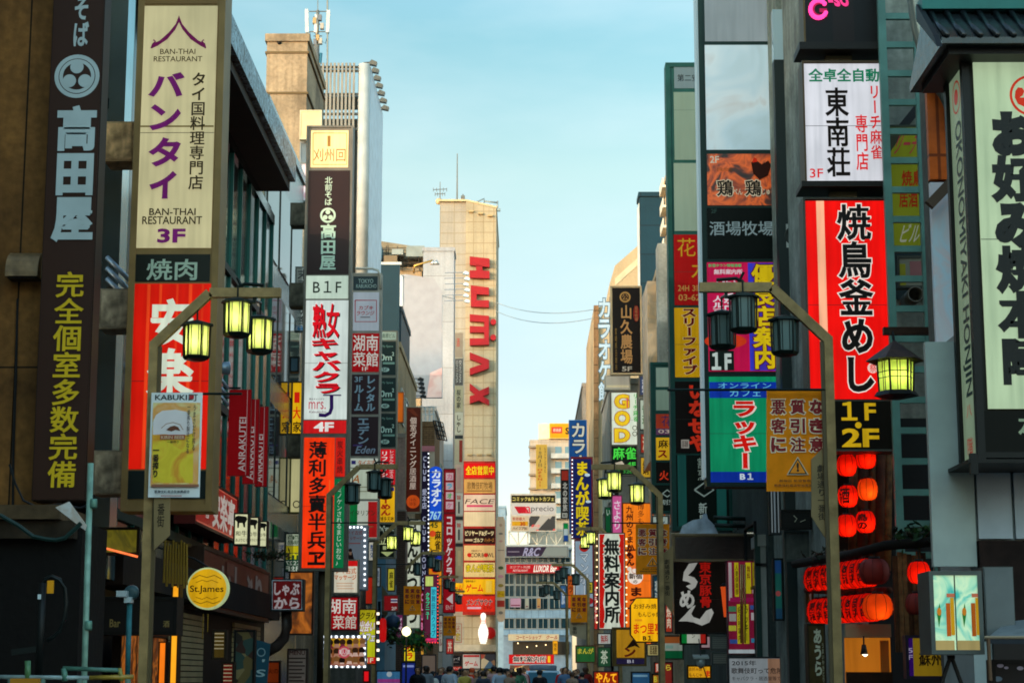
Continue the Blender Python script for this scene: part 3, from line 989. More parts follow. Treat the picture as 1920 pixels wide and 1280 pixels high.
mb = MB(); mb.beam([local(to, 1742, 385, 22.3), local(to, 1790, 335, 22.3)], 0.1, 0.12, paint('#5a4a3c', 0.6)); mb.build('brace', to)
tk3 = building('grey_panel_building', 'low grey panelled building corner behind the green tea-coloured sign box', 4.9, 13, 21.0, 22.5, 5.2, paint('#8e9a9a', 0.4))
mb = MB(); a, b = local(tk3, 1748, 1000, 20.9), local(tk3, 1830, 1000, 20.9); mb.box(a.x, b.x, -0.1, -0.01, local(tk3, 0, 1062, 20.9).z, 5.1, paint('#98a4a0', 0.35)); mb.build('corner_pillar', tk3)
for i in range(2):
    a, b = local(tk3, 1836 + i * 70, 1000, 20.9), local(tk3, 1900 + i * 70, 1000, 20.9)
    mb = MB(); mb.box(a.x, b.x, -0.08, -0.01, local(tk3, 0, 1010, 20.9).z, 5.1, paint('#a4aeb8', 0.3)); mb.build('wall_panel', tk3)
mb = MB(); a = local(tk3, 1836, 1060, 20.9); mb.box(a.x, a.x + 3, -0.15, -0.01, 1.9, local(tk3, 0, 1014, 20.9).z, wall('#2a1c18', 0.5, 1.5)); mb.build('sign_band', tk3)
mb = MB(); mb.box(0.2, 3, -0.09, -0.01, 0, 1.85, paint('#1c1512', 0.6)); mb.build('shop_front', tk3)

tra = building('dark_walkup_building', 'dark walk-up building behind the tall green-framed sign stacks', 5.25, 13, 41.1, 56, 13.5, wall('#3c4642', 0.45))
pane_row(tra, 0, (3, 7, 11), (3.4, 6.4, 9.4), 2.0, 1.5, 'r', DGL, dark)
trb = building('tan_concrete_building', 'tan concrete building with a grey billboard edge', 4.95, 13, 62, 76, 16.4, wall('#a5977c', 0.4, 0.8))
pane_row(trb, 0, (2, 5, 8, 11), (3.4, 6.4, 9.4, 12.4), 1.8, 1.5, 'r', DGL, alu)
mb = MB(); mb.box(-0.35, -0.005, 2.0, 3.0, 8, 16.2, wall('#8d9088', 0.4)); mb.build('concrete_fin', trb)
mb = MB(); mb.box(-0.5, -0.005, 5.5, 8.5, 9, 15.6, sheet('soft', '#a8875c', '#8a7a60', '#b49a78', '#8c8c84', scale=0.8)); mb.build('weathered_board', trb)
trx = building('green_board_building', 'building strip behind the small green-framed signs', 5.1, 13, 56.2, 61.8, 11.5, wall('#4a564e', 0.4))
trc = building('balcony_building', 'pale building with stacked white balconies above the signs', 5.95, 13, 76.2, 78.3, 22.1, wall('#c9b18a', 0.25))
for i in range(6):
    z = at(1250, 345 + i * 38, 76.2).z
    mb = MB(); mb.box(-0.22, -0.005, 0.3, 2.0, z - 0.05, z + 0.05, paint('#efe2c4', 0.5)); mb.box(-0.22, -0.18, 0.3, 2.0, z + 0.051, z + 0.35, paint('#efe2c4', 0.5)); mb.build('balcony', trc)
for i in range(6):
    z = at(1250, 338 + i * 38, 76.2).z
    mb = MB(); mb.box(0.02, 1.2, -0.04, 0.01, z - 1.2, z - 0.2, glass('#54788c', 0.1)); mb.build('window', trc)
trn = building('navy_slab_building', 'dark navy slab building with faint panel joints', 6.05, 14, 97, 98.6, 26.6, wall('#0f3440', 0.15, 0.5, 0.5, tile=(4, 1.55), mortar='#0a2028', msize=0.03))
mb = MB(); mb.box(-0.05, -0.02, 0.0, 1.5, 8, 26.0, paint('#d8dcd4', 0.5)); mb.build('pale_flank', trn)
trr = thing('gabled_setback_building', 'cream building with steep slanted setback roof', 'building', (3.6, 112, 0))
pts = [local(trr, *p, 112) for p in ((1113, 1268), (1113, 578), (1137, 572), (1143, 532), (1153, 498), (1206, 452), (1206, 1268))]
mb = MB(); mb.prism([(p.x, p.z) for p in pts], 0, 14, wall('#b8a480', 0.16, 0.4)); mb.build('wall', trr)
pts = [local(trr, *p, 112) for p in ((1153, 522), (1206, 474), (1206, 488), (1153, 536))]
mb = MB(); mb.prism([(p.x, p.z) for p in pts], -0.03, -0.002, paint('#cdbd98', 0.6)); mb.build('pale_band', trr)
pts = [local(trr, *p, 112) for p in ((1113, 1268), (1113, 574), (1122, 574), (1122, 1268))]
mb = MB(); mb.prism([(p.x, p.z) for p in pts], -0.3, -0.02, wall('#8a6a48', 0.3, 2, tile=(9, 1.1), mortar='#3c2c1c')); mb.build('rusty_edge', trr, 'rust brown edge of stacked balconies')
trd = building('grey_signed_building', 'grey building strip between the karaoke signs and the long white sign', 3.95, 12, 86.4, 96.5, 15.0, wall('#8c8a80', 0.3))
pane_row(trd, 0, (2, 5, 8), (3.4, 6.4, 9.4), 1.8, 1.5, 'r', DGL, alu)
tre = building('narrow_grey_building', 'narrow grey building at the far end beside the blue karaoke sign', 3.9, 12, 126.5, 146, 21.0, wall('#9c978c', 0.3))

# plumbing and machines on the right-hand walls
def ac_unit(label, c, w=0.8, h=0.6):
    t = thing('air_conditioner', label, 'air conditioner', c)
    mb = MB(); mb.box(-w / 2, w / 2, -0.3, 0, 0, h, paint('#a8aca4', 0.5, 0, 0.3)); mb.build('casing', t)
    mb = MB(); mb.lathe([(0.01, -0.302), (h * 0.36, -0.302), (h * 0.38, -0.315), (h * 0.4, -0.3)], (-w * 0.12, 0, h / 2), paint('#3c403c', 0.5), 18, 'y'); mb.build('fan_grille', t)
    mb = MB(); mb.box(-w / 2, w / 2, -0.28, 0, -0.05, -0.002, dark); mb.build('bracket', t)
for i_, (px, py, lb) in enumerate(((1490, 470, 'pale air conditioner on the pier wall just right of the chicken panel'), (1492, 660, 'pale air conditioner on the pier wall behind the unlit lanterns'))):
    ac_unit(lb, at(px, py, 38.49), 0.42, 0.5)
mb = MB()
for i_ in range(3):
    a = local(tr, 1484 + i_ * 7, 640, 38.4)
    mb.tube([(a.x + 0.02, -0.06, 0), (a.x + 0.02, -0.06, 17 - i_)], 0.022, paint(('#5c645c', '#3c4440', '#7c8078')[i_], 0.5), 6)
mb.build('conduit', tr)
# behind the plaza
DE = 186.0
tend = thing('glass_front_building', 'blue-grey glass fronted building closing the street', 'building', (at(944, 1268, DE).x, DE, 0))
w_ = at(1072, 1268, DE).x - tend.location.x
zt = at(1000, 1030, DE).z
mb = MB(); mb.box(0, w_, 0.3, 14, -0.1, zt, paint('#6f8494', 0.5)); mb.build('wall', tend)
mb = MB(); mb.box(-0.1, w_ + 0.1, -0.1, 14.1, zt + 0.004, zt + 0.5, paint('#9aa4a4', 0.5)); mb.build('roof', tend)
def ev(py): return at(1000, py, DE).z
floors = [(1054, 1044), (1095, 1074), (1118, 1096), (1142, 1120), (1178, 1158)]
for (yb, yt) in floors:
    z0, z1 = ev(yb), ev(yt)
    for i in range(6):
        a = w_ * (i + 0.04) / 6; b = w_ * (i + 0.96) / 6
        mb = MB()
        mb.box(a, a + 0.06, 0.18, 0.32, z0, z1, alu); mb.box(b - 0.06, b, 0.18, 0.32, z0, z1, alu)
        mb.box(a + 0.06, b - 0.06, 0.18, 0.32, z1 - 0.05, z1, alu); mb.box(a + 0.06, b - 0.06, 0.18, 0.32, z0, z0 + 0.05, alu)
        mb.box((a + b) / 2 - 0.03, (a + b) / 2 + 0.03, 0.19, 0.32, z0 + 0.05, z1 - 0.05, alu)
        f_ = mb.build('window', tend)
        pm = MB(); pm.box(a + 0.06, b - 0.06, 0.24, 0.32, z0 + 0.05, z1 - 0.05, glass('#132a33', 0.08)); pm.build('pane', f_)
mb = MB(); mb.box(0, w_, 0.1, 0.31, ev(1158), ev(1143), wall('#6f8ea4', 0.2, 1, 0.5, tile=(0.7, 3), mortar='#4c6476')); mb.build('spandrel', tend)
mb = MB(); mb.box(0, w_, 0.1, 0.31, ev(1190), ev(1179), wall('#6f8ea4', 0.2, 1, 0.5, tile=(0.7, 3), mortar='#4c6476')); mb.build('spandrel', tend)
mb = MB(); mb.box(0.9, w_ - 0.2, 0.05, 0.31, ev(1226), ev(1202), paint('#2a2418', 0.6)); mb.build('shop_window', tend)
for i in range(5):
    mb = MB(); x = 1.4 + i * 0.9; mb.lathe([(0.01, -0.07), (0.07, 0), (0.01, 0.07)], (x, 0.0, ev(1205 + (i * 7) % 9)), lit('#ffd9a0', 4), 10); mb.build('shop_lamp', tend)
trs = thing('roof_truss', 'white steel truss holding the billboard on the glass fronted building', 'truss', (tend.location.x, DE + 1, zt + 0.5))
mb = MB(); wh = paint('#c8c4b0', 0.5)
zz = ev(993) - zt - 0.5
for i in range(7):
    x = 0.5 + i * (w_ - 1) / 6
    mb.tube([(x, 0, 0), (x, 0, zz)], 0.06, wh, 6)
    if i < 6:
        x2 = 0.5 + (i + 1) * (w_ - 1) / 6
        mb.tube([(x, 0, 0 if i % 2 else zz), (x2, 0, zz if i % 2 else 0)], 0.05, wh, 6)
for z in (0.02, zz):
    mb.tube([(0.5, 0, z), (w_ - 0.5, 0, z)], 0.07, wh, 6)
mb.build('lattice', trs)
tgb = building('far_balcony_building', 'distant light grey building with concrete balconies and a yellow banner', at(994, 1000, 230).x, at(1072, 1000, 230).x, 230, 245, at(1030, 824, 230).z, wall('#b3a896', 0.2, 0.4))
for i in range(5):
    z = at(1030, 860 + i * 28, 230).z
    a, b = local(tgb, 1030, 0, 230).x, local(tgb, 1070, 0, 230).x
    mb = MB(); mb.box(a, b, -0.9, -0.01, z, z + 0.6, paint('#a9aca6', 0.6)); mb.build('balcony', tgb)
    for q in range(2):
        mb = MB(); mb.box(a + 0.5 + q * 1.2, a + 1.3 + q * 1.2, -0.05, 0.01, z + 0.65, z + 1.5, glass('#5d7d88', 0.1)); mb.build('window', tgb)
mb = MB(); a, b = local(tgb, 994, 0, 230).x, local(tgb, 1004, 0, 230).x
for i in range(12):
    z = at(1000, 838 + i * 26, 230).z
    mb.box(a - 0.3, b, -0.5, -0.01, z - 0.12, z + 0.12, paint('#8a7c68', 0.6))
mb.build('stair_slat', tgb)
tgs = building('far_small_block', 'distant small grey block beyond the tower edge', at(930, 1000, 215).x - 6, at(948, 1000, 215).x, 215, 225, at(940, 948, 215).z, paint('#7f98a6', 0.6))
# ================================================================== signs on the left side
TAN = '#8f7448'
WH = '#d3e0d6'
# tall brown noodle-shop sign on the brown wall
s = Sign('vertical_shop_sign', 'very tall dark brown vertical sign with pale emblem and yellow lettering on the brown wall', 'shop sign', (82, -110, 181, 938), 22.4, 0.35, '#24140c', 0.01, rim=0)
PALE = '#b4c4c6'
s.face((84, -108, 179, 936), '#33190d', [
    T('北前そば', (140, -105, 170, 88), PALE, b=.035),
    ('O', 145, 144, 44, 8, PALE), ('O', 145, 144, 34.5, 7, PALE), ('C', 145, 127, 13, PALE), ('C', 131, 153, 13, PALE), ('C', 160, 153, 13, PALE),
    T('高田屋', (101, 199, 179, 455), PALE, b=.09),
    T('完全個室多数完備', (97, 510, 153, 914), '#d9b516', b=.035)])
# the pylon of three restaurants
s = Sign('restaurant_pylon_sign', 'tall tan framed sign stack with a cream panel above a black and a red one', 'shop sign', (244, -40, 411, 958), 26.0, 0.55, TAN, 0.09)
s.face((268, -36, 408, 8), '#8a6a3c', k=0.0, label='tan blank top panel')
CR = '#d6cc9c'
roof = [(336, 32), (328, 55), (312, 74), (292, 88), (284, 90), (283, 82), (288, 75), (290, 79), (300, 76), (318, 60), (330, 45), (336, 30), (342, 45), (354, 60), (372, 76), (381, 79), (382, 74), (387, 82), (386, 91), (378, 88), (358, 74), (343, 55)]
s.face((263, 12, 402, 465), CR, [
    RC(262, 236, 401, 239, '#6d6038'),
    ('P', [(336, 30), (330, 46), (317, 62), (300, 77), (289, 82), (285, 92), (296, 87), (314, 75), (329, 57), (336, 43)], '#6a1650'),
    ('P', [(336, 30), (342, 46), (355, 62), (372, 77), (382, 82), (386, 92), (376, 87), (358, 75), (343, 57), (336, 43)], '#6a1650'),
    ('L', [(284, 92), (287, 84), (292, 79), (288, 76)], 3, '#6a1650'), ('L', [(386, 92), (384, 84), (379, 79), (383, 76)], 3, '#6a1650'),
    T('BAN-THAI', (301, 93, 367, 103), '#3a3018', b=.01), T('RESTAURANT', (289, 107, 380, 117), '#3a3018', b=.01),
    T('バ', (279, 137, 347, 183), '#6a1d66', b=.05), T('ン', (281, 197, 340, 246), '#6a1d66', b=.05),
    T('タ', (279, 259, 340, 314), '#6a1d66', b=.05), T('イ', (281, 322, 332, 374), '#6a1d66', b=.06),
    T('タイ国料理専門店', (357, 138, 385, 357), '#2c2616', b=.03),
    T('BAN-THAI', (281, 392, 368, 405), '#2c2616'), T('RESTAURANT', (268, 407, 380, 422), '#2c2616'),
    T('3F', (296, 430, 349, 457), '#6a1d66', b=.045)], k=0.62)
s.face((249, 477, 394, 528), '#1c2018', [T('焼肉', (275, 486, 370, 526), '#b9cdb6', b=.03)])
red = '#d81a0c'
s.face((243, 532, 391, 879), red, [
    RC(271, 533, 277, 879, '#f4461c'), RC(294, 533, 299, 879, '#f4461c'), RC(326, 533, 330, 879, '#ec3a18'), RC(350, 533, 356, 879, '#f4461c'), RC(374, 533, 378, 879, '#e23414'),
    T('安楽', (277, 560, 366, 745), '#dfe6cf', b=.06), T('亭', (276, 755, 364, 840), '#dfe6cf', b=.06)], k=0.75)
s.face((237, 882, 388, 935), '#14201e')
# mounting boxes between the wall and the pylon
for i, (r_, lb) in enumerate((((196, 228, 250, 302), 'rusty tan mounting box beside the cream restaurant panel, topmost of three'), ((187, 541, 247, 616), 'stained mounting box beside the red restaurant panel, middle of three'), ((175, 844, 236, 926), 'grey streaked mounting box at the foot of the red panel, lowest of three'))):
    s = Sign('mounting_box', lb, 'bracket', r_, 26.3, 0.5, '#8a6a44', 0.02, 'sign mounting boxes on the dark glass building', rim=0, fmat=wall('#d8b07c' if i == 0 else '#a89a80', 0.75, 3.0, 0.6))
    s.face((r_[0] + 3, r_[1] + 3, r_[2] - 3, r_[3] - 3), wall('#e0b47c' if i == 0 else '#b4a488', 0.8, 4.0, 0.6))
# slanting pipes
t = thing('pipe_rack', 'three pale pipes slanting down behind the second mounting box', 'pipes', at(225, 545, 26.9))
for i in range(3):
    mb = MB(); a, b = at(200, 482 + i * 20, 26.9) - t.location, at(246, 528 + i * 20, 26.9) - t.location
    mb.tube([a, b], 0.035, paint('#9fb0bc', 0.3, 0.5), 8); mb.build('pipe', t)
# vent hood and cables on the brown wall
t = thing('vent_hood', 'round-topped metal vent hood on the brown wall beside the tall sign', 'vent', at(50, 520, 22.85))
mb = MB()
c0, c1 = at(22, 495, 22.85).x - t.location.x, at(82, 495, 22.85).x - t.location.x
pr = [(0, 0)] + [(-0.28 * math.sin(RAD(a)), 0.28 * math.cos(RAD(a)) + 0.02) for a in range(0, 91, 15)] + [(-0.28, -0.04), (0, -0.04)]
vs = [(x, y, z) for x in (c0, c1) for y, z in pr]; n_ = len(pr)
mb.add(vs, [tuple(range(n_))[::-1], tuple(range(n_, 2 * n_))] + [(i, (i + 1) % n_, (i + 1) % n_ + n_, i + n_) for i in range(n_)], wall('#8c7250', 0.5, 4, 0.4)); mb.build('hood', t)
mb = MB(); mb.box(c0 + 0.02, c1 - 0.02, -0.24, -0.02, -0.06, -0.043, dark); mb.build('grille', t)
def cable(name, label, pts, d, r=0.015, m=None, cat='cable'):
    P_ = [at(*p, d) for p in pts]
    o_ = P_[0].copy()
    mb = MB(); mb.tube([p - o_ for p in P_], r, m or dark, 6)
    o = mb.build(name, None, None, o_)
    return tag(o, label, cat)
cable('wall_cable', 'thin dark cable running down the brown wall', [(33, 560), (30, 700), (25, 850), (24, 960)], 22.85)
cable('wall_cable', 'dark cable sagging from the brown wall to the ledge below the tall sign', [(18, 870), (28, 905), (44, 938), (70, 950), (110, 945), (150, 952), (170, 945)], 22.2)
cable('drooping_cable', 'dark cable loops drooping below the ledge of the brown shop', [(0, 965), (35, 985), (62, 1005), (85, 1010), (105, 1012), (122, 1008), (140, 992), (152, 980)], 20.2, 0.025, paint('#16302c', 0.5))

# galvanised pole, hose post, camera post, barrier
t = thing('scaffold_pole', 'tall pale green galvanised pole standing before the brown shop', 'pole', (at(160, 1270, 20.4).x, 20.4, 0))
top_ = at(170, 868, 20.4)
mb = MB(); mb.tube([(0, 0, 0), (top_.x - t.location.x, 0, top_.z)], 0.033, wall('#7da392', 0.4, 6, 0.4), 14); mb.build('pole', t)
for z in (1.9, 3.2):
    mb = MB(); mb.lathe([(0.04, z), (0.045, z + 0.02), (0.045, z + 0.08), (0.04, z + 0.1)], (0.004 * z, 0, 0), paint('#5f8a7c', 0.4, 0.4), 14); mb.build('clamp', t)
s = Sign('tilted_white_board', 'pale plastic board tilted under the tall brown sign beside the green pole', 'board', (112, 945, 166, 985), 20.3, 0.02, '#aeb4b4', 0, rim=0, nof=True)
s.face(None, sheet('soft', '#c4c8c8', '#b4a89c', '#aab8bc', scale=5), (), shape=[(104, 951), (130, 940), (163, 985), (160, 994)], name='board', y=-0.01)
t = thing('hose_post', 'black post carrying a looped black hose and a yellow tag', 'post', (at(76, 1270, 19.8).x, 19.8, 0))
L_ = lambda px, py: at(px, py, 19.8) - t.location
mb = MB(); mb.tube([L_(72, 1275) * 1, L_(80, 1092)], 0.04, paint('#0e1212', 0.5), 10); mb.build('post', t)
mb = MB(); mb.tube([L_(79, 1100), L_(86, 1084), L_(98, 1080), (L_(112, 1086)), L_(121, 1102), L_(124, 1130), L_(121, 1160), L_(112, 1182), L_(98, 1195), L_(88, 1200)], 0.022, paint('#101818', 0.4), 8); mb.build('hose', t)
mb = MB(); a = L_(90, 1112); b = L_(103, 1088); mb.box(a.x, b.x, -0.05, -0.03, a.z, b.z, paint('#e0960c', 0.5)); mb.build('tag', t)
mb = MB(); a = L_(74, 1123); b = L_(80, 1114); mb.box(a.x, b.x, -0.08, -0.061, a.z, b.z, paint('#c8d8dc', 0.5)); mb.build('sticker', t)
mb = MB(); mb.beam([L_(78, 1215), L_(22, 1222)], 0.05, 0.06, paint('#0e1614', 0.5)); mb.build('crossarm', t)
t = thing('camera_post', 'blue-green post topped by a round grey security camera', 'camera post', (at(240, 1270, 20.8).x, 20.8, 0))
L_ = lambda px, py: at(px, py, 20.8) - t.location
mb = MB(); mb.tube([L_(239, 1275), L_(243, 1125)], 0.03, wall('#2c6a72', 0.4, 5, 0.5), 12); mb.build('post', t)
mb = MB(); c = L_(246, 1110); mb.lathe([(0.03, -0.04), (0.075, -0.03), (0.085, 0.03), (0.03, 0.06)], c, paint('#2c4448', 0.4), 14, 'y'); mb.build('mount', t)
mb = MB(); c = L_(234, 1113); mb.box(c.x - 0.06, c.x + 0.05, -0.16, 0.02, c.z - 0.035, c.z + 0.03, paint('#a8b4b8', 0.3, 0.3)); c = L_(241, 1121); mb.box(c.x - 0.03, c.x + 0.05, -0.1, 0.03, c.z - 0.05, c.z + 0.01, paint('#b4c4c8', 0.3, 0.3)); mb.build('camera_head', t)
t = thing('pipe_barrier', 'green and silver pipe barrier along the pavement below the brown shop', 'barrier', (at(110, 1270, 19.0).x, 19.0, 0))
L_ = lambda px, py: at(px, py, 19.0) - t.location
for pts, r_, h in (([(-20, 1268), (170, 1270)], 0.022, '#8aa0a0'), ([(168, 1270), (250, 1268)], 0.024, '#a88a30'), ([(118, 1252), (225, 1256)], 0.022, '#4c7c6c'), ([(52, 1276), (52, 1238)], 0.03, '#4a7a50'), ([(122, 1276), (120, 1252)], 0.03, '#4c7c6c'), ([(228, 1276), (224, 1252)], 0.022, '#8a8a3c')):
    mb = MB(); mb.tube([L_(*p) for p in pts], r_, wall(h, 0.35, 6, 0.4), 10); mb.build('rail', t)
for px in (20, 80, 150, 240):
    mb = MB(); p = L_(px, 1272); mb.tube([(p.x, 0, 0), (p.x, 0, p.z)], 0.03, paint('#5c7468', 0.5), 8); mb.build('leg', t)
mb = MB(); a = L_(24, 1276); b = L_(78, 1271); mb.box(a.x, b.x, -0.1, 0.1, a.z - 0.3, b.z, paint('#b4781c', 0.5)); mb.build('plank', t, 'orange plank')

# dark bar front between the poles
s = Sign('bar_awning_sign', 'black box sign with dim gold lettering over the dark bar doorway', 'shop sign', (176, 1118, 332, 1190), 27.0, 0.5, '#0d0f0e', 0.05)
s.face((180, 1122, 328, 1186), '#121212', [T('Bar', (206, 1160, 226, 1175), '#8c7a48'), T('酒', (306, 1163, 318, 1175), '#8c7a48')])
mb = MB(); a, b = at(172, 1000, 27.2), at(258, 1040, 27.2)
s = Sign('lit_bar_window', 'dim yellow lit window strip above the dark bar doorway', 'window', (170, 988, 262, 1040), 27.15, 0.1, '#1c1a10', 0.04)
s.face((174, 992, 258, 1036), sheet('soft', '#2c2c14', '#6a6418', '#4a4818', '#a89a20', k=0.5, scale=2), ())
o = cable('neon_tube', 'glowing orange tube under the dim yellow window strip', [(170, 1020), (258, 1043)], 26.9, 0.018, lit('#f0703c', 1.6), 'neon tube')
t = thing('glowing_lantern', 'orange glowing paper lantern beside the pale green pole', 'lantern', at(157, 1238, 24))
mb = MB(); mb.lathe([(0.03, -0.3), (0.11, -0.24), (0.125, 0), (0.11, 0.22), (0.03, 0.27)], (0, 0, 0), lit('#f0603c', 1.2, 0.5), 16); mb.build('shade', t)
mb = MB(); mb.lathe([(0.13, 0.27), (0.14, 0.31), (0.02, 0.33)], (0, 0, 0), dark, 14); mb.build('cap', t)
mb = MB(); mb.tube([(0, 0, 0.33), (0, 0, 0.7)], 0.008, dark, 5); mb.build('cord', t)
for i, (r_, lb, m_) in enumerate((((320, 1096, 335, 1282), 'tall amber lit column beside the brown shutter', lit('#f0a020', 1.25, 0.35)), ((297, 1202, 312, 1282), 'short orange lit column beside the taller amber one', lit('#f07818', 1.1, 0.4)))):
    s = Sign('lit_column', lb, 'light column', r_, 29.5, 0.25, '#3a2410', 0.02)
    s.face((r_[0] + 1, r_[1] + 1, r_[2] - 1, r_[3] - 1), m_)
t = thing('wooden_rod_screen', 'screen of gilt wooden rods hanging above the amber column', 'screen', at(330, 1105, 29.2))
for i in range(9):
    a = at(310 + i * 5, 1012 + (i % 3) * 4, 29.2) - t.location; b = at(307 + i * 5.4, 1092 + (i * 7) % 13, 29.2) - t.location
    mb = MB(); mb.tube([a, b], 0.016, paint('#a88838', 0.4, 0.3), 6, r2=0.02); mb.build('rod', t)
mb = MB(); mb.beam([at(304, 1014, 29.25) - t.location, at(358, 1022, 29.25) - t.location], 0.06, 0.05, paint('#5a4620', 0.5)); mb.build('rail', t)

# facade signs of the dark glass building
s = WallSign('facade_shop_sign', 'red-brown facade board with big pale brush characters behind the round yellow sign', 'shop sign', 'l', -5.95, 35, 44.2, 2.65, 3.8, 0.3, '#3c2a20', 0.06)
s.face((0.8, 4, 99.2, 96), '#6f3024', [T('い', (24, 20, 38, 86), '#b6a49c', b=.05), T('し', (42, 14, 54, 90), '#b6a49c', b=.05), T('ぶ', (57, 20, 70, 86), '#b6a49c', b=.05), T('り', (74, 16, 86, 90), '#b6a49c', b=.05), RC(30, 12, 40, 34, '#8a5244')])
s = WallSign('barbecue_facade_sign', 'faded red facade sign with white characters tucked under the red banners', 'shop sign', 'l', -5.85, 33.4, 38.4, 4.08, 5.0, 0.35, '#5a1c18', 0.05)
s.face((1, 4, 99, 96), '#a8231f', [T('焼肉', (8, 25, 32, 78), '#d8c8bc', b=.03), T('安楽亭', (38, 12, 92, 90), '#e0d4c8', b=.06, d='h'), RC(4, 6, 96, 9, '#e06a54'), RC(4, 91, 96, 94, '#e06a54')], k=0.42)
for i, (r_, dd, lb) in enumerate((((438, 961, 467, 1022), 36.5, 'cream lantern box with a black bull, nearest the faded red sign'), ((461, 968, 486, 1024), 38.5, 'cream lantern box with a black bull, middle of three'), ((482, 976, 502, 1026), 40.5, 'cream lantern box with a black bull, smallest of three'))):
    s = Sign('bull_lantern_sign', lb, 'lantern sign', r_, dd, 0.2, '#2c2a20', 0.03, 'lantern boxes over the restaurant')
    x, y = r_[0], r_[1]
    q_ = (r_[2] - r_[0]) / 29.0
    sc_ = lambda pts: [(x + (a_ - x) * q_, y + (b_ - y) * q_) for a_, b_ in pts]
    s.face((x + 1.5, y + 1.5, r_[2] - 1.5, r_[3] - 1.5), '#dcdcae', [('P', sc_([(x + 4, y + 7), (x + 9, y + 5), (x + 24, y + 7), (x + 26, y + 12), (x + 22, y + 19), (x + 22, y + 27), (x + 19, y + 27), (x + 17, y + 19), (x + 11, y + 19), (x + 10, y + 28), (x + 7, y + 28), (x + 7, y + 17), (x + 3, y + 13)]), '#14140c', 0), T('牛', (x + 15 * q_, y + 33 * q_, x + 25 * q_, y + 44 * q_), '#14140c', k=0), T('和', (x + 4 * q_, y + 34 * q_, x + 13 * q_, y + 43 * q_), '#14140c', k=0), T('あぶりにく', (x + 4 * q_, y + 48 * q_, x + 26 * q_, y + 54 * q_), '#14140c', k=0)], k=0.8)
for i, (r_, dd, lb) in enumerate((((428, 730, 470, 892), 34.6, 'red hanging banner with upward white lettering, largest of three'), ((456, 748, 485, 907), 37.0, 'red hanging banner with upward white lettering, middle of three'), ((479, 762, 502, 912), 39.5, 'red hanging banner with upward white lettering, smallest of three'))):
    s = Sign('red_banner', lb, 'banner', r_, dd, 0.05, '#8e1016', 0.015, 'red banners on the dark glass building', rim=0.01)
    s.face((r_[0] + 1, r_[1] + 1, r_[2] - 1, r_[3] - 1), '#9c0f16', [RC(r_[2] - 8, r_[1] + 1, r_[2] - 7, r_[3] - 2, '#c8a0a0'), T('ANRAKUTEI', (r_[2] - 22, r_[1] + 52, r_[2] - 9, r_[3] - 8), '#d8c4c0', rot=270, d='h')], k=0.3)
    mb = MB(); mb.tube([(0, 0.02, s.h + 0.03), (-1.2, 0.02, s.h + 0.03)], 0.02, dark, 6); mb.build('bracket', s.root)
t = thing('spotlight', 'grey spotlight on slanting arms above the red banners', 'spotlight', at(412, 700, 33.5))
for q in range(3):
    mb = MB(); mb.tube([at(398, 690 + q * 16, 33.5) - t.location, at(428, 728 + q * 16, 33.5) - t.location], 0.03, paint('#8a94a4', 0.3, 0.5), 8); mb.build('arm', t)
mb = MB(); mb.lathe([(0.05, -0.16), (0.1, -0.12), (0.12, 0.12), (0.02, 0.14)], at(418, 690, 33.5) - t.location, paint('#7c8c98', 0.3, 0.4), 14, 'x'); mb.build('lamp_head', t)

# the bar's lit window and its clutter
s = WallSign('warm_bar_window', 'warm dim lit bar window low on the dark facade behind the poles', 'window', 'l', -5.92, 27.9, 31.6, 0.3, 2.1, 0.1, '#1c120a', 0.06)
s.face((3, 4, 97, 96), sheet('soft', '#140c06', '#5c2c0c', '#a85a18', '#2c1408', k=0.55, scale=2.4), [RC(32, 4, 34, 96, '#120a06'), RC(65, 4, 67, 96, '#120a06'), RC(3, 50, 97, 53, '#120a06')])
for i, (r_, h_, lb) in enumerate((((398, 1180, 425, 1236), '#5c4a1c', 'brass framed menu case beside the brown shutter'), ((415, 1240, 440, 1284), '#7c2018', 'small red poster low beside the brown shutter'))):
    one('menu_case', lb, 'menu case', r_, 34 + i, h_, [('R', (r_[0] + 4, r_[1] + 6 + q * 7, r_[2] - 5, r_[1] + 8 + q * 7), '#c8b890') for q in range(5)], k=0.35, frame='#2c2418', m=2)
for i in range(2):
    t = thing('hanging_chain', ('longer', 'shorter')[i] + ' thin gilt chain hanging below the red-brown board', 'chain', at(381 + i * 9, 1152, 32.5))
    mb = MB()
    for q in range(14 - 4 * i):
        mb.lathe([(0.004, -0.016), (0.012, 0), (0.004, 0.016)], (0, 0, -0.03 * q), paint('#b8902c', .3, .6), 6)
    mb.build('chain_link', t)
# round yellow pub sign
s = Sign('round_pub_sign', 'round yellow lit pub sign with black letter writing before the red-brown board', 'pub sign', (350, 1067, 428, 1142), 31.0, 0.2, '#c8d0a0', 0, nof=True)
w = s.w / 2
mb = MB(); mb.lathe([(w * 0.92, 0.2), (w, 0.17), (w, -0.03), (w * 0.93, -0.03)], (0, 0, w), lit('#c9dca0', 0.6), 40, 'y'); mb.build('frame', s.root)
mb = MB(); mb.lathe([(w * 0.925, 0.0), (w * 0.925, -0.045)], (0, 0, w), lit('#d8a414', 0.85, 0.25), 40, 'y')
s.draw(mb, [T('St.James', (357, 1097, 420, 1113), '#2a240c', b=.015, k=0), ('L', [(362, 1085), (375, 1078), (389, 1082), (403, 1078), (416, 1085)], 1.2, '#8a6a10', 0), ('L', [(364, 1126), (377, 1131), (389, 1127), (401, 1131), (414, 1126)], 1.2, '#8a6a10', 0), ('L', [(368, 1092), (380, 1087), (389, 1090), (398, 1087), (410, 1092)], 1, '#8a6a10', 0), ('L', [(368, 1119), (380, 1123), (389, 1119), (398, 1123), (410, 1119)], 1, '#8a6a10', 0)], 0.85, -0.045)
mb.build('sign_face', s.root)
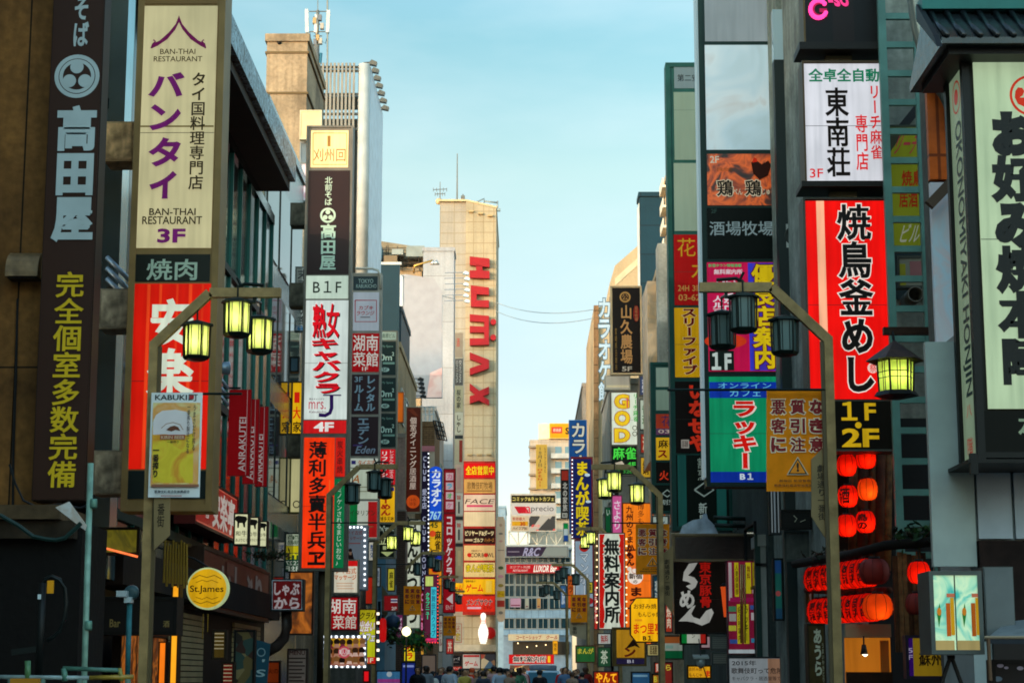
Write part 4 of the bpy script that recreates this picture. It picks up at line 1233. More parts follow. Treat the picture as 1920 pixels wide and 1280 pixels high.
mb = MB(); mb.tube([(0, 0.1, 2 * w), (-0.25, 0.15, 2 * w + 0.15), (-0.9, 0.2, 2 * w + 0.35)], 0.018, dark, 6); mb.build('bracket', s.root)

# rounded box sign of the hotpot shop
s = one('hotpot_box_sign', 'rounded maroon box sign with pale brush characters under an arched pipe', 'shop sign', (508, 1085, 569, 1145), 39.0, '#6a1a1c', [
    T('しゃぶ', (514, 1092, 562, 1116), '#cdbfc0', b=.05), T('からか'[:2], (514, 1119, 562, 1141), '#cdbfc0', b=.05)], k=0.35, frame='#20282c', thick=0.35, fw=0.04)
mb = MB()
P_ = [(508, 1085), (569, 1085), (569, 1145), (508, 1145)]
mb.tube([Vector((p[0], -0.035, p[1])) for p in (s.xz(511, 1088), s.xz(566, 1088), s.xz(566, 1142), s.xz(511, 1142), s.xz(511, 1088))], 0.012, paint('#b8c8cc', 0.4), 6); mb.build('trim', s.root)
t = thing('arched_pipe', 'thick dark pipe arching down below the rounded maroon box sign', 'pipe', at(540, 1148, 39.2))
mb = MB(); mb.tube([at(px, py, 39.3) - t.location for px, py in ((537, 1146), (538, 1175), (533, 1195), (520, 1210), (500, 1222))], 0.11, paint('#3a302c', 0.4), 12); mb.build('pipe', t)
s = one('amber_shop_window', 'amber lit shop window behind the rounded maroon box sign', 'shop window', (541, 1070, 588, 1190), 44.5, sheet('soft', '#1c1008', '#7a3c0c', '#b8641a', '#3c1c08', k=0.6, scale=2.0), k=0, frame='#2a1c10')
s = one('menu_board', 'pale menu board with small print beside the blue flag', 'menu board', (538, 1215, 577, 1284), 40.5, '#a88a7c', [T('MENU', (543, 1219, 572, 1227), '#5c2420', b=.02)] + [('R', (542, 1232 + i * 7, 573 - (i * 5) % 9, 1234.5 + i * 7), '#4a342c') for i in range(7)], frame='#3c2c24', m=1.5)
s = Sign('blue_flag', 'blue shop flag with white lettering hanging low by the menu board', 'flag', (474, 1200, 505, 1290), 37.5, 0.02, '#1c3c4a', 0, nof=True)
s.face(None, '#1d5164', [T("'S", (482, 1235, 500, 1268), '#a8c8cc', b=.02, sh=.2), ('O', 490, 1222, 8, 2, '#8ab0b8')], 0, None, 'cloth', -0.01, [(472, 1196), (507, 1206), (500, 1292), (468, 1292)])
mb = MB(); mb.tube([s.xz(472, 1194)[:1] + (0, s.xz(472, 1194)[1]), s.xz(466, 1290)[:1] + (0, s.xz(466, 1290)[1])], 0.015, paint('#b8c0c0', 0.4), 6); mb.build('pole', s.root)
s = one('dark_orange_poster', 'dim orange framed poster beside the blue flag', 'poster', (498, 1238, 526, 1282), 42, '#8a3410', [T('火の', (502, 1252, 522, 1262), '#2a0c04')], k=0.3, frame='#120a06', m=3)
s = one('food_photo_panel', 'panel of food photos under the brown shutter sign', 'poster', (438, 1180, 478, 1290), 36, sheet('cell', '#241a14', '#6a5a30', '#2c4a44', '#8a7a50', '#3a1c14', scale=5), frame='#101010', m=2)

# little signs in the gap by the mirror cladding
one('narrow_yellow_sign', 'narrow yellow and red sign squeezed behind the white pylon', 'shop sign', (546, 715, 570, 815), 52, '#e8b414', [RC(552, 735, 562, 755, '#d02010'), T('大', (549, 762, 564, 785), '#d02010', b=.05), T('家', (549, 790, 565, 810), '#2a1408', b=.04)], k=0.8, frame='#4c3c20', m=2)
one('narrow_cream_sign', 'narrow cream lit sign edge behind the orange panel of the pylon', 'shop sign', (543, 857, 566, 962), 52, '#cfc890', [('O', 556, 945, 7, 2, '#3c3828')], k=0.6, frame='#8a7a30', m=2)
one('izakaya_floor_sign', 'green, white and yellow sign with floor number at the foot of the pylon', 'shop sign', (541, 998, 566, 1072), 53, '#1c4a30', [RC(543, 1001, 564, 1022, '#c8d4b8'), T('酒', (545, 1002, 562, 1011), '#2c4a2c'), T('場', (545, 1012, 562, 1021), '#2c4a2c'), RC(543, 1023, 564, 1036, '#d8c81c'), T('m', (545, 1037, 563, 1048), '#e8e020', b=.04), T('627', (544, 1051, 563, 1059), '#d8e4d0'), T('2F', (545, 1061, 562, 1070), '#d8e4d0', b=.02)], k=0.6, frame='#101814', m=2)
one('white_pillar_sign', 'white sign with black characters and a blue number strip behind the pylon', 'shop sign', (556, 500, 582, 622), 54, '#c4cfc4', [T('大冬', (560, 575, 578, 610), '#20242a', b=.03), RC(558, 611, 580, 620, '#2a8ac4'), T('273', (560, 612, 578, 619), '#e0e8e8', b=.02), T('末頁', (560, 505, 578, 545), '#20242a')], k=0.25, frame='#5a6058', m=2)
one('pink_blossom_sign', 'white sign with pink blossom print behind the top of the pylon', 'shop sign', (562, 305, 590, 378), 55, sheet('soft', '#d8c8cc', '#d8c8cc', '#d03c6c', '#c8b8c0', scale=1.6), [], frame='#787c78', m=2)
for i, (r_, lb) in enumerate((((544, 380, 578, 422), 'bracket box behind the brown noodle panel of the pylon'), ((542, 530, 576, 574), 'bracket box behind the floor-number panel of the pylon'), ((538, 814, 570, 856), 'bracket box between the narrow yellow and cream signs'))):
    s = Sign('mounting_box', lb, 'bracket', r_, 48.5, 0.5, '#6a6252', 0.02, 'mounting boxes on the white pylon', rim=0, fmat=wall('#6f6654', 0.6, 3.0, 0.6))
    s.face((r_[0] + 2, r_[1] + 2, r_[2] - 2, r_[3] - 2), wall('#7a705c', 0.6, 4.0, 0.6))
one('meter_box', 'small blue-grey meter box on the wall behind the white pylon', 'meter box', (543, 668, 561, 698), 49, '#5f7c88', frame='#262c28', m=3)

# the pylon: box with painted-in sunlight, noodle shop, club, bar
s = Sign('club_pylon_sign', 'tall pylon of stacked signs topped by a box with sunlight painted gold', 'shop sign', (567, 236, 656, 1070), 47.0, 0.45, '#7a7264', 0.05)
rust = '#8a5a1c'
s.face((583, 245, 653, 314), '#ffd48a', [('L', [(587, 250), (650, 250), (650, 309), (587, 309), (587, 250)], 1.5, rust, 0), ('L', [(617, 255), (617, 275)], 6, '#a8742c', 0), T('刈州回', (588, 279, 648, 303), rust, k=0, b=.0)], k=1.5, label='glowing gold acrylic box')  # sunlight on the white acrylic put in as gold colour and glow
PL2 = '#c6d8bc'
s.face((577, 320, 655, 514), '#2e1610', [T('北前そば', (609, 332, 623, 385), PL2, b=.03), ('O', 615, 404, 15, 4, PL2), ('C', 615, 398, 4.5, PL2), ('C', 610, 408, 4.5, PL2), ('C', 620, 408, 4.5, PL2), T('高田屋', (600, 420, 630, 507), PL2, b=.05)])
s.face((574, 517, 653, 560), '#cfe0cc', [T('B１F', (587, 527, 640, 549), '#202a24', b=0.01)], k=0.72)
s.face((572, 563, 653, 786), '#d6e0d8', [
    T('熟女', (586, 569, 636, 634), '#e01020', b=.05, o=('#f2f0ec', .03), s=('#3a0c14', 2, 2)),
    T('キャバクラ', (584, 634, 640, 737), '#e01020', b=.05, o=('#f2f0ec', .03), s=('#3a0c14', 2, 2), sh=-.08),
    T('熟女キャバクラ', (580, 746, 608, 750), '#50404c'), T('mrs.', (579, 753, 611, 767), '#c03c50', b=-.005), T('Kabukicho', (580, 770, 612, 774), '#806c74'),
    ('L', [(606, 741), (640, 741)], 2.5, '#46207c', 0.2), ('L', [(622, 741), (622, 765), (619, 774), (610, 779), (598, 778)], 7, '#46207c', 0.2)], k=0.78)
s.face((569, 788, 649, 812), '#d41a1c', [T('4F', (588, 791, 626, 809), '#f0ece4', b=.05)], k=0.75)
s.face((568, 820, 626, 1064), '#f0360c', [T('薄利多賣半兵ヱ', (577, 827, 612, 1059), '#180a06', b=.05, k=0), ('R', (616, 900, 618, 1050), '#e05a20')], k=0.95, label='bright orange panel with black brush characters')
s.face((629, 820, 647, 893), '#cc1c12', [T('炭火串焼', (632, 826, 643, 887), '#200a08', k=0, b=.02)], k=0.8)
s.face((626, 897, 645, 1064), '#0d7442', [T('♪ミノケンされるまじいおな♪', (631, 903, 641, 1059), '#c8e0c8', b=.0)], k=0.7)
mb = MB(); mb.tube([(0, 0.25, 0), (0, 0.25, -2.8)], 0.12, paint('#4a3c2a', 0.6), 12); mb.build('post', s.root)
# ================================================================== left side, farther down the street
MAR = '#421018'
s = Sign('arched_sign_stack', 'sign stack with a rounded top, red and maroon panels and an Italian flag panel', 'shop sign', (656, 512, 713, 1012), 58.0, 0.4, '#8c8578', 0.05, rim=0.02)
w = s.w / 2
mb = MB(); pts = [Vector((w - 0.03, -0.03, s.h - 0.5)), Vector((w - 0.03, -0.03, s.h - 0.1)), Vector((w - 0.12, -0.03, s.h + 0.08)), Vector((w - 0.3, -0.03, s.h + 0.14)), Vector((-w + 0.1, -0.03, s.h + 0.14))]
mb.tube(pts, 0.04, paint('#b0aa9c', 0.4), 8); mb.build('arch_bar', s.root)
s.face((660, 518, 708, 544), '#16282c', [T('TOKYO', (672, 523, 700, 531), '#8a9a90'), T('KABUKICHO', (668, 533, 706, 540), '#8a9a90')])
s.face((662, 548, 711, 620), '#c4ccd4', [('L', [(666, 563), (706, 563), (706, 603), (666, 603), (666, 563)], 1.8, '#a81828'), T('カブキ', (673, 573, 700, 581), '#b01c2c', sh=.15), T('ラウンジ', (669, 583, 702, 591), '#b01c2c', sh=.15), RC(676, 594, 694, 595.5, '#504850')], k=0.32)
s.face((659, 625, 711, 697), '#a80c14', [T('湖南', (662, 628, 709, 658), '#dcd8cc', b=.02), T('菜館', (662, 660, 709, 687), '#dcd8cc', b=.02), T('1F', (679, 688, 690, 695), '#dcd8cc')], k=0.5)
s.face((659, 702, 711, 776), '#2e1016', [T('3F', (665, 706, 680, 716), '#8fa4b0', b=.02), T('レンタル', (686, 705, 704, 771), '#8fa4b0', b=.05), T('ルーム', (664, 722, 682, 771), '#8fa4b0', b=.05)])
s.face((657, 781, 710, 854), '#2b1018', [T('エデン', (671, 784, 693, 832), '#90a2b0', b=.04), T('Eden', (668, 836, 704, 850), '#8e98a8', sh=.3), RC(662, 833, 680, 836, '#4a2c6c')])
s.face((656, 859, 709, 876), '#c8d0c0', [RC(659, 863, 667, 870, '#2c2c6c'), T('タイ古式', (671, 862, 704, 873), '#b4581c', b=.03)], k=0.5)
s.face((655, 878, 708, 935), '#c9d4bc', [T('A', (661, 890, 676, 905), '#b06a30', sh=.3), RC(665, 912, 690, 913.5, '#7c7a60'), RC(665, 920, 698, 921.5, '#7c7a60')], k=0.5)
s.face((653, 939, 707, 1008), '#d0d6c4', [RC(654, 940, 670, 1007, '#107a3c'), RC(690, 940, 707, 1007, '#b81c1c'), T('イタリアン', (656, 956, 704, 966), '#2c3020', b=.01), RC(672, 978, 702, 980, '#5c5c44'), RC(674, 986, 700, 988, '#8a5c3c')], k=0.5, label='Italian flag panel')
mb = MB(); mb.tube([(0, 0.2, 0), (0, 0.2, -3)], 0.09, paint('#4c443c', 0.6), 10); mb.build('post', s.root)

s = Sign('green_office_sign_stack', 'narrow dark green sign stack with red and yellow panels at its foot', 'shop sign', (712, 620, 744, 1046), 66.0, 0.4, '#7f7868', 0.04, rim=0.02)
s.face((715, 622, 743, 637), '#b8ccb4', [T('島原ビル', (717, 625, 741, 634), '#2c5040', b=.01)], k=0.45)
for y, fl in ((640, '5F'), (708, '4F'), (775, '3F')):
    s.face((714, y, 742, y + 63), '#07211e', [T('My Space', (716, y + 7, 737, y + 12), '#7ca090', b=.01), T('0m', (713, y + 24, 735, y + 36), '#c4d8c4', b=.02), T('2', (735, y + 20, 739, y + 27), '#c4d8c4', b=.02), RC(718, y + 39, 740, y + 43, '#7c9a88'), ('C', 722, y + 53, 8, '#b8ccbc', .55), T(fl, (717, y + 50, 727, y + 56), '#0c2822', b=.02)])
s.face((713, 842, 741, 908), '#d01420', [T('リフレッシュ', (715, 846, 727, 903), '#ece4dc', b=.02), T('レンタルルームホステル', (730, 844, 738, 904), '#ece4dc', b=.0)], k=0.7)
s.face((711, 912, 740, 978), '#e8ae14', [RC(712, 913, 739, 920, '#20307c'), T('1F', (714, 914, 724, 919), '#d8dcec'), T('らーめん', (714, 922, 733, 966), '#a01814', b=.06), T('博多天神', (713, 968, 738, 977), '#181408', b=.02)], k=0.75)
s.face((709, 982, 739, 1044), '#101812', [T('My Space', (711, 985, 737, 998), '#c4d4c0', sh=-.5), T('立', (711, 1004, 725, 1020), '#d0d89c', b=.03), ('P', [(714, 1034), (738, 1034), (726, 1043)], '#c8d48c'), RC(718, 1023, 733, 1030, '#b8c48c')], k=0.45)

# billboards with edge lights, near the brown wall board
s = Sign('edge_lit_board', 'grey massage board edged with white square lights', 'shop sign', (646, 984, 690, 1106), 54.0, 0.2, '#7e868e', 0.02, rim=0)
s.face((648, 986, 688, 1104), '#8d99a6', [T('タイ古式', (650, 994, 680, 1002), '#8c3c3c', b=.02), T('マッサージ', (650, 1005, 680, 1012), '#8c3c3c', b=.02), RC(652, 1017, 676, 1019, '#a06060'), ('C', 657, 1031, 3.4, '#2c1c18'), ('P', [(653, 1035), (661, 1035), (664, 1048), (652, 1048)], '#241816'), ('P', [(654, 1034), (660, 1034), (659, 1040), (655, 1040)], '#b08a70')], k=0.25)
bl = lit('#f4fbff', 2.2, 0)
def bulbs(s, pts, r, m, name='light'):
    """a row of lights fixed to a sign, each its own small lamp"""
    for px, py in pts:
        x, z = s.xz(px, py); q = r * s.px()
        mb = MB(); mb.box(x - q, x + q, -0.05, -0.015, z - q, z + q, m); mb.build(name, s.root)
bulbs(s, [(684, 992 + i * 10.5) for i in range(11)] + [(650 + i * 7, 988) for i in range(5)], 1.6, bl)
s = one('massage_light_box', 'cream massage light box with a red top band', 'shop sign', (624, 1048, 673, 1113), 50.0, '#e4dcc4', [RC(646, 1050, 671, 1061, '#d81818'), T('タイ古式', (629, 1064, 668, 1075), '#c85c1c', b=.03), T('マッサージ', (627, 1077, 668, 1087), '#c85c1c', b=.03), RC(631, 1092, 664, 1093.5, '#d0a080'), RC(631, 1097, 660, 1098.5, '#d0a080'), RC(633, 1102, 664, 1103.5, '#d0a080')], k=0.7, frame='#a89c84', m=1.5)
s = one('hunan_street_sign', 'red sign with white brush characters above the hostess picture board', 'shop sign', (607, 1117, 673, 1182), 47.5, '#b00c16', [T('湖南', (612, 1122, 668, 1150), '#e8e4d8', b=.02), T('菜館', (624, 1153, 668, 1178), '#d8d4c4', b=.02), T('1F', (611, 1156, 621, 1176), '#d8d4c4', d='v')], k=0.62, frame='#58181c', m=2)
s = Sign('hostess_picture_board', 'picture board of many small portraits edged with white square lights', 'shop sign', (606, 1190, 687, 1251), 46.0, 0.25, '#6c7280', 0.02, rim=0)
ops = [RC(616, 1196, 680, 1212, '#d8a41c')]
rr = random.Random(5)
for row, (y, n, xs) in enumerate(((1203, 6, 12.2), (1219, 6, 12.2), (1236, 6, 12.2))):
    for i in range(n):
        x = 619 + i * xs + rr.uniform(-1, 1)
        yy = y + rr.uniform(-1.5, 1.5)
        hair = rr.choice(('#20140e', '#3c2414', '#6a4420', '#8a5c30'))
        ops += [('C', x, yy, 5.6, hair), ('P', [(x - 6, yy + 11), (x - 3.5, yy + 4), (x + 3.5, yy + 4), (x + 6, yy + 11)], rr.choice(('#d8a888', '#c08a70', '#e8c0b0', '#7c2c3c')), ), ('C', x, yy + 0.8, 3.3, '#dca888', 0, 1.2)]
ops += [('C', 647, 1222, 11, '#d85060'), ('C', 647, 1222, 8, '#e8b0a8'), ('C', 647, 1222, 5, '#d85060'), T('美人人妻', (637, 1217, 658, 1226), '#f4e8e4', b=.04), RC(614, 1244, 680, 1247, '#b07060')]
s.face((612, 1195, 681, 1246), '#9c5c30', ops, k=0.55)
bulbs(s, [(609.5 + i * 10.6, 1193) for i in range(8)] + [(609.5 + i * 10.6, 1248.6) for i in range(8)] + [(609.5, 1203 + i * 11) for i in range(4)] + [(683.5, 1203 + i * 11) for i in range(4)], 2.1, bl)
s = one('yellow_cafe_sign', 'slanted-lettered yellow and purple cafe sign beside the picture board', 'shop sign', (672, 1140, 706, 1246), 52.0, '#c8cc1c', [('P', [(674, 1142), (704, 1142), (704, 1158), (674, 1172)], '#b4a818'), T('クラリ', (675, 1147, 703, 1160), '#2c240c', b=.03, sh=.2), T('出会い', (674, 1163, 703, 1184), '#e8e8e0', b=.06, o=('#a01c50', .05), sh=.2), T('カフェ', (676, 1186, 703, 1202), '#e8e8e0', b=.05, o=('#5c2c8c', .05), sh=.2), ('C', 691, 1216, 10, '#20a0c8', 0, .6), RC(684, 1231, 704, 1243, '#d81c18'), T('1F', (688, 1233, 700, 1241), '#f0e8c0', b=.03)], k=0.7, frame='#5c2c20', m=2)
bulbs(s, [(709, 1150 + i * 17) for i in range(6)], 2.4, lit('#fff0d0', 1.6, 0))
s = one('red_roadside_box', 'red lit box low down beneath the picture board', 'light box', (680, 1255, 694, 1279), 50, '#e0141c', k=0.9, frame='#4c0c0c', m=1.5)
one('blank_red_board', 'plain red board high behind the edge lit massage board', 'board', (688, 936, 708, 1012), 60, '#a81a1a', k=0.35, frame='#501010', m=1.5)
one('red_orange_panel', 'plain orange-red panel half hidden behind the massage boards', 'board', (678, 1080, 700, 1133), 61, '#cc2c18', k=0.45, frame='#1c1414', m=2)
one('flag_floor_sign', 'small maroon sign with a tiny striped flag and floor number', 'shop sign', (718, 1114, 748, 1146), 60, '#8c1418', [RC(733, 1122, 745, 1124, '#e0d8d8'), RC(733, 1124, 745, 1127, '#2c2c6c'), RC(733, 1127, 745, 1129, '#e0d8d8'), T('2F', (734, 1137, 744, 1143), '#e4d8d0', b=.02)], k=0.5, frame='#5c4840', m=1.5)
# blue-glazed house set back
tb2 = building('blue_glazed_house', 'blue-grey house with dark barred windows behind the black arrow panel', -6.6, -5.28, 72, 79, 6.7, paint('#5f8496', 0.6))
front_windows(tb2, [0.75], [4.9], 0.55, 1.2, glass('#14242c'), paint('#8aa4b0', 0.5), 0.0, 3)
front_windows(tb2, [0.2, 1.1], [3.2], 0.5, 1.1, glass('#14242c'), paint('#8aa4b0', 0.5), 0.0, 2)
t = thing('round_paper_lantern', 'round dark blue lantern hanging by the small maroon floor sign', 'lantern', at(737, 1166, 62))
mb = MB(); mb.lathe([(0.03, -0.26), (0.2, -0.16), (0.26, 0), (0.2, 0.17), (0.03, 0.26)], (0, 0, 0), paint('#28405a', 0.4), 18); mb.build('shade', t)
mb = MB(); mb.tube([(0, 0, 0.26), (0, 0, 0.8)], 0.01, dark, 5); mb.build('cord', t)
t = thing('tall_red_lantern', 'tall red paper lantern with a white side below the round blue one', 'lantern', at(718, 1180, 60))
mb = MB(); mb.lathe([(0.05, -0.38), (0.1, -0.32), (0.115, 0), (0.1, 0.3), (0.05, 0.36)], (0, 0, 0), lit('#d81818', 0.5, 0.3), 18); mb.build('shade', t)
mb = MB(); mb.lathe([(0.05, 0.36), (0.06, 0.47)], (0, 0, 0), dark, 12); mb.build('rim', t)
mb = MB(); mb.tube([(0, 0, 0.47), (0, 0, 1.0)], 0.01, dark, 5); mb.build('cord', t)
t = thing('globe_lamp', 'bright round white globe lamp above the street greenery', 'lamp', at(762, 1183, 60))
mb = MB(); mb.lathe([(0.02, -0.15), (0.11, -0.1), (0.15, 0), (0.11, 0.1), (0.02, 0.15)], (0, 0, 0), lit('#fdf4b0', 2.2, 0), 18); mb.build('globe', t)
mb = MB(); mb.tube([(0, 0, -0.15), (0, 0, -2.7)], 0.03, dark, 8); mb.build('pole', t)

# brown dining sign and its neighbours
s = one('brown_dining_sign', 'tall brown sign with one white column of characters and an orange disc', 'shop sign', (760, 762, 790, 961), 78.0, '#4e1c0e', [('P', [(764, 768), (774, 766), (785, 780), (779, 780)], '#6a2c18'), T('個室ダイニング居酒屋', (768, 782, 781, 917), '#e4c8b4', b=.03), ('C', 774.5, 940, 12.5, '#ec5a18'), T('はなび'[:2], (768, 932, 780, 948), '#a83c10', d='h')], k=0.42, frame='#8c7c64', m=1.5, thick=0.35)
s = one('karaoke_blue_sign', 'blue round-topped karaoke sign with white characters', 'shop sign', (804, 884, 829, 975), 96.0, '#1650d0', [T('カラオケ', (808, 880, 827, 949), '#e8f0f4', b=.05), T('767', (806, 958, 827, 974), '#a8dce8', b=.03, sh=.1)], k=0.75, frame='#2c4a8c', m=1)
w = s.w / 2
mb = MB(); mb.prism([(w * math.cos(RAD(a)), s.h + w * 0.8 * math.sin(RAD(a))) for a in range(0, 181, 15)], -0.012, 0.18, lit('#1650d0', 0.75)); mb.build('round_cap', s.root)
one('mahjong_yellow_sign', 'yellow and orange mahjong sign right under the blue karaoke sign', 'shop sign', (804, 977, 829, 1036), 96.3, '#e8b01c', [T('45', (806, 979, 821, 989), '#28441c', b=.03), T('麻雀', (815, 994, 827, 1030), '#241408', b=.06), ('C', 811, 1000, 6, '#e04c20')], k=0.75, frame='#8c6414', m=1)
one('orange_target_sign', 'orange sign with a red and blue target under the mahjong sign', 'shop sign', (803, 1040, 829, 1132), 96.6, '#ea8a18', [RC(804, 1041, 828, 1050, '#2038a8'), ('C', 816, 1066, 7.5, '#e0401c'), ('C', 816, 1066, 3, '#3c2c90')], k=0.7, frame='#7c3c10', m=1)
s = Sign('croquette_club_sign', 'tall maroon karaoke club sign with coloured character squares', 'shop sign', (831, 878, 854, 1149), 104.0, 0.3, '#6c1018', 0.03, rim=0.02)
sq = ('#d0788c', '#48b0c8', '#50b060', '#c87890')
s.face((832, 880, 853, 960), '#8c0f1a', [o_ for i, ch in enumerate('カラオケ') for o_ in (RC(836, 886 + i * 18, 850, 900 + i * 18, '#d8b0b4'), T(ch, (838, 888 + i * 18, 848, 898 + i * 18), sq[i], b=.06))], k=0.55)
s.face((832, 963, 853, 1147), '#9c0c1a', [T('コロッケクラブ', (836, 968, 849, 1100), '#e8d4d0', b=.05), ('P', [(837, 1122), (849, 1112), (849, 1132)], '#d8c8c4'), T('ENT', (836, 1134, 850, 1142), '#c89c98', b=.02)], k=0.55)
s = Sign('udon_white_sign', 'tall white sign with big black kana behind the lamp posts', 'shop sign', (758, 974, 788, 1178), 80.0, 0.3, '#b8b09c', 0.02, rim=0)
s.face((759, 976, 787, 1176), '#d6dcc4', [T('とんかつにつ', (763, 985, 784, 1168), '#181a14', b=.06)], k=0.62)
s = Sign('club_vertical_sign', 'thin black and violet sign with white letters and a line of lights', 'shop sign', (789, 846, 803, 1110), 86.0, 0.2, '#1a1420', 0.01, rim=0)
s.face((790, 848, 802, 1108), '#19142c', [T('CLUB 愛本店 CLUB LOUNGE', (791, 855, 800, 1104), '#c4c8e4', d='v', b=.03)], k=0.5)
bulbs(s, [(803.5, 850 + i * 8.2) for i in range(24)], 1.0, bl)
s = Sign('cyan_neon_club_sign', 'cyan lettered neon club sign inside a border of red bulbs', 'shop sign', (794, 1076, 822, 1206), 84.0, 0.25, '#3c1c3c', 0.02, rim=0)
s.face((796, 1078, 820, 1204), '#5c2038', [RC(808, 1100, 818, 1195, '#3cc8d8'), T('歌舞伎町クラブ', (809, 1103, 817, 1192), '#1c607c', b=.02), T('クラブニュー', (798, 1110, 806, 1160), '#38d89c', b=.06), RC(798, 1080, 812, 1098, '#c8d870'), RC(797, 1196, 819, 1203, '#e82c6c')], k=0.75)
rb = lit('#ff5040', 2.0, 0)
bulbs(s, [(821, 1080 + i * 6.5) for i in range(19)] + [(796 + i * 5, 1204) for i in range(6)], 0.8, rb)
one('white_led_strip_sign', 'thin pink-white strip sign with dotted light border beside the blue karaoke sign', 'shop sign', (797, 880, 804, 1060), 92, '#d0b8c0', [RC(799, 900, 802, 930, '#c05c20'), T('BAR LOUNGE', (798.5, 940, 802.5, 1050), '#7c4c74', d='v')], k=0.6, frame='#a8a0a4', m=0.6)
one('red_club_strip', 'thin red strip sign with pink neon letters behind the warning banner', 'shop sign', (788, 1106, 795, 1184), 82, '#7c0c20', [T('CLUB', (789, 1112, 794, 1180), '#f080b0', d='v', b=.05)], k=0.6, frame='#3c0c14', m=0.6)
tpc = thing('pinkish_corner_tower', 'narrow pinkish-grey corner shaft beside the tall brown dining sign', 'building', (at(742, 1270, 79.2).x, 79.2, 0))
mb = MB(); mb.box(0, 0.42, 0, 0.4, -0.1, at(750, 820, 79.2).z, wall('#a88878', 0.4, 1)); mb.build('wall', tpc)
mb = MB(); mb.box(-0.03, 0.45, -0.03, 0.43, at(750, 820, 79.2).z + .003, at(750, 812, 79.2).z, paint('#8a7a6c')); mb.build('cap', tpc)
tcol = thing('brick_clad_shaft', 'narrow brown brick shaft between the black arrow panel and the white kana sign', 'building', (at(743, 1270, 72).x, 71.5, 0))
mb = MB(); mb.box(0, 0.32, 0, 0.3, -0.1, at(750, 960, 72).z, wall('#5c4438', 0.3, 1, tile=(0.22, 0.08, 1), mortar='#3a2c24', msize=0.008)); mb.build('wall', tcol)
mb = MB(); mb.box(-0.02, 0.34, -0.02, 0.32, at(750, 960, 72).z + .003, at(750, 957, 72).z, paint('#8a7a6c')); mb.build('cap', tcol)
one('orange_awning_board', 'slanted orange board edge above the red refresh panel', 'board', (742, 735, 757, 792), 79, '#e06a14', k=0.5, frame='#a85010', m=0.8)
tbr = building('brick_roof_house', 'brown brick roof house with a pink band behind the brown dining sign', -6.2, -4.72, 98, 104, at(800, 790, 98).z, wall('#8a6644', 0.3, 1, tile=(0.3, 0.12, 1), mortar='#54402c', msize=0.01))
mb = MB(); mb.box(-0.02, 1.5, -0.1, -0.004, at(800, 846, 98).z, at(800, 836, 98).z, paint('#c87478')); mb.build('band', tbr, 'pink band')
mb = MB(); q = at(800, 842, 98).z; mb.box(0.0, 1.5, -0.05, -0.004, q - 3, q, paint('#b8a088')); mb.build('lower_wall', tbr)
for i in range(7):
    mb = MB(); mb.tube([(0.1 + i * 0.22, 0.1, tbr.location.z + at(800, 790, 98).z), (0.1 + i * 0.22, 0.1, at(800, 762, 98).z)], 0.03, paint('#b8c0c0', .4), 6); mb.build('railing_post', tbr)
mb = MB(); mb.tube([(0, 0.1, at(800, 762, 98).z), (1.5, 0.1, at(800, 762, 98).z)], 0.03, paint('#b8c0c0', .4), 6); mb.tube([(0, 0.1, at(800, 776, 98).z), (1.5, 0.1, at(800, 776, 98).z)], 0.03, paint('#b8c0c0', .4), 6); mb.build('rail', tbr)
t = thing('steel_grid_awning', 'black steel grid frame slanting out below the blank white billboard', 'awning frame', at(815, 790, 97.5))
gp = lambda u, v: at(812 + 18 * u + 8 * v, 788 + 34 * v + 4 * u, 97.5) - t.location
mb = MB()
for i in range(5):
    mb.tube([gp(i / 4, 0), gp(i / 4, 1)], 0.03, dark, 5); mb.tube([gp(0, i / 4), gp(1, i / 4)], 0.03, dark, 5)
mb.build('grid', t)
# long white banner of sponsors on the cream tower's left side
s = Sign('sponsor_strip', 'narrow vertical strip of stacked small signs on the left of the red letters', 'shop sign', (852, 622, 869, 1092), 146.0, 0.3, '#a8a08c', 0.02, rim=0)
for i, (y0, y1, h, op) in enumerate(((624, 670, '#8c7c68', [T('酒', (856, 634, 862, 650), '#b04030')]), (672, 722, '#504c48', [T('GINTAMA', (855, 676, 859, 718), '#a09c94', rot=90, d='h'), T('DONTAMA', (861, 676, 865, 718), '#b0aca4', rot=90, d='h')]), (724, 771, '#a8a080', [T('桜の家', (856, 730, 864, 765), '#242018', b=.03)]), (773, 814, '#c4bfa8', [T('しゃし', (856, 778, 864, 810), '#282418', b=.03)]), (816, 822, '#24282c', []), (823, 868, '#b4ac90', [RC(861, 825, 867, 866, '#8c2c1c')]), (870, 922, '#c0a894', [RC(857, 876, 864, 916, '#b8948c')]), (924, 966, '#c8c8bc', [T('旨', (857, 928, 864, 936), '#c02c28', b=.04), RC(859, 940, 862, 962, '#484440')]), (968, 974, '#24282c', []), (976, 1016, '#c8c8bc', [T('旨', (857, 980, 864, 988), '#c02c28', b=.04), RC(859, 992, 862, 1012, '#484440')]), (1018, 1024, '#24282c', []), (1026, 1078, '#b4a888', [RC(858, 1032, 864, 1060, '#c8b890')]))):
    s.face((853, y0, 868, y1), h, op)

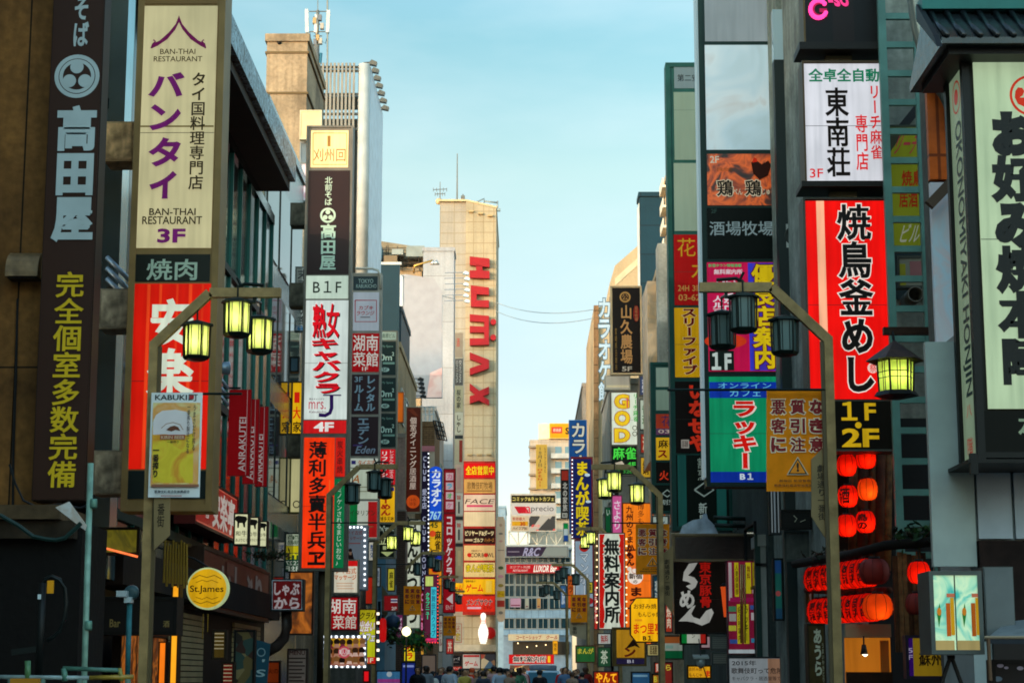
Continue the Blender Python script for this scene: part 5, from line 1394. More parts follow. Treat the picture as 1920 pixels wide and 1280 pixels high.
# the sign board stack on the cream tower
s = Sign('tower_sign_stack', 'wide red-edged stack of entertainment signs on the lower part of the cream tower', 'shop sign', (868, 864, 929, 1152), 149.2, 0.3, '#b02c20', 0.03, rim=0.02)
BR = '#2c1408'
PCH = '#e6bc78'
s.face((870, 868, 928, 895), '#dc1414', [T('全店営業中', (873, 873, 926, 890), '#f0d018', b=.05)], k=0.7)
s.face((870, 898, 928, 924), '#dba456', [T('歌舞伎町牧場', (876, 903, 923, 917), '#3c1c0c', b=.0), RC(876, 919, 923, 920.5, '#5c341c')], k=0.6)
s.face((870, 927, 928, 957), '#e8c8a8', [T('FACE', (873, 935, 926, 944), '#3c2420', b=.0, sh=.4), RC(875, 946, 924, 950, '#d84c68')], k=0.62)
s.face((870, 959, 928, 986), '#e8cfa0', [], k=0.62)
s.face((870, 990, 928, 1019), '#301410', [T('ビリヤード&ダーツ', (872, 994, 926, 1004), '#f0d8a0', b=.05), T('ゴルフ', (888, 1008, 906, 1016), '#f0d8a0', b=.05), T('バッターズ', (908, 1008, 926, 1016), '#d88c40', b=.02), RC(872, 1010, 886, 1014, '#c8a880')], k=0.6)
s.face((870, 1022, 928, 1050), PCH, [T('COR', (882, 1036, 902, 1044), '#301c14', b=.02), T('BOWL', (903, 1036, 926, 1044), '#301c14', b=.02), ('C', 880, 1040, 4, '#d8281c'), ('C', 911, 1040, 4, '#d8281c'), T('歌舞伎町ボウル', (884, 1030, 904, 1034), '#6c4c34')], k=0.65)
s.face((870, 1054, 928, 1081), '#e8c880', [T('まんが喫茶', (874, 1057, 926, 1072), '#e4c81c', b=.05, o=('#3c3010', .05)), T('コーヒーフリー', (898, 1075, 924, 1079), '#b8a01c')], k=0.65)
s.face((852, 1085, 928, 1113), '#f0b414', [T('ゲーム', (873, 1094, 906, 1109), '#d82414', b=.04), T('ーム', (852, 1096, 867, 1107), '#d82414', b=.04, d='h'), T('歌舞伎最大！', (873, 1087, 892, 1091), '#403010'), RC(911, 1088, 922, 1110, '#e8c044')], k=0.7)
s.face((852, 1117, 928, 1146), '#dc2a18', [T('メンズサウナ', (875, 1122, 923, 1134), '#2c1410', b=.03, o=('#f0d0c0', .03)), RC(876, 1137, 902, 1141, '#d8a8b0'), T('こてい', (907, 1136, 922, 1141), '#3c1410', b=.02)], k=0.65)
# bowling pin
t = thing('neon_bowling_pin', 'glowing white bowling pin with a red neck and a red ball on the cream tower', 'neon sign', at(906, 1206, 149.0))
pm = 149.0 / F
prof = [(5, 0), (7, 6), (9.5, 18), (9, 26), (6, 34), (3.6, 41), (3.8, 46), (5.2, 51), (4.2, 56), (0.3, 58)]
mb = MB(); mb.lathe([(r_ * pm, h_ * pm * 0.98) for r_, h_ in prof], (0, 0, 0), lit('#fff4e4', 1.25, 0.05), 18); mb.build('pin', t)
mb = MB()
for h_ in (38, 42):
    mb.lathe([(4.6 * pm, (h_ - 1) * pm), (4.7 * pm, (h_ + 0.6) * pm)], (0, 0, 0), lit('#ff5c50', 1.5, 0), 18)
mb.build('neck_ring', t)
mb = MB(); mb.lathe([(0.02, -0.1), (10 * pm, -0.08), (11 * pm, 0.1), (11 * pm, 0.2)], (12 * pm, 0.35, 20 * pm), lit('#b8201c', 0.4), 24, 'y'); mb.build('ball', t)
for i in range(9):
    mb = MB(); mb.box(-9.5 * pm, 9.5 * pm, -10 * pm, -9.6 * pm, (2 + i * 4) * pm, (2.35 + i * 4) * pm, paint('#6c5c54')); mb.build('neon_bar', t)
mb = MB(); q0 = at(868, 1208, 149.2) - t.location; q1 = at(930, 1220, 149.2) - t.location
mb.box(q0.x - 2.4, q1.x, 0, 0.5, q1.z, q0.z, paint('#c0b8a0')); mb.build('ledge', t)
s = Sign('game_arcade_entrance', 'arcade entrance signs in red, white and green under the bowling ledge', 'shop front', (836, 1222, 930, 1272), 148.6, 0.4, '#2c2420', 0.03, rim=0)
s.face((868, 1226, 900, 1252), '#c8c0b4', [RC(869, 1227, 899, 1231, '#b42c2c'), T('ゲーム', (871, 1238, 896, 1248), '#c02020', b=.04)], k=0.5)
s.face((838, 1228, 865, 1246), '#1c1c20', [T('アミューズ', (841, 1231, 862, 1237), '#c8c8c8'), RC(842, 1240, 860, 1241, '#808080')], k=0.3)
s.face((902, 1226, 928, 1252), sheet('cell', '#3c5a70', '#a04030', '#2c2c34', '#b8a888', '#805c3c', k=0.3, scale=1.6), [])
s.face((838, 1249, 866, 1256), '#b42824', [T('アドアーズ', (842, 1250, 862, 1255), '#e8d0c0')], k=0.4)
s.face((902, 1254, 928, 1270), '#c8b424', [T('まんが', (904, 1258, 924, 1264), '#3c3410')], k=0.5)
s.face((868, 1254, 899, 1270), '#8c867c', [])
s = Sign('hanging_picture_strip', 'white rounded strip of small round pictures hanging beside the tower sign stack', 'banner', (930, 967, 948, 1166), 149.5, 0.1, '#e0ccac', 0, rim=0, nof=True)
pts = [(931, 970 + 6), (934, 968), (944, 968), (947, 976), (947, 1158), (943, 1165), (935, 1165), (931, 1158)]
s.face(None, '#e2cfae', [('C', 939, 984, 3, '#c8a88c'), ('C', 939, 1000, 4, '#8a8478', .5), ('C', 939, 1014, 4, '#d8a898', .5), RC(933, 1030, 945, 1032, '#b09c88'), ('C', 939, 1064, 5, '#54683c', .6), ('C', 939, 1080, 5, '#e0a0a8', .6), ('C', 939, 1097, 5, '#a08c3c', .6), RC(932, 1107, 946, 1119, '#d8b41c'), T('ゲーム', (934, 1110, 944, 1116), '#8c4c10'), RC(932, 1125, 946, 1137, '#b43c30'), ('C', 939, 1148, 4, '#8c887c', .7)], 0.25, None, 'cloth', -0.02, pts)
t = s.root
one('curry_standing_sign', 'cream and red standing sign with yellow kana left of the bowling pin', 'shop sign', (852, 1168, 866, 1204), 147, '#cdbfa0', [T('うまい', (855, 1172, 863, 1184), '#b03020', d='v'), T('かに', (855, 1186, 863, 1200), '#d8b81c', b=.05, o=('#4c2c10', .04))], k=0.5, frame='#a83c2c', m=1)

# far end signs
s = Sign('rooftop_cafe_billboard', 'rooftop billboard of a comic cafe with a white logo panel', 'billboard', (957, 925, 1043, 996), 185.0, 0.5, '#a8a498', 0.06, rim=0)
s.face((959, 928, 1041, 942), '#2a2414', [T('コミック&ネットカフェ', (961, 931, 1039, 939), '#e8d878', b=.03)], k=0.3)
s.face((959, 944, 1041, 965), '#d4d0c8', [('P', [(964, 949), (985, 949), (993, 962), (972, 962)], '#c01c2c'), T('a', (985, 949, 996, 962), '#dc3c48', b=.0), T('precio', (996, 948, 1038, 961), '#504c50', b=.0)], k=0.4)
s.face((959, 967, 991, 994), '#d8c4a0', [T('新宿最大', (961, 969, 985, 975), '#b02c20', b=.02), RC(960, 977, 990, 985, '#dca41c'), T('30', (975, 978, 985, 985), '#b82018', b=.03), T('ハイジアB1', (961, 987, 988, 993), '#58241c', b=.02)], k=0.35)
s.face((992, 967, 1041, 994), sheet('cell', '#1c1818', '#a83c34', '#8c8880', '#2c2420', k=0.15, scale=0.9), [T('ダーツ', (996, 982, 1012, 989), '#d83c40', sh=.2)])
s = one('violet_bar_billboard', 'long dark violet bar sign board above the office windows', 'shop sign', (948, 1023, 1066, 1044), 185.2, '#3c3048', [T('R&C', (982, 1026, 1012, 1042), '#b8b8e0', b=.03, sh=.3), RC(952, 1033, 974, 1034.5, '#9c94a8'), ('P', [(1025, 1025), (1064, 1025), (1064, 1042), (1015, 1042)], '#98a4a0')], k=0.15, frame='#7c8484', m=1.5)
s = one('red_bar_sign', 'long red bar sign board with white slanted letters on the glass front', 'shop sign', (949, 1057, 1054, 1074), 185.2, '#b41420', [T('LUXOR Bar', (1001, 1059, 1044, 1072), '#f0ece0', b=.04, sh=.15), T('エジプト料理', (956, 1060, 994, 1065), '#e0b0a8'), T('RESTAURANT', (962, 1067, 990, 1071), '#e8c0b8', sh=.2)], k=0.5, frame='#8c2c24', m=1)
one('coffee_shop_fascia', 'cream coffee shop fascia with red lettering over a dark shop window', 'shop sign', (953, 1188, 1048, 1200), 185.4, '#d8c8a0', [T('コーヒーショップ', (968, 1190, 1015, 1198), '#9c2c20', b=.03), T('クール', (1024, 1190, 1046, 1198), '#a83020', b=.03, sh=.2)], k=0.4, frame='#b4a888', m=1)
one('free_guide_fascia', 'red guide office fascia with outlined black characters above the van', 'shop sign', (954, 1226, 1039, 1244), 180, '#c01418', [T('無料案内所', (962, 1229, 1024, 1241), '#181414', b=.05, o=('#f0e8dc', .05)), RC(1027, 1229, 1032, 1241, '#e0b020')], k=0.6, frame='#8c1c18', m=1)
one('free_guide_counter', 'yellow lit guide office counter under the red fascia', 'shop front', (956, 1246, 1036, 1275), 180.5, sheet('cell', '#b0902c', '#7c2c20', '#c8b478', '#403024', '#d8c08c', k=0.35, scale=1.2), frame='#6c3c20', m=1)
one('yellow_vertical_sign', 'small amber vertical sign at the right end of the coffee shop fascia', 'shop sign', (1036, 1200, 1046, 1226), 185, '#e09c14', [T('喫茶', (1038, 1205, 1044, 1220), '#5c3c10')], k=0.6, frame='#7c5410', m=1)
for i, (r_, h, lb) in enumerate((((956, 1120, 977, 1138), '#c8a0bc', 'pale pink poster behind the office glass'), ((984, 1120, 992, 1140), '#b0b8a8', 'narrow grey poster behind the office glass'), ((1006, 1120, 1014, 1140), '#c89c60', 'narrow tan poster behind the office glass'))):
    one('window_poster', lb, 'poster', r_, 185.7, h, [RC(r_[0] + 2, r_[3] - 5, r_[2] - 2, r_[3] - 3, '#803050')], k=0.15, frame='#606c70', m=0.6)
one('yellow_drop_banner', 'long yellow drop banner on the distant balcony building', 'banner', (1005, 833, 1026, 916), 229, '#d8b44c', [T('10月3日', (1008, 838, 1016, 875), '#5c5440', d='v'), T('OPEN!!', (1008, 878, 1017, 912), '#c0341c', d='v', b=.02), T('レストランアサヒ', (1020, 838, 1024, 885), '#6c6040')], k=0.2, frame='#b8983c', m=0.6)
s = Sign('rooftop_orange_sign', 'orange rooftop sign box with a small red panel on the distant building', 'billboard', (1030, 793, 1070, 822), 229.5, 3.0, '#e8b878', 0.02, rim=0)
s.face((1031, 794, 1069, 821), '#eca818', [RC(1034, 800, 1054, 812, '#d84c2c'), T('居酒屋', (1037, 803, 1052, 809), '#f0d8c0'), T('S', (1060, 801, 1067, 814), '#3c3418', b=.05)], k=0.6)
mb = MB(); mb.box(-s.w / 2 - 1.3, -s.w / 2, 0.5, 3, 0, s.h, paint('#e8d4b0')); mb.build('flank', s.root)

# ================================================================== right side, farther down the street
s = one('blue_karaoke_board', 'blue board with big white outlined kana rising behind the comic cafe sign', 'shop sign', (1067, 787, 1101, 1000), 118.0, '#0f4a8c', [T('カラオケ', (1071, 793, 1098, 910), '#cdd0c4', b=.03, o=('#0a2444', .04))], k=0.4, frame='#2a5c90', m=1, thick=0.5)
s = Sign('comic_cafe_sign', 'tall navy comic cafe sign with yellow kana and a red rim of lights', 'shop sign', (1071, 856, 1112, 1010), 105.0, 0.35, '#7c1018', 0.04, rim=0.02)
s.face((1074, 860, 1109, 1008), '#0f1c54', [T('まんが喫茶', (1079, 865, 1105, 1004), '#e8c80c', b=.05, o=('#0a1034', .03)), ('C', 1101, 890, 5, '#c8dce8', .6), ('C', 1103, 940, 5, '#c8dce8', .5)], k=0.65)
bulbs(s, [(1073, 862 + i * 7.2) for i in range(21)], 0.9, bl)
s = Sign('manga_white_sign', 'pale blue-white vertical sign with a red disc and outlined kana', 'shop sign', (1077, 1011, 1114, 1138), 104.5, 0.3, '#8c2c34', 0.03, rim=0.02)
s.face((1079, 1014, 1111, 1136), '#a8bccb', [('C', 1095, 1025, 9, '#c8201c'), ('C', 1093, 1023, 6, '#e0a020'), T('マンボー', (1087, 1037, 1104, 1114), '#dce6ec', b=.03, o=('#1c2834', .03)), ('C', 1106, 1126, 6, '#b82028')], k=0.45)
bulbs(s, [(1075, 1016 + i * 7.2) for i in range(14)], 0.9, bl)
s = one('black_family_sign', 'narrow black sign with white characters at the edge of the comic cafe sign', 'shop sign', (1051, 879, 1067, 972), 112, '#16120f', [RC(1053, 882, 1065, 900, '#a82c1c'), T('北の家族', (1055, 904, 1064, 958), '#d8d0c0', b=.04), RC(1054, 961, 1064, 970, '#c8c4b4'), T('B1', (1056, 963, 1062, 968), '#282420')], k=0.35, frame='#50443c', m=1)
one('green_store_sign', 'small green white and blue store sign under the black family sign', 'shop sign', (1056, 980, 1066, 1015), 113, '#c8d8d4', [RC(1057, 981, 1065, 991, '#109c48'), RC(1057, 1003, 1065, 1014, '#2050a0')], k=0.5, frame='#7c8c88', m=0.7)
one('orange_kana_strip', 'narrow orange sign strip beside the pale blue manga sign', 'shop sign', (1064, 1078, 1076, 1140), 103, '#d8601c', [T('カラ', (1066, 1085, 1074, 1110), '#2c1410', b=.03)], k=0.55, frame='#7c2c10', m=1)
s = Sign('standing_karaoke_letters', 'vertical row of pale blue standing kana letters before the gabled building', 'letter sign', (1121, 556, 1145, 756), 98.0, 0.2, '#5c5448', 0.03, nof=True)
mb = MB(); mb.box(s.w * 0.42, s.w * 0.5, 0.06, 0.14, -3.0, s.h, paint('#7c6c58')); mb.build('rail', s.root)
for i, ch in enumerate('カラオケ館'):
    mb = MB()
    s.text(mb, ch, (1122, 560 + i * 39, 1144, 596 + i * 39), paint('#a4bccc', 0.4), -0.1, {'b': .04, 'o': ('#36505e', .04)})
    mb.build('letter', s.root)
s = one('farm_tavern_sign', 'black vertical sign with gold emblem and characters in a pale frame', 'shop sign', (1145, 536, 1204, 702), 85.0, '#1a100c', [('O', 1172, 557, 10.5, 3, '#d09c54'), T('公', (1166, 551, 1178, 563), '#c89450', b=.02), T('山久農場', (1163, 572, 1186, 682), '#d8a060', b=.04), T('5F', (1166, 687, 1185, 696), '#d8ccb8', b=.03), ('C', 1193, 588, 6, '#8c1c14', 2.6), T('百年牧場', (1190, 575, 1196, 602), '#c08050'), T('宮崎県日南市', (1153, 615, 1157, 695), '#a07c40')], k=0.2, frame='#b49c78', m=3.5, thick=0.35)
t = s.root
one('blank_light_box', 'blank white light box lit along its lower edge between the farm and neon letter signs', 'light box', (1134, 703, 1182, 731), 86, '#c9c4b0', [RC(1137, 722, 1179, 726, '#f0e4b8')], k=0.4, frame='#a8a494', m=2, thick=0.6)
G1, G2 = '#e8c020', '#d82848'
s = Sign('white_mahjong_sign', 'white lit mahjong sign with three big red and yellow capital letters', 'shop sign', (1144, 732, 1197, 892), 84.5, 0.3, '#5c564c', 0.05)
s.face((1147, 736, 1194, 833), '#d8e0cc', [T('G', (1152, 739, 1180, 766), G1, b=.07, o=('#8c1c30', .03)), T('O', (1152, 770, 1181, 798), G1, b=.07, o=('#8c1c30', .03)), T('D', (1152, 803, 1181, 829), G1, b=.07, o=('#8c1c30', .03)), RC(1175, 745, 1177, 764, G2), T('リーチ麻雀', (1187, 738, 1196, 790), '#1c9c2c', b=.03), ('O', 1190, 802, 4.5, 1.2, '#242820'), ('O', 1190, 813, 4.5, 1.2, '#242820')], k=0.75)
s.face((1147, 836, 1194, 889), '#101a12', [T('麻雀', (1149, 838, 1193, 861), '#50e84c', b=.04), T('4F', (1175, 866, 1192, 876), '#48d848', b=.04), ('P', [(1152, 868), (1166, 864), (1172, 872), (1158, 878)], '#d0c0a8'), T('03-3209', (1151, 880, 1192, 887), '#48a848')], k=0.6)
s = Sign('orange_hakata_sign', 'very tall orange sign with brush kana and a white pig-shaped spot', 'shop sign', (1167, 942, 1222, 1214), 75.0, 0.35, '#7c3010', 0.03, rim=0.02)
s.face((1169, 944, 1220, 1029), '#f07a18', [T('九州のうまかもん', (1174, 948, 1188, 1060), '#3c0c0c', b=.05), T('博多もつ鍋', (1195, 943, 1208, 1010), '#3c1c10', b=.0)], k=0.85)
s.face((1169, 1032, 1220, 1138), '#f0701c', [T('かもん', (1174, 1022, 1190, 1060), '#3c0c0c', b=.05), ('C', 1191, 1080, 14.5, '#ecdccc'), ('C', 1180, 1066, 4, '#ecdccc'), ('C', 1202, 1066, 4, '#ecdccc'), ('O', 1191, 1068, 7, 1, '#c87c5c'), T('新宿', (1179, 1074, 1204, 1085), '#2c140c', b=.06), T('の', (1187, 1087, 1195, 1093), '#2c140c', b=.03), T('まつ', (1180, 1100, 1204, 1134), '#381008', b=.06, d='v')], k=0.85)
s.face((1169, 1141, 1220, 1212), '#ee701c', [T('屋', (1180, 1190, 1204, 1208), '#381008', b=.06)], k=0.85)
one('pink_kana_sign', 'narrow pink sign with white kana behind the orange sign', 'shop sign', (1147, 928, 1167, 1000), 78, '#d85c98', [T('さより', (1151, 938, 1163, 992), '#f0d8e4', b=.02)], k=0.65, frame='#803050', m=1)
one('green_kana_strip', 'narrow green sign strip left of the pink sign', 'shop sign', (1134, 950, 1146, 1000), 80, '#0c5c34', [T('い', (1137, 955, 1144, 966), '#c8dccc')], k=0.4, frame='#282c24', m=1)
one('red_roundel_sign', 'small black sign with a white ring emblem above the pink sign', 'shop sign', (1136, 895, 1160, 930), 79, '#141614', [('O', 1147, 908, 9, 1.5, '#b8c4b8'), T('公', (1142, 903, 1152, 913), '#b8c4b8'), T('九', (1144, 918, 1152, 927), '#b8c4b8')], k=0.35, frame='#20241f', m=1)
s = Sign('free_guide_standing_sign', 'red and white vertical sign with five black outlined characters and bulb edges', 'shop sign', (1121, 998, 1173, 1180), 70.0, 0.3, '#5c0c0c', 0.03, rim=0.02)
s.face((1123, 1000, 1171, 1178), '#d6dcc8', [('P', [(1124, 1001), (1134, 1001), (1131, 1012), (1136, 1030), (1131, 1050), (1136, 1090), (1131, 1130), (1136, 1160), (1132, 1177), (1124, 1177)], '#c8180f'), ('P', [(1170, 1001), (1160, 1001), (1163, 1012), (1158, 1030), (1164, 1070), (1158, 1100), (1164, 1140), (1160, 1160), (1164, 1177), (1170, 1177)], '#c8180f'), T('無料案内所', (1132, 1008, 1163, 1168), '#10140c', b=.07, o=('#d6dcc8', .05), k=0)], k=0.72)
bulbs(s, [(1119, 1010 + i * 13) for i in range(13)] + [(1174.5, 1010 + i * 13) for i in range(13)], 1.3, lit('#ffd8a0', 2.2, 0))
mb = MB(); mb.tube([(0, 0.1, 0), (0, 0.1, -1.6)], 0.05, dark, 8); mb.build('post', s.root)
s = Sign('octagon_okonomiyaki_sign', 'yellow lit sign with cut corners and red kana by the lamp post', 'shop sign', (1181, 1119, 1245, 1204), 50.0, 0.2, '#3c2c10', 0, nof=True)
oc = lambda m: [(1181 + m, 1134), (1193, 1119 + m), (1233, 1119 + m), (1245 - m, 1134), (1245 - m, 1189), (1233, 1204 - m), (1193, 1204 - m), (1181 + m, 1189)]
mb = MB(); mb.prism([s.xz(*p) for p in oc(0)], -0.02, 0.2, paint('#2c1c0c', 0.5)); mb.build('frame', s.root)
s.face(None, '#f0b010', [T('お好み焼', (1188, 1131, 1231, 1141), '#4c2c0c', b=.02, k=0), T('もんじゃ焼', (1196, 1146, 1238, 1156), '#4c2c0c', b=.02, k=0), RC(1190, 1160, 1204, 1164, '#d88c18'), T('まつ里亭', (1188, 1167, 1240, 1188), '#c8200c', b=.04), T('B１', (1205, 1191, 1222, 1200), '#3c2408', b=.05, k=0)], 0.95, None, 'sign_face', -0.035, oc(2.5))
s = Sign('basement_ramen_sign', 'ochre sign in a patterned frame with a black brush stroke, marked B1', 'shop sign', (1148, 1175, 1212, 1248), 66, 0.3, '#6c5428', 0.05)
s.face((1156, 1180, 1208, 1232), '#c08a1c', [('P', [(1172, 1216), (1188, 1196), (1200, 1214), (1190, 1210)], '#1c1008'), T('ン', (1170, 1213, 1192, 1231), '#5c140c', b=.06)], k=0.55)
s.face((1156, 1234, 1208, 1244), '#2c2448', [T('B1', (1176, 1236, 1188, 1242), '#d8d4e0', b=.03)], k=0.4)

# right sign stacks
GRF = '#0e3f38'
s = Sign('small_green_sign_stack', 'smaller green-framed sign stack with two blank pale panels on top', 'shop sign', (1221, 679, 1300, 962), 58.0, 0.4, GRF, 0.08)
s.face((1230, 689, 1296, 725), '#9fb6a4', [], k=0.25)
s.face((1230, 731, 1296, 769), '#93ac98', [], k=0.25)
s.face((1230, 776, 1296, 815), '#a63a24', [T('花水', (1240, 779, 1288, 799), '#2c2c5c', b=.0), RC(1230, 803, 1296, 815, '#5c3c5c'), T('03-62', (1234, 805, 1288, 812), '#d0b8a8')], k=0.4)
s.face((1230, 820, 1296, 862), '#d8a81c', [T('麻雀荘', (1234, 824, 1290, 840), '#241408', b=.04), T('スリー', (1233, 843, 1290, 858), '#7c1010', b=.05)], k=0.55)
s.face((1230, 866, 1296, 905), '#100c0a', [T('火', (1236, 882, 1254, 900), '#e03c1c', b=.05), T('ん', (1258, 878, 1284, 900), '#e03c1c', b=.05)], k=0.4)
s.face((1228, 909, 1294, 957), '#0d1814', [('L', [(1242, 925), (1251, 918), (1260, 925), (1251, 931), (1242, 925)], 2, '#b0c4b8'), T('割烹', (1240, 936, 1266, 946), '#b8c8bc')], k=0.3)
s = Sign('green_framed_sign_stack', 'tall green-framed sign stack with two blank pale green panels above a red one', 'shop sign', (1254, 118, 1370, 995), 48.0, 0.5, GRF, 0.12)
s.face((1264, 126, 1362, 166), '#7f979c', [T('第二安', (1270, 140, 1309, 153), '#1c2428', b=.01)], label='name panel', k=0.2)
s.face((1264, 173, 1362, 300), '#90aa96', [RC(1264, 206, 1362, 207.5, '#809a88')], k=0.22)
s.face((1264, 306, 1362, 433), '#98b09c', [], k=0.22)
s.face((1264, 440, 1364, 572), '#a0100f', [T('花', (1270, 447, 1304, 481), '#b89020', b=.0), T('水', (1296, 487, 1340, 525), '#b89020', b=.0), T('24H', (1271, 535, 1292, 546), '#c08c48', b=.02), T('3F', (1298, 535, 1312, 546), '#c08c48', b=.02), T('03-6273', (1272, 552, 1330, 564), '#c08c48', b=.02)], k=0.42, label='red panel')
s.face((1265, 577, 1364, 707), '#c8980c', [T('スリーファイブ', (1279, 579, 1308, 702), '#5c0c0c', b=.06, o=('#e0c890', .03)), T('麻雀', (1311, 580, 1335, 622), '#3c2c10', b=.03)], k=0.5)
s.face((1265, 715, 1366, 849), '#0e0c0b', [T('いなせや', (1290, 722, 1328, 846), '#d8341c', b=.06), ('R', (1277, 824, 1292, 840), '#b0a89c'), T('居酒屋', (1279, 826, 1290, 838), '#2c1c18', d='h')], k=0.42)
s.face((1266, 853, 1366, 990), '#0a1512', [T('割烹', (1308, 858, 1322, 900), '#a8bcae', b=.0), ('L', [(1302, 918), (1320, 905), (1338, 918), (1320, 930), (1302, 918)], 3, '#9cb0a8'), T('新風', (1310, 942, 1326, 985), '#a8bcb4', b=.03), ('R', (1271, 853, 1287, 990), '#1d5a54'), ('R', (1344, 905, 1362, 990), '#1d5a54')], k=0.3)
s = Sign('big_sign_stack', 'broad dark-framed sign stack with two blank grey panels above bright restaurant and cafe panels', 'shop sign', (1316, -40, 1464, 912), 40.0, 0.5, '#0f2a26', 0.09)
GRY = sheet('soft', '#98acb2', '#9fb4bc', '#aebcc0', '#a09c98', k=0.42, scale=0.7)  # glow put into the blank grey panels to lift them out of shade
s.face((1321, -36, 1454, 78), '#9aa8ac', [], k=0.42)
s.face((1323, 85, 1457, 281), GRY, [])
s.face((1326, 289, 1460, 385), sheet('soft', '#1a0c06', '#7a2c0a', '#c05010', '#3c1406', '#0c0604', k=0.55, scale=1.6), [T('2F', (1331, 293, 1348, 306), '#d8ccb4', b=.02), T('鶏', (1344, 338, 1374, 368), '#120a06', b=.04, o=('#d8c8a8', .05)), T('べん', (1374, 354, 1392, 366), '#d8c8a8'), T('鶏', (1397, 338, 1427, 368), '#120a06', b=.04, o=('#d8c8a8', .05)), T('じゅう', (1428, 354, 1452, 366), '#d8c8a8'), ('P', [(1408, 306), (1414, 299), (1420, 303), (1428, 309), (1440, 302), (1446, 310), (1440, 330), (1424, 338), (1412, 326)], '#2c1008'), ('P', [(1410, 306), (1413, 296), (1418, 298), (1420, 304)], '#d82c10'), T('炙り鶏と水炊きの店', (1344, 315, 1372, 322), '#7c4c20')], k=0.5, label='dark orange chicken restaurant panel')
s.face((1326, 390, 1461, 485), '#07100e', [T('酒場牧場', (1330, 415, 1450, 442), '#98aeb0', b=.02), T('2F', (1333, 392, 1344, 400), '#345048'), ('C', 1451, 437, 3.5, '#b83018')], k=0.3)
PK = '#c8104c'
s.face((1327, 492, 1463, 696), PK, [RC(1404, 493, 1413, 695, '#3438c0'), RC(1413, 493, 1462, 695, '#4434b4'), T('新宿タウン情報満載', (1328, 495, 1390, 501), '#38c06c', b=.04), T('無料案内所', (1338, 505, 1392, 515), '#e8d0d4', b=.06), T('大物入', (1336, 525, 1388, 548), '#e0ccd4', b=.05), T('一人ル可', (1336, 548, 1356, 590), '#e8dce0', b=.05), T('系店店', (1356, 550, 1378, 612), '#e8dce0', b=.05), ('C', 1360, 640, 40, '#d83c18', .35), T('安心', (1334, 634, 1366, 644), '#e8c83c', b=.04), RC(1330, 658, 1376, 695, '#101c18'), T('１F', (1334, 661, 1371, 694), '#c8d4cc', b=.05), T('優良店案内', (1410, 496, 1454, 692), '#e0c010', b=.07, o=('#5c0c20', .05))], k=0.62, label='pink and violet guide panel')
s.face((1329, 706, 1463, 908), '#0c8a5c', [RC(1330, 716, 1462, 746, '#0a3098'), T('オンライン', (1346, 718, 1446, 728), '#60b8d8', b=.01), T('カフェ', (1368, 731, 1426, 743), '#68bcd8', b=.01), T('ラッキー', (1374, 752, 1418, 878), '#d0140c', b=.06, s=('#e8d8cc', 3, 2), o=('#e8d8cc', .03)), RC(1330, 884, 1462, 904, '#0a2c94'), T('B１', (1387, 887, 1412, 899), '#c8d4dc', b=.04)], k=0.72, label='green online cafe panel')
mb = MB(); mb.box(-s.w / 2 - 0.05, -s.w / 2 - 0.004, -0.02, 0.5, 0.2, s.h, lit('#b8d4da', 0.25, 0.05)); mb.build('side_trim', s.root)
for z_ in (1.2, 5.0, 9.0):
    mb = MB(); mb.box(s.w / 2 - 0.02, s.w / 2 + 0.6, 0.15, 0.3, z_, z_ + 0.15, paint('#1c2c2a')); mb.build('bracket', s.root)

# white and red stack with lamps below
s = Sign('white_red_sign_stack', 'three stacked cabinets, black with pink bulbs, white mahjong and tall red grill', 'shop sign', (1506, -60, 1676, 846), 29.5, 0.5, '#3a3c34', 0.05, nof=True)
def cab(r_, h, fw=0.03, th=0.45):
    X0, X1, Z0, Z1 = s.bx(r_)
    mb = MB(); m = paint(h, 0.5, 0.2, 0.3)
    mb.box(X0, X1, 0, th, Z0, Z1, m)
    mb.box(X0, X0 + fw, -0.04, 0.002, Z0, Z1, m); mb.box(X1 - fw, X1, -0.04, 0.002, Z0, Z1, m)
    mb.box(X0 + fw, X1 - fw, -0.04, 0.002, Z1 - fw, Z1, m); mb.box(X0 + fw, X1 - fw, -0.04, 0.002, Z0, Z0 + fw, m)
    mb.build('frame', s.root)
cab((1505, -70, 1658, 84), '#6a5434')
s.face((1509, -66, 1655, 80), '#0a0806', [('R', (1560, -60, 1600, 78), '#1c100c')])
gp_ = [(1547 + 0, 0)]
pinkm = lit('#ff4090', 1.8, 0)
for i in range(20):
    a = RAD(40 + i * 15.5)
    x, z = s.xz(1534 + 15 * math.cos(a), 19 - 16 * math.sin(a))
    mb = MB(); mb.lathe([(0.004, -0.07), (0.035, -0.05), (0.035, -0.014)], (x, 0, z), pinkm, 10, 'y'); mb.build('neon_bulb', s.root)
mb = MB(); s.text(mb, 'G', (1518, 2, 1550, 36), lit('#b01c50', 0.8), -0.03, {'b': .05}); s.text(mb, '-so', (1552, -8, 1590, 14), lit('#f03c84', 1.2), -0.03, {'b': .04, 'sh': -.3}); mb.build('neon_letter', s.root)
X0, X1, Z0, Z1 = s.bx((1496, 86, 1660, 99)); mb = MB(); mb.box(X0, X1, -0.2, 0.5, Z0, Z1, paint('#1c1812', 0.5)); mb.build('hood', s.root)
X0, X1, Z0, Z1 = s.bx((1500, 345, 1664, 355)); mb = MB(); mb.box(X0, X1, -0.2, 0.5, Z0, Z1, paint('#1c1812', 0.5)); mb.build('hood', s.root)
X0, X1, Z0, Z1 = s.bx((1552, 84, 1600, 120)); mb = MB(); mb.box(X0, X1, 0.15, 0.35, Z0 - 0.3, Z1 + 0.2, paint('#8a7858')); mb.build('spine', s.root)
X0, X1, Z0, Z1 = s.bx((1560, 350, 1610, 380)); mb = MB(); mb.box(X0, X1, 0.15, 0.35, Z0 - 0.3, Z1 + 0.2, paint('#8a7858')); mb.build('spine', s.root)
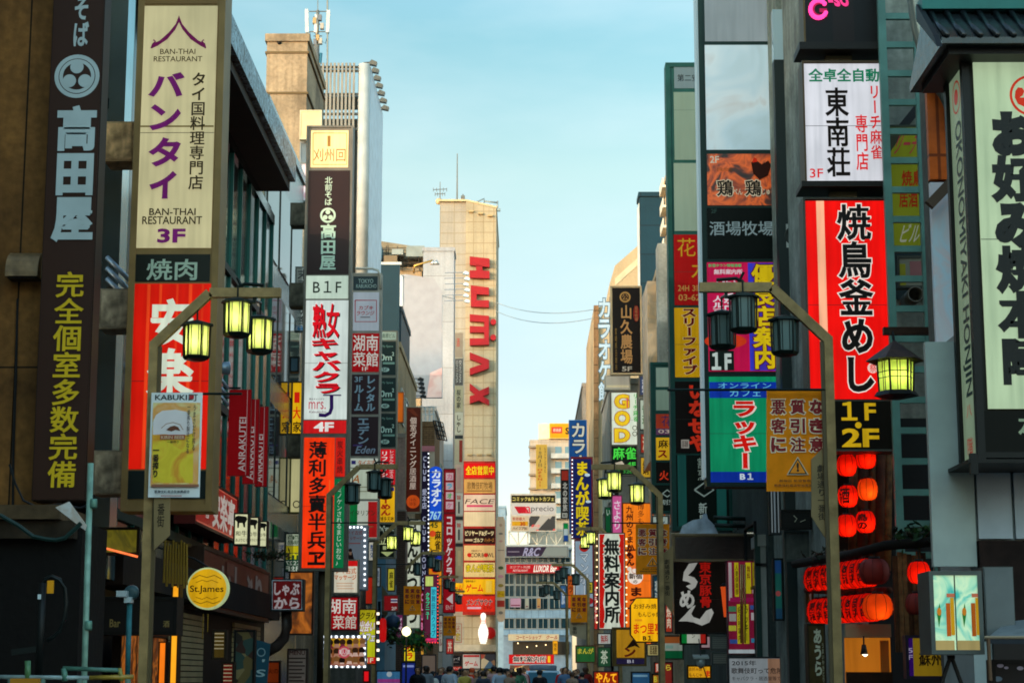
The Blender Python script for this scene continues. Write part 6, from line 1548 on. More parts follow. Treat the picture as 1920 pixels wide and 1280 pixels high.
cab((1506, 115, 1663, 345), '#5c4a34')
s.face((1510, 120, 1660, 341), '#dddce2', [T('全卓全自動', (1515, 129, 1648, 155), '#0d7452', b=.06), T('東南荘', (1548, 165, 1593, 332), '#14100e', b=.045), T('リーチ麻雀', (1630, 162, 1652, 299), '#e0141c', b=.03), T('専門店', (1604, 216, 1627, 320), '#e0141c', b=.03), T('3F', (1518, 317, 1543, 334), '#e0141c', b=.01)], k=0.78)
cab((1511, 371, 1672, 846), '#4c5048')
s.face((1515, 377, 1668, 748), '#f2100c', [RC(1535, 377, 1550, 748, '#ffb48c'), T('焼鳥釜めし', (1572, 383, 1638, 735), '#140c0a', b=.05, o=('#f0e4d8', .03), k=0), ('C', 1636, 690, 10, '#e8c4b8'), T('祭', (1630, 683, 1643, 698), '#e02018')], k=0.85, label='bright red grill panel')
s.face((1520, 752, 1674, 842), '#0c0d0a', [T('１F', (1577, 753, 1642, 788), '#e0b418', b=.03), ('C', 1609, 797, 6, '#e0b418'), T('2F', (1578, 803, 1648, 838), '#e0b418', b=.04)], k=0.6)

# green ladder
t = thing('green_ladder', 'tall green steel ladder beside the red grill panel', 'ladder', (at(1708, 640, 29.2).x, 29.2, 0))
gm = paint('#5c877c', 0.45, 0.0, 0.3)
hw = 0.28
for sx in (-1, 1):
    mb = MB(); mb.box(sx * hw - 0.06, sx * hw + 0.06, -0.05, 0.05, 2.9, 13, gm); mb.build('side_rail', t)
for i in range(21):
    z = 3.2 + i * 0.48
    mb = MB(); mb.box(-hw + 0.061, hw - 0.061, -0.04, 0.04, z, z + 0.1, gm); mb.build('rung', t)
s = one('slanting_green_banner', 'yellow-green poster with red characters seen behind the ladder', 'poster', (1662, 235, 1735, 470), 30.2, '#8c9a28', [('P', [(1666, 240), (1700, 240), (1666, 290)], '#3c4438'), T('リーチ', (1680, 252, 1722, 290), '#b0404c', sh=.4), T('焼鳥', (1690, 320, 1730, 350), '#a83018', b=.05), T('居酒', (1685, 355, 1720, 390), '#a82818', b=.04), T('ビル', (1690, 420, 1725, 455), '#c8ccb0', sh=.3)], k=0.25, frame='#3c4438', m=2)
s = one('faded_wall_poster', 'faded poster low behind the ladder near the pipe opening', 'poster', (1682, 480, 1735, 540), 30.2, '#8c8c7c', [RC(1686, 495, 1698, 535, '#a8a028'), RC(1706, 490, 1730, 530, '#a06868')], frame='#4c5048', m=3)
t = thing('duct_pipe', 'round metal duct opening behind the ladder', 'duct', at(1712, 556, 29.9))
mb = MB(); mb.lathe([(0.13, 0.5), (0.13, -0.2), (0.11, -0.2), (0.1, 0.1), (0.001, 0.12)], (0, 0, 0), wall('#6c6454', 0.4, 4, 0.4), 18, 'y'); mb.build('duct', t)

# octagonal house lantern on its bracket
t = thing('roofed_wall_lantern', 'lit wall lantern with a brown pyramid roof hanging from a brown bracket', 'lantern', at(1680, 712, 25.0))
pm = 25.0 / F
brn = wall('#3a2418', 0.4, 5, 0.5)
mb = MB(); mb.lathe([(0.4, 0.25), (0.36, 0.28), (0.04, 0.46 + 0.05), (0.015, 0.53)], (0, 0, 0), brn, 6, smooth=False); mb.build('roof', t)
mb = MB(); mb.lathe([(0.24, 0.24), (0.22, -0.15)], (0, 0, 0), paper('#cfe070'), 6, smooth=False); mb.build('glass', t)
mb = MB(); mb.lathe([(0.02, -0.07), (0.06, 0.0), (0.02, 0.07)], (0.02, -0.06, 0.03), lit('#fcffd0', 22, 0), 10); mb.build('bulb', t)
mb = MB()
for k in range(6):
    a = RAD(60 * k)
    mb.tube([(0.245 * math.cos(a), 0.245 * math.sin(a), 0.25), (0.228 * math.cos(a), 0.228 * math.sin(a), -0.16)], 0.014, dark, 6)
for k in range(6):
    a, b_ = RAD(60 * k), RAD(60 * k + 60)
    for f_, z0, rr_ in ((0.35, 0.1, 0.238), (0.35, 0.02, 0.236)):
        mb.tube([(rr_ * math.cos(a), rr_ * math.sin(a), z0), (rr_ * math.cos(b_), rr_ * math.sin(b_), z0)], 0.006, dark, 5)
    for q in (0.42, 0.58):
        x = math.cos(a) * (1 - q) + math.cos(b_) * q; y = math.sin(a) * (1 - q) + math.sin(b_) * q
        mb.tube([(x * 0.245, y * 0.245, 0.25), (x * 0.23, y * 0.23, -0.16)], 0.006, dark, 5)
mb.build('frame', t)
mb = MB(); mb.lathe([(0.26, -0.16), (0.3, -0.22), (0.1, -0.26)], (0, 0, 0), dark, 6, smooth=False); mb.build('tray', t)
mb = MB(); x1 = at(1755, 620, 25.2).x - t.location.x; z1 = at(1700, 622, 25.2).z - t.location.z
mb.box(-0.12, x1, 0.1, 0.2, z1 - 0.05, z1 + 0.05, brn); mb.box(x1, x1 + 0.32, 0.0, 0.5, z1 - 0.55, z1 + 0.14, brn); mb.tube([(0, 0.05, 0.52), (0, 0.12, z1)], 0.02, dark, 6); mb.build('bracket', t)

# big okonomiyaki box with its tiled roof
s = Sign('roofed_box_sign', 'huge pale green box sign with black brush characters under a small tiled roof', 'shop sign', (1817, 98, 2075, 858), 20.0, 0.85, '#101815', 0.06, nof=True)
w, h = s.w / 2, s.h
bk = paint('#050807', 0.45, 0, 0.2)
mb = MB()
mb.box(-w + 0.06, w - 0.06, 0.05, 0.8, 0.05, h - 0.05, bk)
for x in (-w, w - 0.08):
    mb.box(x, x + 0.08, -0.03, 0.08, -0.02, h, bk); mb.box(x, x + 0.08, 0.78, 0.88, -0.02, h, bk)
mb.box(-w + 0.081, w - 0.081, -0.02, 0.06, 0, 0.06, bk); mb.box(-w + 0.081, w - 0.081, -0.02, 0.06, h - 0.06, h, bk)
mb.box(-w - 0.12, w + 0.1, -0.08, 0.95, -0.06, -0.021, bk); mb.box(-w - 0.1, -w - 0.02, -0.09, -0.02, -0.18, 0.04, bk)
mb.build('frame', s.root)
s.face((1838, 103, 2060, 766), '#b4caa4', [('O', 1932, 180, 41, 5, '#c43018'), ('P', [(1903, 172), (1908, 165), (1916, 166), (1920, 172), (1917, 180), (1911, 184), (1926, 184), (1938, 176), (1940, 190), (1924, 203), (1908, 196), (1902, 184)], '#c43018'), T('お好み焼本陣', (1862, 210, 1955, 722), '#060a08', b=.11, k=0)], k=0.7, name='sign_face')
s.face((1834, 770, 2060, 852), '#121614', [T('本', (1908, 775, 1950, 822), '#a0b898', b=.05)], k=0.3)
# its street-side face
ss = WallSign('tmp', 'x y z w', 'x', 'r', s.O.x - w + 0.05, 20.09, 20.77, s.O.z, s.O.z + h, nof=True)
side = ss.face((2, 0.5, 98, 99.5), '#a3bb98', [('O', 50, 8.5, 4.2, 0.5, '#c43018'), ('C', 50, 8.5, 2, '#c43018'), T('OKONOMIYAKI HONJIN', (24, 15, 80, 84), '#0a2a28', rot=90, d='h', b=.03, k=0), T('八', (34, 86, 70, 89), '#c43018', b=.02), T('階', (34, 94, 70, 98), '#c43018', b=.02)], k=0.34)
loc, rot = ss.root.location.copy(), ss.root.rotation_euler.copy()
side.parent = s.root
side.location = loc - s.root.location
side.rotation_euler = rot
bpy.data.objects.remove(ss.root)
# roof
rt = thing('small_tiled_roof', 'little dark tiled roof with a green ridge over the huge pale green box sign', 'roof', (s.O.x, 20.0, s.O.z + h))
tile_m = wall('#1f2528', 0.5, 3, 0.25)
mb = MB(); L0, L1 = -w - 0.3, w + 0.3
mb.add([(L0, -0.45, 0.02), (L1, -0.45, 0.02), (L1, 0.4, 0.62), (L0, 0.4, 0.62), (L0, 1.3, 0.02), (L1, 1.3, 0.02), (L0, -0.45, -0.05), (L1, -0.45, -0.05), (L0, 1.3, -0.05), (L1, 1.3, -0.05)], [(0, 1, 3 - 1, 3), (3, 2, 5, 4), (0, 6, 7, 1), (4, 5, 9, 8), (0, 3, 4, 8, 6), (1, 7, 9, 5, 2), (6, 8, 9, 7)], tile_m)
mb.build('roof_slope', rt)
mb = MB()
n = 12
for i in range(n):
    x = L0 + 0.05 + (L1 - L0 - 0.1) * i / (n - 1)
    mb.tube([(x, -0.47, 0.035), (x, -0.1, 0.27), (x, 0.38, 0.64)], 0.035, tile_m, 8)
mb.build('tile_rib', rt)
mb = MB(); mb.box(L0 - 0.05, L1 + 0.05, 0.22, 0.58, 0.585, 0.74, paint('#1d6f68', 0.4)); mb.build('ridge', rt)
mb = MB(); mb.box(L0 + 0.1, L1 - 0.1, -0.3, 1.1, -0.12, -0.051, dark); mb.build('eave', rt)
mb = MB(); mb.add([(L0 - 0.02, -0.55, -0.12), (L0 - 0.02, -0.4, 0.06), (L0 - 0.02, 0.4, 0.7), (L0 - 0.02, 0.4, 0.5), (L0 - 0.08, -0.55, -0.12), (L0 - 0.08, -0.4, 0.06), (L0 - 0.08, 0.4, 0.7), (L0 - 0.08, 0.4, 0.5)], [(0, 1, 2, 3), (7, 6, 5, 4), (0, 4, 5, 1), (1, 5, 6, 2), (2, 6, 7, 3), (3, 7, 4, 0)], dark); mb.build('barge_board', rt)
# ================================================================== street lamps
POLE = wall('#a88c5c', 0.3, 5, 0.5)
POLE2 = paint('#5f5238', 0.5)
LIT_P, DIM_P = paper('#e4ea8c'), glass('#5f7674', 0.15)
BULB = lit('#fbffd8', 10, 0)
IRON = paint('#12201c', 0.45, 0.3)
def lantern(root, x, y, z, on):
    """an eight-sided lantern hanging at z: its frame is the part, pane and bulb are its pieces"""
    mb = MB()
    N = 6
    mb.tube([(x, y, z + 0.18), (x, y, z)], 0.012, IRON, 6)
    mb.lathe([(0.03, z + 0.02), (0.205, z - 0.03), (0.215, z - 0.06), (0.17, z - 0.065)], (x, y, 0), IRON, N, smooth=False)
    mb.lathe([(0.165, z - 0.45), (0.18, z - 0.46), (0.15, z - 0.5), (0.06, z - 0.52)], (x, y, 0), IRON, N, smooth=False)
    for k in range(N):
        a = 2 * math.pi * k / N
        mb.tube([(x + 0.172 * math.cos(a), y + 0.172 * math.sin(a), z - 0.06), (x + 0.165 * math.cos(a), y + 0.165 * math.sin(a), z - 0.46)], 0.013, IRON, 5)
    for k in range(N):
        a, b_ = 2 * math.pi * k / N, 2 * math.pi * (k + 1) / N
        for q in (0.22, 0.78):
            px_ = math.cos(a) * (1 - q) + math.cos(b_) * q; py_ = math.sin(a) * (1 - q) + math.sin(b_) * q
            mb.tube([(x + 0.166 * px_, y + 0.166 * py_, z - 0.06), (x + 0.16 * px_, y + 0.16 * py_, z - 0.46)], 0.005, IRON, 4)
    fr = mb.build('lantern', root)
    mb = MB(); mb.lathe([(0.155, z - 0.062), (0.15, z - 0.455)], (x, y, 0), LIT_P if on else DIM_P, N, smooth=False); mb.build('pane', fr)
    if on:
        mb = MB(); mb.lathe([(0.005, z - 0.4), (0.04, z - 0.36), (0.05, z - 0.28), (0.02, z - 0.19), (0.02, z - 0.08)], (x, y - 0.03, 0), BULB, 10); mb.build('bulb', fr)
def lamp_post(px, py, d, sgn, on, label, rod=1.15, zs=1.0):
    b = at(px, py, d)
    root = thing('street_lamp', label, 'street lamp', (b.x, d, 0), 0, 'bent-arm street lamps with hanging lanterns')
    mb = MB(); mb.box(-0.055, 0.055, -0.055, 0.055, 0, 5.66 * zs, POLE); mb.build('pole', root)
    mb = MB(); mb.box(sgn * 0.056, sgn * 0.1, -0.03, 0.03, 0.3, 5.6 * zs, POLE2); mb.build('channel', root)
    mb = MB(); mb.box(-0.14, 0.14, -0.14, 0.14, 0, 0.5, POLE); mb.build('base', root)
    mb = MB(); mb.beam([(0, 0, 5.62 * zs), (sgn * 0.7, 0, 6.3 * zs), (sgn * 1.62, 0, 6.3 * zs)], 0.1, 0.12, POLE); mb.build('arm', root)
    mb = MB(); mb.tube([(sgn * 1.05, 0, 6.36 * zs), (sgn * 1.15, 0, 6.42 * zs), (sgn * 1.4, 0, 6.4 * zs)], 0.025, IRON, 6); mb.tube([(sgn * 1.05, 0, 6.5 * zs), (sgn * 1.12, 0, 6.36 * zs)], 0.02, IRON, 6); mb.build('finial', root)
    if rod:
        mb = MB(); mb.tube([(0, -0.02, 4.98 * zs), (sgn * rod, -0.02, 4.98 * zs)], 0.018, IRON, 6); mb.build('banner_rod', root)
    lantern(root, sgn * 0.55, -0.02, 5.92 * zs, on)
    lantern(root, sgn * 1.08, -0.12, 6.2 * zs, on)
    lantern(root, sgn * 1.28, 0.55, 6.1 * zs, on)
    mb = MB(); mb.beam([(sgn * 1.28, 0.0, 6.24 * zs), (sgn * 1.28, 0.0, 6.16 * zs)], 0.04, 0.04, IRON); mb.tube([(sgn * 1.28, 0, 6.2 * zs), (sgn * 1.28, 0.56, 6.28 * zs)], 0.02, IRON, 6); mb.build('bracket', root)
    return root
lamp_post(284, 800, 24.0, 1, True, 'street lamp with lit lanterns holding the beer banner before the red barbecue panel')
lamp_post(613, 1150, 44.5, 1, False, 'unlit street lamp whose arm crosses the panel stack with the Italian flag')
lamp_post(701, 1150, 61.0, 1, True, 'street lamp with lit lanterns before the black arrow panel and the white kana sign')
lamp_post(757, 1150, 76.0, 1, False, 'unlit street lamp before the tall white kana sign')
lamp_post(797, 1200, 94.0, 1, False, 'unlit street lamp before the maroon karaoke club sign', 0.9)
lamp_post(818, 1200, 110.0, 1, False, 'small unlit street lamp before the yellow game panel of the tower', 0.9)
lamp_post(1560, 900, 23.7, -1, False, 'unlit street lamp holding the big orange warning banner before the red grill panel', 2.05)
lamp_post(1241, 1150, 44.6, -1, True, 'street lamp with lit lanterns beside the rippling orange warning banner')
lamp_post(1163, 1150, 71.5, -1, True, 'street lamp whose lit lantern hangs by the red and white guide sign', 0, 1.1)
lamp_post(1104, 1220, 84.0, -1, False, 'unlit street lamp before the pale blue manga sign')
lamp_post(1064, 1220, 100.0, -1, False, 'unlit street lamp before the blue-grey office windows', 0.9)

# banners and plates on the lamps
OR = '#ff960a'
def warning(r_, d, label, wave=0.0, detail=True):
    x0, y0, x1, y1 = r_
    s = Sign('warning_banner', label, 'banner', r_, d, 0.02, OR, 0, 'orange warning banners on the street lamps', nof=True)
    W, H = x1 - x0, y1 - y0
    X = lambda f: x0 + W * f
    Y = lambda f: y0 + H * f
    ops = []
    for c_, col in enumerate(('悪客に', '質引注', 'なき意')):
        for r2_, ch in enumerate(col):
            bx_ = (X(0.07 + 0.31 * c_), Y(0.10 + 0.185 * r2_), X(0.31 + 0.31 * c_), Y(0.245 + 0.185 * r2_))
            ops.append(T(ch, bx_, '#8c0f18', b=.07, **({'o': ('#ffe8c0', .06)} if detail else {})))
    tri = [(X(.5), Y(.66)), (X(.32), Y(.84)), (X(.68), Y(.84))]
    ops += [('P', tri, '#e0c8a0'), ('P', [(X(.5), Y(.675)), (X(.345), Y(.832)), (X(.655), Y(.832))], '#3c2408'), ('P', [(X(.5), Y(.695)), (X(.375), Y(.822)), (X(.625), Y(.822))], OR), T('!', (X(.48), Y(.72), X(.52), Y(.81)), '#3c2408', b=.05)]
    if detail:
        ops += [T('新宿区 新宿警察署', (X(.2), Y(.885), X(.78), Y(.91)), '#6c3408', b=.02), T('歌舞伎町商店街振興組合', (X(.12), Y(.93), X(.8), Y(.957)), '#6c3408', b=.02)]
    o = s.face(None, paper('#ff9620', 0.2), ops, 0, None, 'cloth', -0.008, thin=True, shape= [(x0, y0), (x1, y0), (x1, y1), (x0, y1)] if not wave else [(x0, y0), (x1, y0), (x1 - W * .05, Y(.45)), (x1 - W * .12, Y(.8)), (x1 - W * .35, Y(.9)), (X(.45), y1), (X(.22), Y(.88)), (X(.1), Y(.55))])
    if wave:
        for v in o.data.vertices:
            v.co.y += wave * math.sin(v.co.x * 9 + v.co.z * 4)
    return s
warning((1437, 730, 1553, 921), 23.85, 'orange warning banner with nine dark red characters, largest of all, beside the green cafe panel')
warning((1192, 982, 1255, 1076), 44.75, 'rippling orange warning banner curling at its foot before the orange brush sign', 0.0)
warning((757, 1098, 790, 1152), 61.2, 'small orange warning banner before the tall white kana sign', 0, False)
warning((1070, 1114, 1101, 1166), 83.9, 'small orange warning banner below the pale blue manga sign', 0, False)
warning((831, 1154, 855, 1191), 94.2, 'smallest orange warning banner, below the maroon karaoke club sign', 0, False)
# beer banner
s = Sign('beer_banner', 'beer advertising banner with a frothy golden mug on the lamp with lit lanterns', 'banner', (281, 736, 377, 932), 23.85, 0.02, '#c8d0d0', 0, nof=True)
BL = '#1c2428'
s.face((281, 736, 377, 932), '#eef4f4', [
    T('KABUKI', (291, 740, 351, 750), BL, b=.03), T('町', (354, 739, 371, 752), BL, b=.02), RC(356, 741, 364, 748, '#c02830'),
    ('R', (285, 755, 374, 912), sheet('soft', '#f4c080', '#f0a850', '#f0e09c', '#f48c34', scale=2.2)),
    ('P', [(287, 905), (286, 800), (292, 778), (305, 770), (330, 768), (350, 772), (360, 784), (364, 800), (362, 905)], sheet('soft', '#e8c820', '#f0d42c', '#e89c1c', '#f0b42c', scale=2.5)),
    ('P', [(287, 815), (287, 792), (293, 778), (305, 770), (330, 768), (350, 772), (360, 784), (363, 800), (362, 812), (340, 818), (310, 814)], '#ece4e4'),
    ('L', [(303, 803), (312, 795), (325, 792), (338, 796), (344, 806)], 1.2, '#a07048'), ('P', [(312, 806), (320, 800), (328, 798), (335, 801), (339, 808), (330, 806), (322, 809)], '#70402c'),
    RC(301, 815, 348, 824, '#b0583c'), T('KIRIN BEER', (303, 817, 347, 823), '#e0c8a0', b=.02), T('一番搾り', (314, 826, 336, 831), '#402c10', b=.02),
    T('一番搾り', (287, 843, 299, 895), '#241c14', b=.05), T('一番搾り製法になる', (351, 763, 357, 850), '#5c4c48', d='v'), T('うまさだけ搾る', (362, 760, 368, 845), '#6c5440', d='v'),
    RC(285, 908, 374, 913, '#a06c50'), T('歌舞伎町商店街振興組合', (291, 919, 357, 925), '#282c30', b=.04), RC(303, 929, 342, 930.5, '#b05858')], 0.0, None, 'cloth', -0.008)
def plate(r_pts, d, label, txt, box, col='#8f7a54', tc='#2a2010', cat='street sign'):
    xs, ys = [p[0] for p in r_pts], [p[1] for p in r_pts]
    s = Sign('street_name_plate', label, cat, (min(xs), min(ys), max(xs), max(ys)), d, 0.05, col, 0, nof=True)
    s.face(None, paint(col, 0.5, 0.2, 0.2), [T(txt, box, tc, b=.03, d='v')], 0, None, 'plate', -0.02, r_pts)
    return s
plate([(289, 800), (319, 800), (319, 1003), (289, 1031)], 23.9, 'tan street name plate with a slanting foot under the beer banner', '劇場通り一番街', (297, 830, 311, 988))
plate([(1521, 861), (1553, 829), (1553, 1018), (1521, 968)], 23.8, 'tan street name plate with slanting ends beside the big orange warning banner', '劇場通り一番街', (1532, 871, 1549, 975))
plate([(1240, 1040), (1262, 1022), (1262, 1152), (1240, 1122)], 44.7, 'tan street name plate on the lamp beside the black ramen sign', '劇場通り一番街', (1246, 1048, 1256, 1116))
plate([(1067, 1158), (1100, 1170), (1103, 1200), (1068, 1189)], 84.1, 'pale drooping cloth plate below the small banner of the manga sign', '一番街', (1073, 1170, 1082, 1188), '#a8987c')
plate([(716, 1096), (727, 1112), (727, 1150), (716, 1166)], 60.9, 'dark tan plate on the lamp beside the small maroon floor sign', '一番街', (718, 1115, 725, 1146), '#5c5238')

# ================================================================== red lanterns and the shop under them
RED1, RED2, REDOFF = paper('#ff2a18'), paper('#ff6a24'), paint('#7a2018', 0.6, 0, 0.25)
RBULB = lit('#ffc070', 6.5, 0)
CHR = paint('#180a08', 0.6)
def paper_lantern(label, c, r, h, m, group, char=None, name='paper_lantern', axis='z'):
    t = thing(name, label, 'paper lantern', c, 0, group)
    prof = []
    for i in range(15):
        a = -math.pi / 2 + math.pi * i / 14
        rr = r * (0.35 + 0.65 * max(0, math.cos(a)) ** 0.85) * (1.0 - 0.03 * (i % 2))
        prof.append((rr, h / 2 * math.sin(a)))
    mb = MB(); mb.lathe(prof, (0, 0, 0), m, 22); o = mb.build('shade', t)
    if m is not REDOFF:
        mb = MB(); mb.lathe([(0.01, -0.07), (0.045, -0.04), (0.05, 0.02), (0.01, 0.06)], (0.02, -0.45 * r, -0.18 * h), RBULB, 8); mb.build('bulb', t)
    mb = MB()
    for k in range(9):
        a_ = 2 * math.pi * (k + .3) / 9
        mb.tube([((q[0] + .003) * math.cos(a_), (q[0] + .003) * math.sin(a_), q[1]) for q in prof], .0035, paint('#4a0c08', .7), 4, False)
    mb.build('rib', t)
    mb = MB(); mb.lathe([(r * 0.36, h / 2), (r * 0.38, h / 2 + 0.03)], (0, 0, 0), dark, 14); mb.build('rim', t)
    mb = MB(); mb.tube([(0, 0, h / 2 + 0.03), (0, 0, h / 2 + 0.14)], 0.006, dark, 5); mb.build('cord', t)
    if char:
        V, Fc = layout(char, 'v', .05)
        x0, x1 = min(v[0] for v in V), max(v[0] for v in V); y0, y1 = min(v[1] for v in V), max(v[1] for v in V)
        mb = MB(); vs = []
        for a, b_, l in V:
            u = ((a - x0) / (x1 - x0) - 0.5) * r * 1.1; z = ((b_ - y0) / (y1 - y0) - 0.5) * h * 0.72
            rr = r * (0.35 + 0.65 * max(0, math.cos(math.asin(max(-1, min(1, 2 * z / h))))) ** 0.85) + 0.006 + l * 0.0006
            th = u / r - 0.55
            vs.append((rr * math.sin(th), -rr * math.cos(th), z))
        mb.add(vs, Fc, CHR); mb.build('character', t)
    return t
for row, (pya, pyb, da, db, lb) in enumerate(((1071, 1086, 27.0, 30.6, 'upper'), (1137, 1146, 27.0, 30.6, 'lower'))):
    n = 9
    for i in range(n):
        f = i / (n - 1)
        d = da + (db - da) * f
        px = 1640 + (row == 1) * 6 - (1640 - 1530) * f
        c = at(px, pya + (pyb - pya) * f, d)
        if i == 0:
            lab = 'unlit dark red paper lantern at the near end of the upper lantern row' if row == 0 else 'glowing orange paper lantern at the near end of the lower lantern row'
            paper_lantern(lab, c, 0.22, 0.36, REDOFF if row == 0 else RED2, None)
        else:
            paper_lantern(f'red paper lantern with black characters packed in the {lb} row under the eave', c, 0.2, 0.4, RED1, f'lanterns of the {lb} row under the eave', '焼鳥釜めし酒場'[i % 7] + 'き串丼酒飯'[i % 5])
for i, (px, py, lb, ch) in enumerate(((1588, 872, 'red round lantern hanging just under the 1F 2F panel, beside the lamp pole', None), (1624, 858, 'red round lantern cut off by the lower edge of the 1F 2F panel', None), (1590, 930, 'red round lantern by the lamp pole, middle of its column', '酒'), (1627, 917, 'red round lantern at mid height before the log pillars', None), (1588, 985, 'red round lantern by the lamp pole, lowest of its column', None), (1623, 978, 'red round lantern with a black brush mark before the log pillars', '鳥の'))):
    paper_lantern(lb, at(px, py, 30.0), 0.165, 0.34, RED1 if i != 3 else RED2, None, ch)
paper_lantern('lit red lantern hanging alone before the rough timber wall', at(1723, 1073, 26.0), 0.16, 0.3, RED1, None)
paper_lantern('unlit brown-red lantern below the lone lit one on the timber wall', at(1719, 1132, 26.0), 0.155, 0.29, REDOFF, None)
# timber shop front
bark = wall('#5a3018', 0.7, 4, 0.7)
bark2 = wall('#6f4a26', 0.7, 5, 0.7)
tf = thing('timber_shop_front', 'grill shop front of rough logs and planks with a warm lit doorway', 'shop front', (4.5, 30.9, 0))
for i, px in enumerate((1606, 1622, 1640, 1655, 1668)):
    a, b = at(px, 1270, 30.7) - tf.location, at(px - 4, 848, 30.7) - tf.location
    mb = MB(); mb.tube([(a.x, a.y, 3.1), (b.x, b.y, b.z)], 0.085 + 0.02 * (i % 2), bark if i % 2 else bark2, 10); mb.build('log', tf)
mb = MB(); a, b = at(1570, 1280, 30.95) - tf.location, at(1745, 850, 30.95) - tf.location; mb.box(a.x, b.x + .3, 0.06, 0.1, 2.9, b.z, wall('#2a1810', .5, 3)); mb.build('back_wall', tf)
mb = MB()
for i in range(7):
    x = at(1676 + i * 9, 1100, 26.6).x - tf.location.x
    mb.box(x, x + 0.06, 26.6 - 30.9, 26.66 - 30.9, 1.75, at(0, 1042 - (i * 7) % 9, 26.6).z, wall('#7a5430', .7, 5, .7) if i % 3 else wall('#4a2c14', .6, 5, .7))
mb.build('plank_wall', tf)
mb = MB(); P_ = [at(px, py, d) - tf.location for px, py, d in ((1490, 1057, 31.0), (1600, 1038, 28), (1660, 1022, 26.5), (1750, 1015, 26.4))]
mb.tube(P_, 0.07, wall('#1a140e', .5, 3), 8); mb.build('eave_pole', tf)
mb = MB(); P_ = [at(px, py, d) - tf.location for px, py, d in ((1512, 1106, 31.0), (1600, 1108, 28.6), (1668, 1106, 27.3))]
mb.tube(P_, 0.05, bark, 8); mb.build('eave_pole', tf)
a, b = at(1586, 1276, 28.0) - tf.location, at(1668, 1172, 28.0) - tf.location
mb = MB(); mb.box(a.x, b.x, 28.0 - 30.9, 28.05 - 30.9, a.z - 1.0, at(0, 1195, 28).z, lit('#c8741c', 0.55, 0.25)); mb.build('lit_wall', tf, 'warm orange lit inner wall')
mb = MB(); mb.box(a.x, b.x, 27.9 - 30.9, 27.99 - 30.9, at(0, 1194, 28).z, at(0, 1170, 28).z, paint('#9a8a68')); mb.build('transom', tf)
mb = MB(); mb.box(a.x, b.x, 27.9 - 30.9, 27.99 - 30.9, -0.0, at(0, 1259, 28).z, wall('#2c1a0c', .4, 2)); mb.build('counter', tf)
mb = MB(); q = at(1650, 1200, 27.95) - tf.location; mb.box(q.x, q.x + .12, q.y - .02, q.y + .02, at(0, 1259, 28).z, q.z, paint('#b8641c')); mb.build('door_post', tf)
sl = at(1620, 1218, 27.8)
t = thing('spot_lamp', 'small spot lamp glowing in the warm lit doorway', 'lamp', sl)
mb = MB(); mb.tube([(0, 0, 0.2), (0, 0, 0.06)], 0.012, dark, 6); mb.lathe([(0.03, 0.08), (0.055, -0.06)], (0, 0, 0), dark, 10); mb.build('housing', t)
mb = MB(); mb.lathe([(0.01, -0.09), (0.045, -0.062)], (0.01, -0.02, 0), lit('#ffe8c0', 4, 0), 10); mb.build('bulb', t)
s = Sign('carved_wood_sign', 'tall dark wooden sign with white brush kana beside the lamp pole', 'shop sign', (1514, 1168, 1548, 1290), 26.5, 0.25, '#2c2010', 0.02)
s.face((1516, 1172, 1546, 1288), wall('#4a3a14', .4, 4, .5), [T('あうら', (1526, 1178, 1541, 1266), '#d0d0b4', b=.05, d='v'), T('うまいやきとり', (1541, 1205, 1545, 1278), '#b8b498', d='v')], 0)
one('cream_kana_board', 'cream board with a white kana stroke at the far end of the lantern rows', 'shop sign', (1511, 1104, 1526, 1166), 31.2, '#6c5a2c', [T('じ', (1513, 1108, 1524, 1160), '#d8d4c0', b=.05)], frame='#3c3014', m=1)
one('purple_floor_sign', 'purple and ochre sign with a white floor number and black brush characters', 'shop sign', (1698, 1190, 1782, 1272), 26.0, '#a8861c', [RC(1700, 1192, 1712, 1270, '#3c1478'), T('5F', (1702, 1214, 1711, 1236), '#c8b8e0', d='v', b=.03), T('レストラン', (1728, 1205, 1760, 1211), '#5c4810'), T('蘇州', (1722, 1222, 1766, 1248), '#1c140a', b=.04, d='h')], k=0.35, frame='#2c2434', m=2)
s = Sign('poster_light_box', 'lit double poster box with green drink posters and a grey side', 'light box', (1743, 1070, 1842, 1226), 18.0, 0.5, '#545a56', 0.04)
PS = sheet('soft', '#2c9c90', '#8cc0a0', '#b8d0a8', '#5cb09c', '#18807c', k=0.6, scale=2.6)
for i, x in enumerate((1746, 1793)):
    s.face((x, 1074, x + 44, 1222), PS, [RC(x + 28, 1130, x + 36, 1192, '#c8641c'), RC(x + 36, 1120, x + 43, 1190, '#e0a81c'), RC(x + 28, 1112, x + 43, 1119, '#d07858'), ('P', [(x + 10, 1150), (x + 15, 1130), (x + 18, 1150), (x + 14, 1176)], '#2c8c3c'), ('C', x + 14, 1146, 4, '#e08c28', 1.8), RC(x + 1, 1200, x + 43, 1221, '#c8b070')], k=0.45)
t = thing('striped_awning', 'grey striped awning edge over the dark doorway below the grey poster box', 'awning', at(1910, 1195, 17.5))
mb = MB(); A = lambda px, py, dd=17.5: at(px, py, dd) - t.location
mb.add([A(1850, 1196), A(1990, 1196), A(2010, 1150, 18.4), A(1888, 1165, 18.4)], [(0, 1, 2, 3)], sheet('soft', '#5c6468', '#6c7478', '#4c5458', scale=4)); 
mb.add([A(1850, 1197), A(1990, 1197), A(1990, 1206), A(1850, 1206)], [(0, 3, 2, 1)], paint('#16202a')); mb.build('cloth', t)
mb = MB(); mb.tube([A(1846, 1194), A(1992, 1194)], 0.015, paint('#8c7c64'), 6); mb.tube([A(1853, 1196), A(1857, 1275)], 0.018, paint('#5c4430'), 6); mb.build('frame', t)
